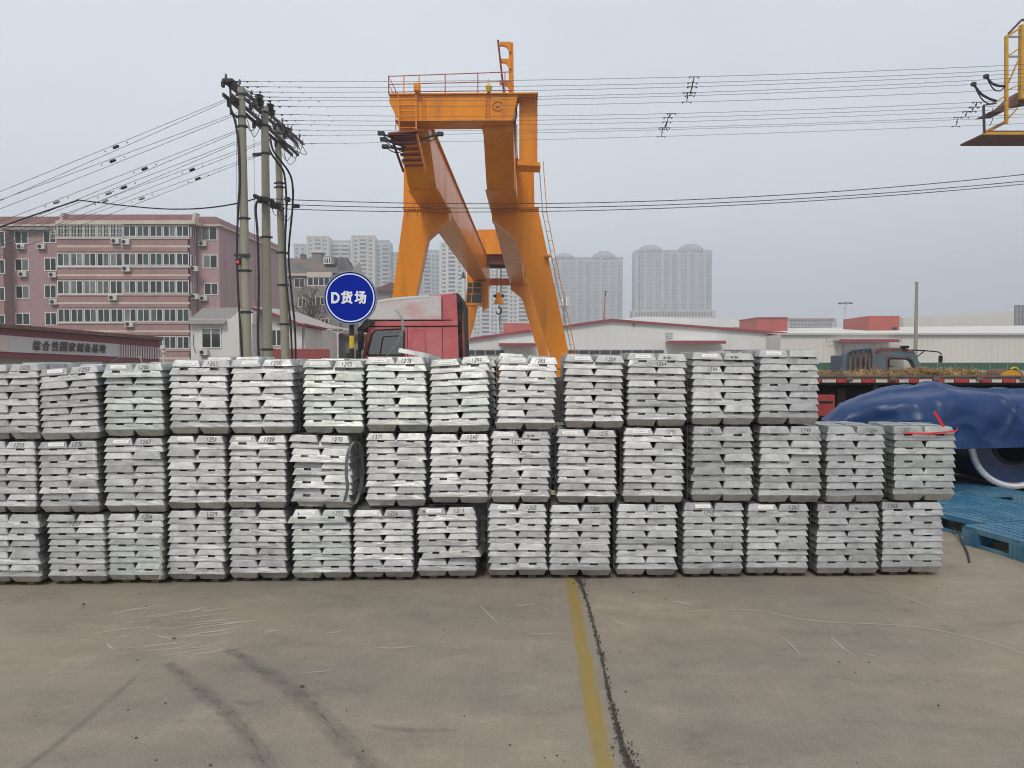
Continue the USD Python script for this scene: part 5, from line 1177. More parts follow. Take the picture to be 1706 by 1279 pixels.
# portal legs
leg_l = [(2.46, 7.2), (.76, 7.2), (.76, 6.78), (1.58, 6.06), (2.04, 3.92), (2.90, Z0 + .75), (3.48, Z0 + .75), (2.93, 3.92)]
leg_r = [(2.62, 7.2), (.88, 7.2), (.88, 6.73), (1.08, 6.62), (1.75, 6.05), (3.12, 1.5), (3.35, Z0 + .75), (3.93, Z0 + .75)]
for s0, nm in ((5.25, 'near'), (35.3, 'far')):
    for poly, sg_ in ((leg_l, -1), (leg_r, 1)):
        L = obj('portal_leg', MB().prism([(sg_ * a_, b_) for a_, b_ in poly], tz, s0, s0 + .75), 'orange_paint', crane)
        a_, b_ = (.72, 2.5) if sg_ < 0 else (.84, 2.66)
        obj('leg_flange', MB().prism([(sg_ * a_, 7.14), (sg_ * b_, 7.14), (sg_ * b_, 7.21), (sg_ * a_, 7.21)], tz, s0 - .07, s0 + .82), 'orange_paint', L)
        mb = MB()
        for q in np.linspace(a_ + .15, b_ - .15, 5):
            mb.prism([(sg_ * q - .015, 6.95), (sg_ * q + .015, 6.95), (sg_ * q + .015, 7.14), (sg_ * q - .015, 7.14)], tz, s0 - .06, s0)
        obj('stiffener', mb, 'orange_paint', L, kind='stuff')
        obj('leg_top', MB().prism([(sg_ * 1.84, 7.21), (sg_ * 2.5, 7.21), (sg_ * 2.46, 8.95), (sg_ * 1.84, 8.95)], tz, s0, s0 + .75), 'orange_paint', L)
        obj('leg_top_flange', MB().prism([(sg_ * 1.80, 8.95), (sg_ * 2.56, 8.95), (sg_ * 2.56, 9.02), (sg_ * 1.80, 9.02)], tz, s0 - .05, s0 + .8), 'orange_paint', L)
    sb = obj('sill_beam', MB().prism([(-4.3, Z0 + .28), (4.7, Z0 + .28), (4.7, Z0 + .75), (-4.3, Z0 + .75)], tz, s0 + .05, s0 + .7), 'orange_paint', crane)
    for t_ in (-4.0, -3.2, 3.6, 4.4):
        obj('travel_wheel', MB().tube([C(s0 + .25, t_, Z0 + .2), C(s0 + .5, t_, Z0 + .2)], .26, 18), 'dark_steel', crane, smooth=40)
# far tie
obj('far_tie_beam', MB().prism([(-1.8, 7.3), (1.8, 7.3), (1.8, 7.85), (-1.8, 7.85)], tz, 37.7, 38.25), 'orange_paint', crane)
# handrails on the tip beam
def bar(p, q, r=.022): return MB().tube([C(*p), C(*q)], r, 6)
zr0, zr1 = 10.42, 10.50
for frac, nm in ((1.0, 'hand_rail'), (.55, 'hand_rail'), (.12, 'toe_rail')):
    z_ = 9.86 + (10.43 - 9.86) * frac
    obj(nm, MB().tube([C(.9, -2.02, z_), C(-.35, -2.02, z_), C(-.38, 1.75, z_ + .10 * frac)], .020, 6), 'rail_red', crane, smooth=40)
for t_ in (-2.02, -1.55, -1.08, -.28, .72, 1.55):
    obj('rail_post', bar((-.36, t_, 9.84), (-.36, t_, 10.45 + .025 * (t_ + 2)), .024), 'orange_paint' if t_ in (-1.55, -1.08) else 'rail_red', crane)
obj('rail_brace', MB().tube([C(.9, -2.0, 10.4), C(-.3, -1.66, 9.75)], .02, 6).tube([C(.9, -2.0, 10.0), C(.2, -1.95, 9.75)], .02, 6), 'rail_red', crane)
obj('rail_post', bar((.9, -2.02, 9.0), (.9, -2.02, 10.43)), 'rail_red', crane)
obj('access_tank', MB().mesh(chamfer_box((.26, .3, .34), .04, C(-.5, -1.12, 10.0))), 'orange_paint', crane)
obj('beam_lamp', MB().tube([C(-.45, 1.06, 9.86), C(-.45, 1.06, 10.02), C(-.45, 1.06, 10.12)], [.07, .14, .06], 10).tube([C(-.45, 1.06, 10.1), C(-.45, 1.06, 10.3)], .015, 5), 'post_yellow', crane)
# mast on the right of the beam
obj('mast_post', MB().prism([(1.66, 9.86), (1.82, 9.86), (1.80, 11.58), (1.66, 11.58)], tz, -.1, .02), 'orange_paint', crane)
obj('mast_pole', MB().tube([C(-.2, 1.52, 9.84), C(-.2, 1.33, 11.62)], .04, 8), 'red_oxide', crane)
for z_ in (10.28, 10.98, 11.52):
    obj('mast_bracket', MB().prism([(1.38, z_ - .05), (1.52, z_ - .05), (1.6, z_ - .1), (1.68, z_ - .26), (1.74, z_ - .26), (1.74, z_ + .06), (1.38, z_ + .06)], tz, -.16, -.04), 'orange_paint', crane)
# ladder and platform at the left end of the beam
for t_ in (-1.70, -1.16):
    obj('ladder_rail', MB().beam(C(-.5, t_, 9.75), C(-.6, t_ + (.05 if t_ < -1.5 else 0.02), 8.15), .05, .04), 'orange_paint', crane)
for z_ in np.linspace(8.3, 9.6, 7):
    obj('ladder_rung', MB().tube([C(-.52, -1.69, z_), C(-.52, -1.15, z_)], .02, 6), 'orange_paint', crane)
pf = obj('collector_platform', MB().prism([(-1.95, 8.27), (-1.05, 8.36), (-1.05, 8.31), (-1.95, 8.22)], tz, -.9, .3), 'red_oxide', crane)
for k in range(6):
    z_ = 8.22 - k * .13
    obj('stair_tread', MB().prism([(-1.82 + .04 * k, z_), (-1.16 + .02 * k, z_ + .02), (-1.16 + .02 * k, z_ - .03), (-1.82 + .04 * k, z_ - .05)], tz, -.7 + .16 * k, -.5 + .16 * k), 'red_oxide', crane)
for t_, dt in ((-1.92, .22), (-1.1, .1)):
    obj('stair_string', MB().beam(C(-.75, t_, 8.28), C(.4, t_ + dt, 7.42), .05, .14), 'orange_paint' if t_ > -1.5 else 'red_oxide', crane)
for k, (a_, b_) in enumerate((((635, 222), (676, 238)), ((639, 232), (676, 245)), ((642, 244), (674, 250)), ((733, 223), (704, 231)))):
    p, q = P(*a_, 30.6), P(*b_, 31.0)
    m = obj('current_collector', MB().beam(p, q, .06, .06).mesh(chamfer_box((.28, .16, .16), .03, p)).mesh(chamfer_box((.18, .14, .12), .03, p + (q - p) * .35 + [0, 0, .03])), 'black_rubber', crane)
    n_ = np.linspace(0, 1, 14)[:, None]
    pts = p + (q - p) * n_; pts[:, 2] -= .16 * np.sin(np.pi * n_[:, 0])
    obj('collector_cable', MB().tube(pts, .022, 5), 'black_rubber', m, smooth=True)
# ladder up the right legs
for s0, x_ in ((5.15, 0), (35.2, 0)):
    for dt in (.10, .26):
        obj('leg_ladder_rail', MB().tube([C(s0, 2.66 + dt - .1, 8.9), C(s0, 2.70 + dt, 7.0), C(s0, 3.20 + dt * .9, 4.6), C(s0, 3.97 + dt * .8, Z0 + .8)], .022, 6), 'orange_paint' if dt > .2 else 'galvanised', crane)
    for z_ in np.linspace(1.3, 7.0, 17):
        tt_ = 2.70 + (7.0 - z_) * .2
        obj('leg_ladder_rung', MB().tube([C(s0, tt_ + .10, z_), C(s0, tt_ + .25, z_)], .014, 5), 'orange_paint', crane)
    obj('ladder_landing', MB().mesh(chamfer_box((.34, .34, .12), .02, C(s0 - .05, 3.0, 5.35))), 'orange_paint', crane)
# trolley with hook, and the driver's cab
tr = obj('trolley_house', MB().prism([(-1.62, 9.14), (1.62, 9.14), (1.62, 10.95), (1.35, 11.0), (-1.35, 11.0), (-1.62, 10.9)], tz, 33.2, 36.0), 'orange_paint', crane)
obj('trolley_window', MB().prism([(.10, 9.9), (.52, 9.9), (.52, 10.25), (.10, 10.25)], tz, 33.15, 33.19), 'window_glass', tr)
obj('trolley_hood', MB().prism([(-1.0, 9.14), (1.5, 9.14), (1.5, 10.4), (.9, 10.62), (-.2, 10.62), (-1.0, 10.4)], tz, 32.9, 33.19), 'orange_paint', tr)
obj('trolley_frame', MB().prism([(-1.6, 8.5), (1.6, 8.5), (1.6, 9.12), (-1.6, 9.12)], tz, 33.4, 35.8), 'red_oxide', crane)
for t_ in (-.22, -.12, .12, .22):
    obj('hoist_rope', MB().tube([C(34.5, t_, 8.6), C(34.5, t_ * .7, 6.0)], .02, 5), 'dark_steel', crane)
obj('rope_drum', MB().tube([C(34.5, -.7, 8.45), C(34.5, .7, 8.45)], .24, 16), 'dark_steel', crane, smooth=40)
HZ = .82
CH = lambda s_, t_, z_: C(s_, t_ * 1.2, 5.0 + HZ + (z_ - 5.0) * 1.2)
HK = lambda u, v, w: CH(w, u, v)
hb = obj('hook_block', MB().prism([(-.30, 4.78), (.30, 4.78), (.26, 5.0), (.12, 5.25), (-.12, 5.25), (-.26, 5.0)], HK, 34.3, 34.7).prism([(-.2, 5.2), (.2, 5.2), (.16, 5.5), (-.16, 5.5)], HK, 34.4, 34.6), 'orange_paint', crane)
obj('sheave', MB().tube([CH(34.35, -.24, 5.3), CH(34.65, -.24, 5.3)], .18, 14).tube([CH(34.35, .24, 5.3), CH(34.65, .24, 5.3)], .18, 14), 'dark_steel', hb, smooth=40)
hk = np.array([CH(34.5, .16 * math.sin(q) - .02, 4.36 + .2 * math.cos(q)) for q in np.linspace(-.1, 4.6, 24)])
obj('hook', MB().tube(np.vstack([CH(34.5, 0, 4.8), CH(34.5, 0, 4.6), hk]), np.concatenate([[.07, .07], np.linspace(.07, .10, 12), np.linspace(.10, .04, 12)]), 8), 'dark_steel', crane, smooth=40)
obj('hook_pendant', MB().tube([CH(34.5, .05, 4.1), CH(34.5, .05, 3.85), CH(34.5, .05, 3.7), CH(34.5, .05, 3.2)], [.05, .12, .06, .03], 8), 'galvanised', crane, smooth=40)
cx = -1.62
cb = obj('driver_cab', MB().prism([(-2.35, 5.35), (-1.1, 5.35), (-1.1, 5.5), (-2.35, 5.5)], tz, 32.2, 34.2).prism([(-2.2, 7.0), (-1.15, 7.0), (-1.15, 7.1), (-2.2, 7.1)], tz, 32.4, 34.2).prism([(-1.15, 5.0), (-.72, 5.3), (-.72, 7.1), (-1.15, 7.1)], tz, 32.6, 34.4), 'orange_paint', crane)
for (t0, z0), (t1, z1) in (((-2.33, 5.45), (-2.18, 7.05)), ((-1.13, 5.45), (-1.18, 7.05)), ((-1.95, 5.45), (-1.8, 7.05)), ((-2.27, 6.15), (-1.14, 6.15)), ((-2.2, 6.6), (-1.16, 6.6))):
    obj('cab_bar', MB().beam(C(32.2, t0, z0), C(32.3, t1, z1), .07, .07), 'orange_paint', cb)
obj('cab_pane', MB().prism([(-2.30, 5.5), (-1.14, 5.5), (-1.18, 7.0), (-2.18, 7.0)], tz, 32.36, 32.4), 'window_glass', crane)
obj('cab_hanger', MB().prism([(-1.1, 7.1), (-.8, 7.1), (-.8, 7.3), (-1.1, 7.3)], tz, 32.8, 34.0), 'orange_paint', crane)
lt = C(18.5, -1.35, 5.85)
obj('hanging_lamp', MB().tube([C(18.5, -1.35, 7.25), C(18.5, -1.35, 6.2)], .014, 5).tube([C(18.5, -1.35, 6.22), C(18.5, -1.35, 6.1), C(18.5, -1.35, 5.98), C(18.5, -1.35, 5.9)], [.05, .10, .12, .26], 14), 'galvanised', crane, smooth=40)

# ------------------------------------------------------------------ second crane: only its collector cage enters the frame
YC = 30.0
t = thing('second_crane', 'yellow collector cage and platform of another crane at the picture edge', 'crane', (0, 0, 0))
q = lambda a_, b_, y=YC: P(a_, b_, y)
obj('cage_post', MB().beam(q(1676.5, 60), q(1676.5, 200), .11, .11), 'yellow_steel', t)
obj('cage_post', MB().beam(q(1704, 42), q(1703, 165), .22, .2), 'yellow_steel', t)
obj('cage_post', MB().beam(q(1745, 42, YC), q(1745, 165, YC), .2, .2), 'yellow_steel', t)
for (a_, b_), (c_, d_), w_, m_ in (((1676, 61), (1703, 45), .08, 'yellow_steel'), ((1680, 56), (1702, 33), .07, 'rust_brown'), ((1678, 61), (1705, 61), .06, 'galvanised'), ((1678, 94), (1700, 94), .06, 'galvanised'),
                                   ((1680, 93), (1700, 79), .05, 'yellow_steel'), ((1680, 138), (1700, 92), .05, 'yellow_steel'), ((1679, 150), (1700, 140), .05, 'yellow_steel'), ((1702, 33), (1745, 36), .07, 'rust_brown'), ((1703, 45), (1745, 47), .08, 'yellow_steel'),
                                   ((1655, 173), (1677, 158), .05, 'yellow_steel')):
    obj('cage_brace', MB().beam(q(a_, b_), q(c_, d_), w_, w_), m_, t)
obj('sloping_plate', MB().prism(sg.Polygon([(q(1649, 186)[0], q(1649, 186)[2]), (q(1680, 172)[0], q(1680, 172)[2]), (q(1706, 148)[0], q(1706, 148)[2]), (q(1750, 140)[0], q(1750, 140)[2]), (q(1750, 160)[0], q(1750, 160)[2]), (q(1704, 168)[0], q(1704, 168)[2]), (q(1678, 183)[0], q(1678, 183)[2])]), xz, YC + .1, YC + 1.0), 'rust_brown', t)
obj('walkway', MB().prism(sg.Polygon([(q(1640, 221)[0], q(1640, 221)[2]), (q(1760, 221)[0], q(1760, 221)[2]), (q(1760, 224)[0], q(1760, 224)[2]), (q(1640, 224)[0], q(1640, 224)[2])]), xz, YC - .3, YC + 1.6), 'rust_brown', t)
obj('walkway_edge', MB().beam(q(1638, 222, YC - .3), q(1677, 202, YC + 1.9), .06, .12).beam(q(1638, 222, YC - .3), q(1760, 222, YC - .3), .05, .10), 'yellow_steel', t)
obj('cage_post', MB().beam(q(1676.5, 196), q(1676.5, 206), .1, .1).beam(q(1679, 198), q(1695, 180), .05, .05), 'yellow_steel', t)
obj('end_post', MB().beam(q(1638.5, 176, YC - .3), q(1640, 222, YC - .3), .07, .07), 'dark_steel', t)
obj('end_rail', MB().beam(q(1638.5, 175, YC - .3), q(1660, 172, YC), .04, .05), 'rust_brown', t)
obj('dangling_wire', MB().tube(spline([q(1654, 180), q(1654, 196), q(1652, 203), q(1649, 209)], 12), .014, 5), 'black_rubber', t)
for (a_, b_), (c_, d_) in (((1643, 127), (1675, 143)), ((1622, 140), (1660, 168))):
    p_, r_ = q(a_, b_), q(c_, d_)
    obj('current_collector', MB().tube(spline([p_, p_ + (r_ - p_) * .3 + [0, 0, -.15], p_ + (r_ - p_) * .65 + [0, 0, -.12], r_], 14), .045, 6).tube(spline([p_, p_ + (r_ - p_) * .35 + [0, 0, -.32], p_ + (r_ - p_) * .7 + [0, 0, -.3], r_], 14), .025, 6).mesh(chamfer_box((.18, .16, .15), .03, p_)), 'black_rubber', t, smooth=40)
# the crane's leg and girder, out of the frame
obj('crane_leg', MB().beam(P(1790, 160, YC + 1), np.array([P(1830, 160, YC + 1)[0], YC + 1, 0.0]), .8, .8).beam(P(1790, 120, YC + 1), P(2000, 120, YC + 14), .9, 1.4), 'orange_paint', t)
# ------------------------------------------------------------------ buildings on the left
def rect(x0, y0, x1, y1, Y):
    a, b = P(x0, y0, Y), P(x1, y1, Y)
    return a[0], b[0], b[2], a[2]            # X0, X1, Zlow, Zhigh
def window(parent, Y, x0, y0, x1, y1, n=2, fr=.07, glass='window_glass', frame='white_frame', label=None):
    X0, X1, Z0_, Z1_ = rect(x0, y0, x1, y1, Y)
    f = MB()
    f.span((X0, Y - .07, Z0_), (X1, Y, Z0_ + fr)).span((X0, Y - .07, Z1_ - fr), (X1, Y, Z1_))
    for k in range(n + 1):
        xx = X0 + (X1 - X0 - fr) * k / n
        f.span((xx, Y - .065, Z0_ + fr), (xx + fr, Y, Z1_ - fr))
    w = obj('window', f, frame, parent, label=label)
    for k in range(n):
        a = X0 + (X1 - X0 - fr) * k / n + fr; b = X0 + (X1 - X0 - fr) * (k + 1) / n
        obj('pane', MB().span((a, Y - .02 - .008 * (k % 2), Z0_ + fr), (b, Y - .01, Z1_ - fr)), glass if isinstance(glass, str) else glass[k % len(glass)], w)
    return w
def air_con(parent, Y, px, py, s=.85, fan=True):
    c = P(px, py, Y)
    a = obj('air_conditioner', MB().mesh(chamfer_box((s, .36, s * .68), .03, c + [0, -.2, 0])), 'ac_white', parent)
    obj('fan_grille', MB().tube([c + [-s * .14, -.385, 0], c + [-s * .14, -.40, 0]], s * .24, 14), 'dark_steel', a)
    obj('bracket', MB().box(c + [0, -.2, -s * .36], (s * .8, .34, .05)), 'rusty_steel', a)

YA = 81.0
rs = np.random.RandomState(4)
A = thing('apartment_block', 'pink apartment block with rows of glazed balconies and air conditioners', 'apartment block', (0, 0, 0))
def blk(name, x0, y0, x1, y1, Y0, Y1, mat, parent=A, zlow=None, smooth=False):
    X0, X1, Zl, Zh = rect(x0, y0, x1, y1, Y0)
    return obj(name, MB().span((X0, Y0, Zl if zlow is None else zlow), (X1, Y1, Zh)), mat, parent)
ZR = P(0, 377, YA)[2]
Xr = P(365, 400, YA)[0]
YE = 103.0
xe = P(474, 400, YE)[0]
prof = [(P(-420, 400, YA)[0], YA), (Xr, YA), (xe, YE), (P(-420, 400, YA)[0], YE)]
obj('wall', MB().prism(prof, lambda u, v, w: (u, v, w), 0, ZR), 'pink_stucco', A)
# mansard roof and eaves
eave = sg.Polygon(prof)
e0 = eave.buffer(.35, join_style=2)
obj('eave', MB().prism(e0, lambda u, v, w: (u, v, w), ZR, ZR + .16), 'cream_trim', A)
ez = P(0, 359, YA)[2]
def frus(pg0, pg1, z0, z1):
    p0, p1 = np.array(pg0.exterior.coords)[:-1], np.array(pg1.exterior.coords)[:-1]
    return manifold3d.Manifold.hull_points(np.array([(x, y, z0) for x, y in p0] + [(x, y, z1) for x, y in p1]))
obj('roof', MB().mesh(frus(eave.buffer(.28, join_style=2), eave.buffer(-.55, join_style=2), ZR + .16, ez)), 'roof_tile_red', A)
# the projecting block of balconies
YP = 79.4
blk('balcony_block', 95, 368, 316, 640, YP, YA + .01, 'pink_band', zlow=0)
obj('balcony_side', MB().prism([(P(316, 400, YP)[0], YP), (P(316, 400, YP)[0] + .02, YP), (P(328, 400, YA)[0], YA - .02), (P(316, 400, YP)[0], YA - .02)], lambda u, v, w: (u, v, w), 0, P(0, 368, YP)[2]), 'pink_stucco', A)
X0, X1, Zl, Zh = rect(93, 355.5, 326, 367, YP)
obj('balcony_roof', MB().mesh(frus(sg.box(X0, YP - .25, X1, YA + .8), sg.box(X0 + .6, YP + .5, X1 - .6, YA + 1.2), Zl, Zh)), 'roof_tile_red', A)
blk('cream_band', 92, 366.5, 325, 373, YP - .28, YA, 'cream_trim')
for px in (93, 315):
    a_, b_ = P(px, 373, YP - .25), P(px + 5, 355, YP + .5)
    obj('roof_parapet', MB().prism([(P(px, 0, YP)[0], P(0, 373, YP)[2]), (P(px + 5, 0, YP)[0], P(0, 373, YP)[2]), (P(px + 9, 0, YP)[0], P(0, 355, YP)[2]), (P(px + 4, 0, YP)[0], P(0, 355, YP)[2])], xz, YP - .32, YP + .6), 'cream_trim', A)
rows = [(374, 395.5), (421, 443.5), (467, 490), (514, 537), (560, 582)]
for r_, (ya, yb) in enumerate(rows):
    for k in range(10):
        x0 = 95.5 + k * 22.05 + (1 if r_ > 2 else 0)
        gl = [('window_glass', 'curtain_glass', 'green_glass')[min(2, int(rs.rand() * 4.2 * .9) - 1 if rs.rand() < .55 else 0)] for _ in range(2)]
        window(A, YP, x0, ya + (1.5 if k > 4 and r_ == 0 else 0), x0 + 21.2, yb - (0 if k < 5 else 1.2), 2, .085, gl)
    # side window of the projecting block
    mb = MB(); pa, pb = P(316.6, ya + 2, YP), P(327, yb, YA)
    d = np.array([pb[0] - pa[0], YA - .3 - YP, 0])
    for f_ in (0.06, .5, .93):
        c = np.array([pa[0], YP, 0]) + d * f_
        mb.span((c[0] + .02, c[1] - .05, P(0, yb - 1, YP)[2]), (c[0] + .10, c[1] + .05, P(0, ya + 3, YP)[2]))
    q0 = np.array([pa[0] + .05, YP + .1, 0]); q1 = q0 + d * .9
    w = obj('window', mb, 'white_frame', A)
    zb_, zt_ = P(0, yb - 2, YP)[2], P(0, ya + 4, YP)[2]
    obj('pane', MB().grid(np.array([[[q0[0], q0[1], zb_], [q0[0], q0[1], zt_]], [[q1[0], q1[1], zb_], [q1[0], q1[1], zt_]]])), 'window_glass', w)
    # sill, stripe and grime line of each storey
    blk('sill', 94.5, yb, 316.5, yb + 1.8, YP - .12, YP + .02, 'white_frame' if r_ < 2 else 'cream_trim')
    blk('stripe', 95, yb + 13.0, 316.4, yb + 16.5, YP - .025, YP + .01, 'cream_trim')
    blk('lintel_line', 95, ya - 2.2, 316.4, ya - .6, YP - .06, YP + .01, 'rust_brown')
# barred cage on the top floor
mb = MB()
for x in np.arange(84, 205, 2.4):
    p, q_ = P(x, 373, YP - .35), P(x, 397, YP - .35)
    mb.beam(p, q_, .022, .022)
for y in (373, 381, 389, 397):
    mb.beam(P(84, y, YP - .35), P(205, y, YP - .35), .03, .03)
obj('window_cage', mb, 'white_frame', A, kind='stuff')
# windows of the flat walls
left_w = [(24, 384, 48, 406), (25, 430.5, 49, 451.5), (26, 475.5, 50, 497.5), (26, 521, 51, 541)]
for i, (a_, b_, c_, d_) in enumerate(left_w):
    window(A, YA, a_, b_, c_, d_, 2, .09, ['window_glass', 'curtain_glass'] if i in (1, 2) else 'window_glass')
for i, (a_, b_, c_, d_) in enumerate([(72, 384, 94.5, 405), (74, 429, 95, 451), (74, 474, 95, 497), (75, 520, 95.5, 542)]):
    window(A, YA, a_, b_, c_, d_, 2, .09)
for i, (a_, b_, c_, d_) in enumerate([(335.5, 377, 362.5, 400.5), (338, 424, 363, 447), (340, 471, 364, 491.5), (341, 515, 365, 535)]):
    window(A, YA, a_, b_, c_, d_, 2, .09, ['curtain_glass', 'window_glass'] if i < 2 else 'window_glass')
for a_, b_ in ((37, 411), (71, 411), (40, 457), (90, 458), (92, 503)):
    air_con(A, YA, a_, b_)
for a_, b_ in ((194, 402), (211, 403.5), (212, 448), (190, 496), (217, 540)):
    air_con(A, YP, a_, b_)
for a_, b_ in ((339, 406), (340.5, 497), (325, 448), (326, 494)):
    air_con(A, YA - (1.0 if a_ < 330 else 0), a_, b_, .8)
obj('drain_pipe', MB().tube([P(329.5, 378, YA - .12), P(330.5, 600, YA - .12)], .06, 6), 'galvanised', A)
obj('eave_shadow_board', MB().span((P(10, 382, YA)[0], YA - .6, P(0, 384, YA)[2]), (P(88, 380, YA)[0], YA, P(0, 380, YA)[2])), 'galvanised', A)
# the next balcony block at the picture edge
blk('balcony_block', -210, 379, 10, 640, YP + .1, YA + .02, 'pink_band', zlow=0)
for r_, (ya, yb) in enumerate(((385, 412), (432, 456), (478, 501), (524, 540))):
    for k in range(5):
        window(A, YP + .1, 9 - 18 * (k + 1), ya, 9 - 18 * k, yb, 2, .085)
# ---- old grey apartment house
YO = 128.0
t = thing('grey_house', 'old grey apartment house with dark pitched roof and dormer behind the poles', 'apartment house', (0, 0, 0))
blk('wall', 455, 452, 566, 640, YO, YO + 11, 'old_grey_wall', t, zlow=0)
zr, ze = P(0, 428, YO + 4)[2], P(0, 455, YO)[2]
gx0, gx1 = P(455, 0, YO)[0], P(566, 0, YO)[0]
# roof with a gable end turned slightly to the right
obj('roof', MB().add([(gx0, YO - .4, ze), (gx1 + .3, YO - .4, ze), (gx1 - .2, YO + 5.5, zr), (gx0, YO + 5.5, zr), (gx0, YO + 11.4, ze), (gx1 + .9, YO + 11.4, ze)], [[0, 1, 2], [0, 2, 3], [3, 2, 5], [3, 5, 4]]), 'grey_roof', t)
obj('gable', MB().add([(gx1, YO, ze - .2), (gx1 + .6, YO + 11, ze - .2), (gx1 - .3, YO + 5.5, zr - .15), (gx1 + .9, YO + .1, ze - .6), (gx1 + 2.3, YO + 3.0, P(0, 432, YO)[2]), (gx1 + 3.6, YO + 1.2, ze - .9)], [[0, 1, 2], [3, 5, 4]]), 'old_grey_wall', t)
X0, X1, Zl, Zh = rect(566, 446, 584, 640, YO + 1)
obj('stair_wing', MB().span((X0, YO + 1, 0), (X1, YO + 9, ze - .3)), 'old_grey_wall', t)
obj('wing_roof', MB().add([(X0 - .4, YO + .6, ze - .4), (X1 + .4, YO + .6, ze - .4), ((X0 + X1) / 2 - .6, YO + .6, zr - .3), (X0 - .4, YO + 9, ze - .4), (X1 + .4, YO + 9, ze - .4), ((X0 + X1) / 2 - .6, YO + 9, zr - .3)], [[0, 1, 2], [0, 2, 5], [0, 5, 3], [1, 4, 5], [1, 5, 2]]), 'grey_roof', t)
d = blk('dormer', 538, 427, 557, 440, YO + 1.4, YO + 5, 'old_grey_wall', t)
window(t, YO + 1.38, 539, 429, 552, 439.5, 3, .16)
blk('chimney', 500, 423, 508, 433, YO + 5, YO + 6.2, 'grey_roof', t); blk('chimney', 519, 421, 536, 432, YO + 5, YO + 7, 'old_grey_wall', t)
blk('chimney_cap', 520, 418, 538, 420.6, YO + 4.8, YO + 7.2, 'white_wall', t)
blk('eave', 478, 455, 514, 459, YO - .5, YO, 'cream_trim', t); blk('balcony_parapet', 511, 453, 552, 461.5, YO - 1.2, YO, 'cream_trim', t)
window(t, YO - 1.0, 512, 461.5, 550, 476, 4, .14); blk('balcony_front', 511, 476, 552, 495, YO - 1.2, YO, 'old_grey_wall', t)
for a_, b_, c_, d_ in ((490, 463, 508, 479), (514, 494, 527, 508), (533, 494, 548, 508), (497, 496, 510, 511), (514, 530, 528, 545), (534, 530, 548, 545), (495, 530, 508, 545)):
    window(t, YO - .01 if b_ < 470 or a_ < 512 else YO - 1.21, a_, b_, c_, d_, 2, .14, 'window_glass', 'cream_trim')
# ---- white yard houses
YW = 55.0
t = thing('white_house', 'white flat house with grey corrugated lean-to roof left of the poles', 'house', (0, 0, 0))
w = blk('wall', 317, 531, 421, 640, YW, YW + 5, 'white_wall', t, zlow=0)
pr = [P(311, 537, YW - .5), P(373, 537, YW - .5), P(401, 513, YW + 2.2), P(338, 514, YW + 2.2)]
dn = np.array([0, 0, -.09])
mb = MB()
nn = 26
for k in range(nn):                                   # corrugated sheet: ribs down the slope
    f0, f1 = k / nn, (k + .45) / nn
    a0, a1 = pr[0] + (pr[1] - pr[0]) * f0, pr[0] + (pr[1] - pr[0]) * f1
    b0, b1 = pr[3] + (pr[2] - pr[3]) * f0, pr[3] + (pr[2] - pr[3]) * f1
    mb.add([a0 + [0, 0, .05], a1 + [0, 0, .05], b1 + [0, 0, .05], b0 + [0, 0, .05], a0, a1, b1, b0], [[0, 1, 2, 3], [4, 0, 3, 7], [1, 5, 6, 2], [4, 5, 1, 0]])
mb.add([*pr, *[p + dn for p in pr]], [[0, 1, 2, 3], [4, 7, 6, 5], [0, 4, 5, 1], [1, 5, 6, 2], [2, 6, 7, 3], [3, 7, 4, 0]])
obj('roof', mb, 'corrugated_grey', t)
g_ = sg.Polygon([(P(a_, b_, YW)[0], P(a_, b_, YW)[2]) for a_, b_ in ((373, 540), (401, 514), (421, 517), (421, 540))])
obj('gable', MB().prism(g_, xz, YW + .01, YW + 4.9), 'white_wall', t)
window(t, YW, 335.5, 546, 369, 580, 2, .08); blk('window_head', 336, 546, 369, 556.5, YW - .045, YW - .03, 'curtain_glass', t)
air_con(t, YW, 341.5, 587, .62); obj('wall_pipe', MB().tube([P(322, 556, YW - .05), P(322, 575, YW - .05), P(326, 588, YW - .05)], .03, 6), 'galvanised', t)
t = thing('white_house', 'white house with a low gable roof and red brick base behind the poles', 'house', (0, 0, 0))
YV = 57.0
pg = sg.Polygon([(P(a_, b_, YV)[0], P(a_, b_, YV)[2]) for a_, b_ in ((419, 640), (419, 513), (444, 519), (503, 541), (503, 640))])
obj('wall', MB().prism(pg, xz, YV, YV + .3).span((P(419, 0, YV)[0], YV + .3, 0), (P(503, 0, YV)[0], YV + 8, P(0, 541, YV)[2])), 'white_wall', t)
mb = MB()
pl = [P(416, 511.5, YV), P(444, 518, YV), P(503, 540.5, YV), P(541, 548.5, YV + 3)]
for a_, b_ in zip(pl[:-1], pl[1:]):
    mb.beam(a_ + [0, -.35, 0], b_ + [0, -.35, 0], .7, .14)
obj('roof_edge', mb, 'trim_red', t)
obj('roof', MB().grid(np.array([[p_ + [0, -.1, .08] for p_ in pl], [p_ + [.3, 8, .3] for p_ in pl]])), 'corrugated_grey', t)
obj('side_wall', MB().prism([(P(503, 0, YV)[0], YV), (P(535, 0, YV + 3)[0], YV + 3), (P(535, 0, YV + 3)[0], YV + 8), (P(503, 0, YV)[0], YV + 8)], lambda u, v, w_: (u, v, w_), 0, P(0, 547, YV + 1)[2]), 'white_wall', t)
window(t, YV, 452, 548, 470, 577, 2, .09); window(t, YV + .9, 505, 548, 517, 577, 2, .08); window(t, YV + 2.0, 519, 550, 529, 578, 2, .08)
xb0, xb1 = P(448, 0, YV)[0], P(545, 0, YV)[0]
bw = obj('brick_base', MB().span((xb0, YV - .35, 0), (xb1, YV - .06, P(0, 581, YV)[2] - .02)), 'brick_red', t)
zz = P(0, 581, YV)[2]
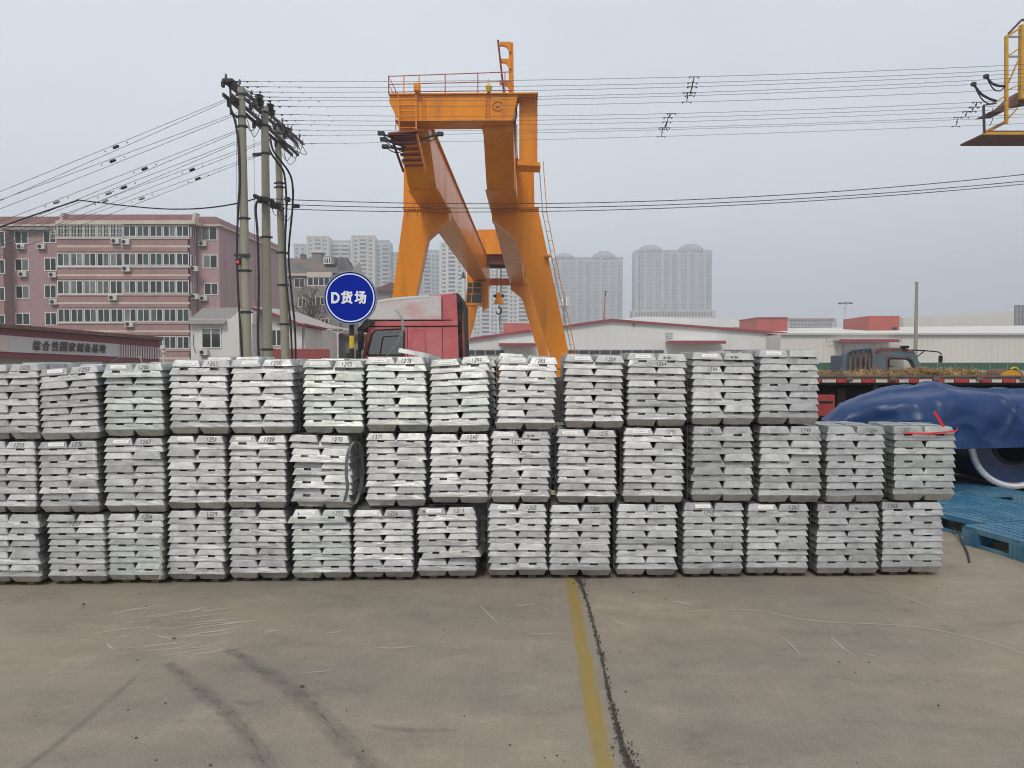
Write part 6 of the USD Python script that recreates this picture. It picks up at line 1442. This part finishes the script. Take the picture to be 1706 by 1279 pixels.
for r_ in range(6):
    for k in range(18):
        x_ = xb0 + (k + (.5 if r_ % 2 else 0)) * (xb1 - xb0) / 18
        obj('brick', MB().span((x_ + .012, YV - .375, zz - .16 * (r_ + 1) + .012), (min(x_ + (xb1 - xb0) / 18 - .012, xb1), YV - .34, zz - .16 * r_ - .012)), 'brick_red', bw)
# ---- gate house with fascia sign
F0, F1 = P(-120, 545, 37.5), P(266, 566, 50.0)
def FP(px, py):
    """Point of the fascia plane that the photograph shows at px, py."""
    nrm = np.array([-(F1 - F0)[1], (F1 - F0)[0], 0.0]); d_ = ray(px, py)
    k = nrm @ (F0 - [0, 0, EYE]) / (nrm @ d_)
    return np.array([0, 0, EYE]) + d_ * k, nrm / np.linalg.norm(nrm)
fn_ = FP(0, 560)[1]
if fn_[1] > 0: fn_ = -fn_
def fpoly(name, pts, d0, d1, mat, parent, label=None):
    a_ = [FP(*p)[0] for p in pts]
    v = [p + fn_ * d1 for p in a_] + [p + fn_ * d0 for p in a_]
    return obj(name, manifold3d.Manifold.hull_points(np.array(v)), mat, parent, label=label)
t = thing('gate_house', 'low gate house with maroon fascia and silver sign board, left of the white house', 'gate house', (0, 0, 0))
fpoly('fascia', [(-120, 537), (266, 567), (266, 604.5), (-120, 590)], -.02, -.12, 'maroon_panel', t)
ln = lambda x, a_, b_: a_ + (b_ - a_) * x / 265
fpoly('roof_edge', [(-120, 529), (268, 561.5), (268, 566.5), (-120, 536.5)], .25, -3.0, 'rust_brown', t)
fpoly('gutter', [(-120, 535.2), (266, 565.2), (266, 567.2), (-120, 537.4)], .18, -.02, 'dark_steel', t)
sb_ = fpoly('sign_board', [(-60, 553), (197, 573), (197, 594), (-60, 583)], .03, -.02, 'silver_panel', t)
fpoly('sign_board', [(-120, 556), (13, 559), (13, 584.5), (-120, 580)], .045, -.02, 'cream_trim', t, label='lighter end of the sign board')
for k in range(17):
    x_ = 198 + k * 4.0
    fpoly('slat', [(x_, ln(x_, 557.6, 578.5)), (x_ + 2.0, ln(x_ + 2, 557.6, 578.5)), (x_ + 2.0, ln(x_ + 2, 585.4, 598)), (x_, ln(x_, 585.4, 598))], .03, -.02, 'silver_panel', t)
fpoly('lower_wall', [(-120, 590), (262, 604), (262, 640), (-120, 640)], -.5, -.7, 'beige_wall', t)
fpoly('wall_core', [(-120, 540), (255, 570), (255, 655), (-120, 680)], -.8, -3.0, 'beige_wall', t)
txt = '综合性国家储备基地'
xs_c = [60, 75.5, 91, 105, 119, 132.5, 145, 157.5, 169.5]
for k, ch in enumerate(txt):
    gp = glyph(ch); b0 = gp.bounds
    u0 = xs_c[k]; hw = 6.3 - .14 * k; yc = ln(u0, 572.6, 585.2) - .3; hh = 8.4 - .2 * k
    gp = aff.affine_transform(gp, [2 / (b0[2] - b0[0]), 0, 0, 2 / (b0[3] - b0[1]), -(b0[0] + b0[2]) / (b0[2] - b0[0]), -(b0[1] + b0[3]) / (b0[3] - b0[1])])
    def put(u, v, w_, u0=u0, yc=yc, hw=hw, hh=hh):
        p, _ = FP(u0 + u * hw + v * .8, yc - v * hh + u * hw * .075)
        return p + fn_ * w_
    obj('letter', MB().prism(gp, put, .05, .09), 'sign_letter', sb_)
# small camera pole and street lamp
t = thing('camera_pole', 'slim white pole with a camera dome in front of the pink building', 'camera pole', (P(273, 600, 30)[0], 30, 0))
b_ = np.array([P(273, 600, 30)[0], 30, 0])
obj('pole', MB().tube([(0, 0, 0), (0, 0, P(0, 584, 30)[2])], .04, 8), 'ac_white', t)
obj('camera_dome', MB().mesh(trimesh.creation.icosphere(2, .09).apply_translation((0, 0, P(0, 586, 30)[2]))).box((0, -.05, P(0, 578, 30)[2]), (.16, .14, .14)).tube([(0, 0, P(0, 584, 30)[2]), (0, 0, P(0, 575, 30)[2])], .03, 6), 'ac_white', t)
t = thing('street_lamp', 'small white two armed street lamp left of the blue sign post', 'street lamp', (P(563, 600, 48)[0], 48, 0))
zt_ = P(0, 553, 48)[2]
obj('pole', MB().tube([(0, 0, 0), (0, 0, zt_)], .06, 8), 'ac_white', t)
for s in (-1, 1):
    a_ = obj('arm', MB().beam((0, 0, zt_ - .1), (s * .45, 0, zt_ + .12), .05, .05), 'ac_white', t)
    obj('lamp_head', MB().mesh(chamfer_box((.35, .16, .07), .02, (s * .5, 0, zt_ + .15))), 'ac_white', a_)
# dark low sheds and walls behind the sign post
t = thing('dark_shed', 'dark brown shed half hidden behind the bare trees', 'shed', (0, 0, 0))
blk('wall', 500, 560, 612, 640, 66, 72, 'old_grey_wall', t, zlow=0); window(t, 65.98, 536, 556, 547, 569, 2, .1)
blk('roof', 497, 556, 615, 560.5, 65.5, 72.5, 'rust_brown', t); blk('door', 577, 588, 585, 640, 65.9, 66, 'truck_dark', t)
t = thing('far_house', 'small far house with a brown gable roof beside the crane leg', 'house', (0, 0, 0))
blk('wall', 622, 478, 660, 640, 170, 180, 'old_grey_wall', t, zlow=0)
pg = sg.Polygon([(P(a_, b_, 170)[0], P(a_, b_, 170)[2]) for a_, b_ in ((618, 484), (640, 476), (654, 470), (662, 486))])
obj('roof', MB().prism(pg, xz, 169, 181), 'rust_brown', t)

# ---- bare trees
def tree(px, Y, top_py, seed, label, spread=.55):
    rs = np.random.RandomState(seed)
    b = P(px, 600, Y); H_ = P(px, top_py, Y)[2]
    t = thing('bare_tree', label, 'tree', (b[0], Y, 0), group='bare trees')
    tr_, cr = MB(), MB()
    def grow(p, d, L, r, lev):
        n = 4; pts = [p]; dd = d.copy()
        for _ in range(n):
            dd = dd + rs.normal(0, .12, 3); dd /= np.linalg.norm(dd); pts.append(pts[-1] + dd * L / n)
        (tr_ if lev < 1 else cr).tube(pts, np.linspace(r, r * .6, n + 1), 6 if lev < 2 else 4 if lev < 3 else 3)
        if lev >= 5: return
        for k in range(4 if lev < 2 else 3):
            f = rs.uniform(.45, 1.0); q_ = np.array(pts[min(n, int(f * n + .5))])
            nd = dd + rs.normal(0, spread, 3) + [0, 0, .15]; nd /= np.linalg.norm(nd)
            grow(q_, nd, L * rs.uniform(.5, .72), r * .55, lev + 1)
    grow(np.zeros(3), np.array([rs.normal(0, .05), 0, 1.0]), H_ * .42, H_ * .022, 0)
    obj('trunk', tr_, 'bark', t, smooth=40); obj('crown', cr, 'bark', t, smooth=True)
tree(525, 75, 468, 1, 'bare tree in front of the grey house, nearest the poles')
tree(548, 78, 462, 2, 'tall bare tree behind the round blue sign')
tree(505, 70, 500, 3, 'low bushy bare tree at the corner of the white house', .7)
tree(575, 72, 520, 5, 'small bare tree beside the sign post', .7)
tree(598, 90, 520, 8, 'thin bare tree between the sign and the red truck')

# ------------------------------------------------------------------ sheds on the right
YH = 112.0
t = thing('gable_warehouse', 'white gabled warehouse with red roof edge and a strip of dark windows', 'warehouse', (0, 0, 0))
eR, pk, eL = P(1310, 556.5, YH), P(1018, 534, YH), P(700, 577, YH)
pg = sg.Polygon([(eL[0], 0), (eR[0], 0), (eR[0], eR[2]), (pk[0], pk[2]), (eL[0], eL[2])])
obj('gable_wall', MB().prism(pg, xz, YH, YH + .3), 'shed_white', t)
mb = MB()
mb.beam(eL + [0, -.2, .1], pk + [0, -.2, .1], .6, .32).beam(pk + [0, -.2, .1], eR + [0, -.2, .1], .6, .32)
obj('roof_edge', mb, 'trim_red', t)
obj('roof', MB().grid(np.array([[eL + [0, 0, .15], pk + [0, 0, .15], eR + [0, 0, .15]], [eL + [0, 60, .15], pk + [0, 60, .15], eR + [0, 60, .15]]])), 'shed_white', t)
obj('side_wall', MB().span((eR[0] - .2, YH + .3, 0), (eR[0], YH + 60, eR[2])), 'shed_white', t)
obj('corner_pipe', MB().tube([P(1306, 557, YH - .2), P(1306, 640, YH - .2)], .12, 8), 'trim_red', t)
mb = MB()
for x_ in np.arange(eL[0] + .4, eR[0], .9):
    zt_ = np.interp(x_, [eL[0], pk[0], eR[0]], [eL[2], pk[2], eR[2]])
    mb.span((x_, YH - .03, .1), (x_ + .10, YH, zt_ - .3))
obj('cladding_rib', mb, 'shed_white', t, kind='stuff')
for (a_, b_, n_) in ((775, 842, 4), (946, 1106, 9), (1206, 1292, 5), (700, 770, 4)):
    for k in range(n_):
        w_ = (b_ - a_) / n_
        x_ = a_ + k * w_
        window(t, YH - .05, x_, 582.5, x_ + w_, 592, 1, .10, 'window_glass', 'galvanised')
for (a_, b_, py, dr) in ((832, 892, 574, (840, 888)), (1112, 1206, 570, (1125, 1192))):
    c_ = obj('canopy', MB().span((P(a_, 0, YH)[0], YH - 2.2, P(0, py, YH)[2]), (P(b_, 0, YH)[0], YH - .03, P(0, py - 3.5, YH)[2])), 'shed_white', t)
    obj('canopy_edge', MB().span((P(a_ - 1, 0, YH)[0], YH - 2.5, P(0, py + 3, YH)[2]), (P(b_ + 1, 0, YH)[0], YH - 2.25, P(0, py - 2, YH)[2])), 'trim_red', c_)
    obj('door', MB().span((P(dr[0], 0, YH)[0], YH - .12, 0), (P(dr[1], 0, YH)[0], YH - .04, P(0, py + 5, YH)[2])), 'shed_cream', t)
obj('vent_louvre', MB().span((P(1113, 0, YH)[0], YH - .12, P(0, 564, YH)[2]), (P(1124, 0, YH)[0], YH - .03, P(0, 553.5, YH)[2])), 'galvanised', t)
for k in range(4):
    z_ = P(0, 562.5 - 2.6 * k, YH)[2]
    obj('louvre_blade', MB().span((P(1113.6, 0, YH)[0], YH - .17, z_), (P(1123.4, 0, YH)[0], YH - .13, z_ + .12)), 'white_frame', t)
obj('wall_lamp', MB().tube([P(1056, 537, YH - .1), P(1056, 543, YH - .3)], .12, 6), 'trim_red', t)
YK = 106.0
t = thing('long_warehouse', 'long cream warehouse with a red canopy behind the flatbed trailer', 'warehouse', (0, 0, 0))
X0, X1 = P(1307, 0, YK)[0], P(2300, 0, YK)[0]
zt_ = P(0, 557.5, YK)[2]
obj('wall', MB().span((X0, YK, 0), (X1, YK + .3, zt_)), 'shed_cream', t)
obj('roof', MB().add([(X0, YK - .3, zt_), (X1, YK - .3, zt_), (X1, YK + 40, P(0, 540, YK + 40)[2]), (X0, YK + 40, P(0, 548, YK + 40)[2])], [[0, 1, 2, 3]]), 'shed_cream', t)
obj('roof_edge', MB().span((X0, YK - .45, zt_ - .02), (X1, YK - .02, zt_ + .22)), 'silver_panel', t)
obj('gable_side', MB().span((X0, YK + .3, 0), (X0 + .2, YK + 40, zt_)), 'shed_cream', t)
mb = MB()
for x_ in np.arange(X0 + .3, X1, .8):
    mb.span((x_, YK - .035, .1), (x_ + .09, YK, zt_ - .05))
obj('cladding_rib', mb, 'shed_cream', t, kind='stuff')
c_ = obj('canopy', MB().span((P(1396, 0, YK)[0], YK - 2.4, P(0, 567.5, YK)[2]), (P(1490, 0, YK)[0], YK - .04, P(0, 564.5, YK)[2])), 'shed_cream', t)
obj('canopy_edge', MB().span((P(1394, 0, YK)[0], YK - 2.7, P(0, 570.5, YK)[2]), (P(1492, 0, YK)[0], YK - 2.42, P(0, 565.5, YK)[2])), 'trim_red', c_)
obj('door_frame', MB().span((P(1404, 0, YK)[0], YK - .2, 0), (P(1475, 0, YK)[0], YK - .05, P(0, 572, YK)[2])), 'shed_cream', t)
obj('door_pipe', MB().tube([P(1405, 572, YK - .3), P(1405, 640, YK - .3)], .08, 6), 'galvanised', t)
obj('eave_pipe', MB().tube([P(1377, 562, YK - .5), P(1377, 569, YK - .5), P(1502, 569, YK - .5), P(1502, 562, YK - .5)], .05, 6), 'galvanised', t)
t = thing('roof_block', 'red penthouse block on the roof line right of the gabled warehouse', 'roof block', (0, 0, 0), group='red roof blocks')
def rblk(name, x0, y0, x1, y1, Y0, Y1, mat, parent, zlow):
    X0, X1, Zl, Zh = rect(x0, y0, x1, y1, Y0)
    return obj(name, MB().span((X0, Y0, zlow), (X1, Y1, Zh)), mat, parent)
rblk('wall', 1262, 529, 1312, 560, 126, 136, 'shed_red', t, 0); rblk('coping', 1261, 528.2, 1313, 529.4, 125.8, 136, 'trim_red', t, P(0, 529.4, 125.8)[2])
t = thing('roof_block', 'red penthouse block on the long cream warehouse', 'roof block', (0, 0, 0), group='red roof blocks')
pg = [(P(1426, 0, 130)[0], 130), (P(1456, 0, 122)[0], 122), (P(1508, 0, 122)[0], 122), (P(1508, 0, 122)[0] + .5, 132), (P(1430, 0, 130)[0], 134)]
obj('wall', MB().prism(pg, lambda u, v, w: (u, v, w), 0, P(0, 526, 122)[2]), 'shed_red', t)
obj('wall_vent', MB().span((P(1496, 0, 122)[0], 121.9, P(0, 549, 122)[2]), (P(1503, 0, 122)[0], 121.98, P(0, 545, 122)[2])), 'dark_steel', t)
t = thing('roof_block', 'red roof block seen between the far crane leg and the hook', 'roof block', (0, 0, 0), group='red roof blocks')
rblk('wall', 839, 538, 884, 575, 150, 156, 'shed_red', t, 0)
t = thing('white_shed', 'large white shed roof showing above the gabled warehouse', 'shed', (0, 0, 0))
YZ = 175.0
rblk('wall', 935, 541, 1262, 590, YZ, YZ + 40, 'shed_white', t, 0)
obj('roof', MB().prism(sg.Polygon([(P(a_, b_, YZ)[0], P(a_, b_, YZ)[2]) for a_, b_ in ((925, 542), (1072, 527.5), (1290, 533), (1290, 545), (925, 545))]), xz, YZ - .5, YZ + 50), 'shed_white', t)
t = thing('white_shed', 'long pale shed with sloping roof edge at the right of the concrete pole', 'shed', (0, 0, 0))
YY = 165.0
obj('wall', MB().prism(sg.Polygon([(P(a_, b_, YY)[0], P(a_, b_, YY)[2]) for a_, b_ in ((1505, 529), (1690, 518), (2100, 505), (2100, 605), (1505, 605))]), xz, YY, YY + 30), 'shed_cream', t)
t = thing('low_shed', 'low white shed roof left of the red penthouse block', 'shed', (0, 0, 0))
obj('wall', MB().prism(sg.Polygon([(P(a_, b_, 150)[0], P(a_, b_, 150)[2]) for a_, b_ in ((1355, 553), (1428, 544), (1428, 600), (1355, 600))]), xz, 150, 170), 'shed_white', t)
obj('roof_edge', MB().beam(P(1355, 552.6, 149.8), P(1428, 543.6, 149.8), .5, .3), 'galvanised', t)
t = thing('far_building', 'hazy far building with a pinkish top floor behind the sheds', 'building', (0, 0, 0))
rblk('wall', 1312, 535, 1394, 600, 330, 345, 'tower_grey', t, 0); rblk('top_floor', 1316, 530, 1392, 535, 330, 344, 'pink_band', t, P(0, 535, 330)[2])
mb = MB()
for py in (533, 538.5, 544, 549.5):
    for px in np.arange(1316, 1388, 6.0):
        a_ = rect(px, py, px + 3.8, py + 2.6, 330); mb.span((a_[0], 329.7, a_[2]), (a_[1], 330, a_[3]))
obj('window_rows', mb, 'tower_window', t, kind='stuff')
# green mesh barrier
YG = 88.0
t = thing('mesh_barrier', 'green mesh barrier along the foot of the long warehouse', 'barrier', (0, 0, 0))
x0_, x1_ = P(1365, 0, YG)[0], P(1900, 0, YG)[0]
npan = 18
for k in range(npan):
    a_ = x0_ + (x1_ - x0_) * k / npan; b_ = x0_ + (x1_ - x0_) * (k + 1) / npan
    obj('mesh_panel', MB().span((a_ + .06, YG, .05), (b_ - .02, YG + .03, P(0, 604, YG)[2])), 'fence_green', t)
    obj('fence_post', MB().span((a_ - .02, YG - .03, 0), (a_ + .06, YG + .05, P(0, 603, YG)[2])), 'galvanised', t)
def mast(px, Y, top, label, name, mat, r0, r1, head):
    t = thing(name, label, name.replace('_', ' '), (P(px, 600, Y)[0], Y, 0))
    zt_ = P(0, top, Y)[2]
    obj('pole', MB().tube([(0, 0, 0), (0, 0, zt_)], [r0, r1], 12), mat, t, smooth=40)
    if head: head(t, zt_)
mast(1525, 70, 470, 'lone concrete pole rising in front of the long warehouse', 'concrete_mast', 'pole_concrete', .19, .12, lambda t, z: obj('pole_cap', MB().tube([(0, 0, z - .1), (0, 0, z + .03)], .135, 12), 'pole_concrete', t))
def hm(t, z):
    a = np.linspace(0, 2 * np.pi, 25)
    obj('lamp_ring', MB().tube(np.stack([1.1 * np.cos(a), 1.1 * np.sin(a), 0 * a + z - .2], 1), .09, 6), 'galvanised', t)
    for q_ in a[:-1:4]:
        h = obj('lamp_head', MB().box((1.3 * math.cos(q_), 1.3 * math.sin(q_), z - .3), (.6, .5, .25), rotmat(q_, (0, 0, 1))), 'dark_steel', t)
        obj('lamp_arm', MB().beam((0, 0, z - .05), (1.1 * math.cos(q_), 1.1 * math.sin(q_), z - .2), .07, .07), 'galvanised', h)
mast(1407, 180, 503, 'tall pale floodlight mast with a ring of lamps above the red blocks', 'floodlight_mast', 'tower_white', .30, .16, hm)
def tm(t, z):
    for dz in (0, -1.6):
        for q_ in np.linspace(0, 6.28, 7)[:-1]:
            obj('antenna_panel', MB().box((1.0 * math.cos(q_), 1.0 * math.sin(q_), z - .6 + dz), (.3, .3, 1.5)), 'tower_white', t)
    obj('antenna_frame', MB().tube([(0, 0, z - 2.6), (0, 0, z - 2.4)], 1.3, 10), 'galvanised', t)
    obj('tip', MB().tube([(0, 0, z), (0, 0, z + 1.5)], .08, 6), 'galvanised', t)
mast(940, 210, 495, 'telecom mast with antenna panels behind the crane leg ladder', 'telecom_mast', 'galvanised', .5, .35, tm)
t = thing('roof_antenna', 'thin leaning antenna on the ridge of the gabled warehouse', 'antenna', tuple(P(1006, 535, YH + 6)))
a_, b_, c_ = P(1006, 535, YH + 6), P(1008, 492, YH + 6), P(1009.5, 485, YH + 6)
obj('lower_mast', MB().tube([(0, 0, -.3), (b_ - a_) * .35, b_ - a_], [.22, .12, .08], 6), 'rail_red', t)
obj('tip', MB().tube([b_ - a_, c_ - a_], [.14, .06], 6).box(c_ - a_, (.5, .1, .08)), 'dark_steel', t)

# ------------------------------------------------------------------ towers of the city in the haze
def tower(label, x0, x1, ytop, Y, mat, bays, storey=2.9, depth=16, crown=(), podium=None, group='hazy apartment towers'):
    """bays: (start, end, kind) as fractions of the width; w = window grid, b = balconies, s = solid pier."""
    t = thing('apartment_tower', label, 'apartment tower', (0, 0, 0), group=group)
    X0, X1, _, Zh = rect(x0, ytop, x1, 600, Y)
    W = X1 - X0
    obj('wall', MB().span((X0, Y, 0), (X1, Y + depth, Zh)), mat, t)
    win, ledge, pier = MB(), MB(), MB()
    n = int(Zh / storey)
    n0 = max(0, int(n * .0))
    for f0, f1, kind in bays:
        a, b = X0 + W * f0, X0 + W * f1
        if kind == 's':
            pier.span((a, Y - 1.1, 0), (b, Y, Zh + .6)); continue
        for k in range(n0, n):
            z = k * storey + .35
            if kind == 'w':
                m = max(1, int(round((b - a) / 3.0)))
                for j in range(m):
                    c0 = a + (b - a) * (j + .2) / m; c1 = a + (b - a) * (j + .8) / m
                    win.span((c0, Y - .12, z + .6), (c1, Y, z + 2.1))
            elif kind == 'b':
                win.span((a + .3, Y - .15, z + .95), (b - .3, Y, z + 2.35))
                ledge.span((a + .1, Y - 1.0, z - .3), (b - .1, Y, z + .75))
            elif kind == 'n':
                win.span((a + .25, Y - .12, z + .5), (b - .25, Y, z + 1.9))
    for (c0, c1, yt) in crown:
        a, b = P(c0, 0, Y)[0], P(c1, 0, Y)[0]; zt = P(0, yt, Y)[2]
        h = zt - Zh
        d_ = (b - a)
        cm = MB().span((a, Y - .8, Zh), (b, Y + depth * .8, Zh + h * .45)).span((a + d_ * .10, Y - .4, Zh + h * .45), (b - d_ * .10, Y + depth * .7, Zh + h * .75)).span((a + d_ * .26, Y, Zh + h * .75), (b - d_ * .26, Y + depth * .6, zt))
        for q_ in np.linspace(.06, .9, 7):
            win.span((a + d_ * q_, Y - .95, Zh + h * .08), (a + d_ * (q_ + .05), Y - .8, Zh + h * .36))
        obj('crown', cm, mat, t)
    for mb_, nm, m_ in ((win, 'window_rows', 'tower_window'), (ledge, 'balcony_rows', mat), (pier, 'wall_piers', mat)):
        if mb_.v: obj(nm, mb_, m_, t, kind='stuff')
    obj('parapet', MB().span((X0 - .3, Y - .4, Zh), (X1 + .3, Y + .2, Zh + 1.0)), mat, t)
    return t
bw_ = [(0, .07, 's'), (.07, .30, 'w'), (.30, .36, 's'), (.36, .64, 'b'), (.64, .70, 's'), (.70, .93, 'w'), (.93, 1, 's')]
tower('low pale tower at the far left of the hazy towers, behind the grey house', 489, 511, 408, 560, 'tower_grey', [(.05, .45, 'w'), (.55, .95, 'w')])
tower('beige tower with stepped top, directly above the grey house roof', 511, 550, 395, 540, 'tower_beige', bw_)
tower('recessed beige wing between the two beige towers left of the crane', 550, 585, 402, 548, 'tower_beige', [(.04, .48, 'b'), (.52, .96, 'b')])
tower('beige tower right above the round blue sign', 585, 626, 394, 540, 'tower_beige', bw_)
tower('grey tower between the blue sign and the left crane leg', 626, 650, 402, 546, 'tower_grey', [(.05, .4, 'w'), (.45, .95, 'b')])
tower('lower grey tower just left of the crane leg', 650, 666, 422, 552, 'tower_grey', [(.1, .9, 'w')])
tower('pale tower just right of the left crane leg', 694, 732, 418, 555, 'tower_grey', [(.0, .3, 'w'), (.32, .62, 'b'), (.66, 1, 'w')])
tower('white balcony tower under the left crane girder', 732, 774, 405, 545, 'tower_white', bw_)
tower('white tower seen behind the crane hook', 786, 832, 432, 550, 'tower_white', bw_)
tower('white tower between the crane hook and the far right leg', 832, 880, 446, 556, 'tower_white', [(0, .3, 'b'), (.34, .62, 'w'), (.66, .98, 'b')])
nb = []
for k in range(9):
    nb += [(k / 9 + .003, k / 9 + (.016 if k % 3 else .040), 's'), (k / 9 + .044, k / 9 + .070, 'n' if k % 4 else 'b'), (k / 9 + .078, k / 9 + .104, 'n')]
tower('pair of rounded top grey towers right of the crane', 919, 1037, 430, 640, 'tower_grey', nb, crown=((927, 957, 421), (990, 1027, 418)), storey=3.0)
tower('widest pair of rounded top grey towers, right of all the others', 1058, 1185, 418, 660, 'tower_grey', nb, crown=((1068, 1106, 408), (1136, 1175, 406)), storey=3.0)
t = thing('city_podium', 'low pale podium building at the foot of the widest grey towers', 'podium building', (0, 0, 0))
rblk('wall', 1054, 517, 1192, 600, 640, 655, 'tower_beige', t, 0)
mb = MB()
for px in np.arange(1058, 1188, 5):
    a_ = rect(px, 519, px + 3, 526, 640); mb.span((a_[0], 639.6, a_[2]), (a_[1], 640, a_[3]))
obj('window_rows', mb, 'tower_window', t, kind='stuff')
t = thing('scaffold_tower', 'hazy steel scaffold at the picture edge above the pale shed', 'scaffold', (0, 0, 0))
for k in range(4):
    obj('frame_column', MB().beam(P(1692 + 6 * k, 600, 160), P(1692 + 6 * k, 508, 160), .4, .4), 'galvanised', t)
for py in (510, 520, 530, 540):
    obj('frame_beam', MB().beam(P(1692, py, 160), P(1712, py, 160), .3, .3), 'galvanised', t)
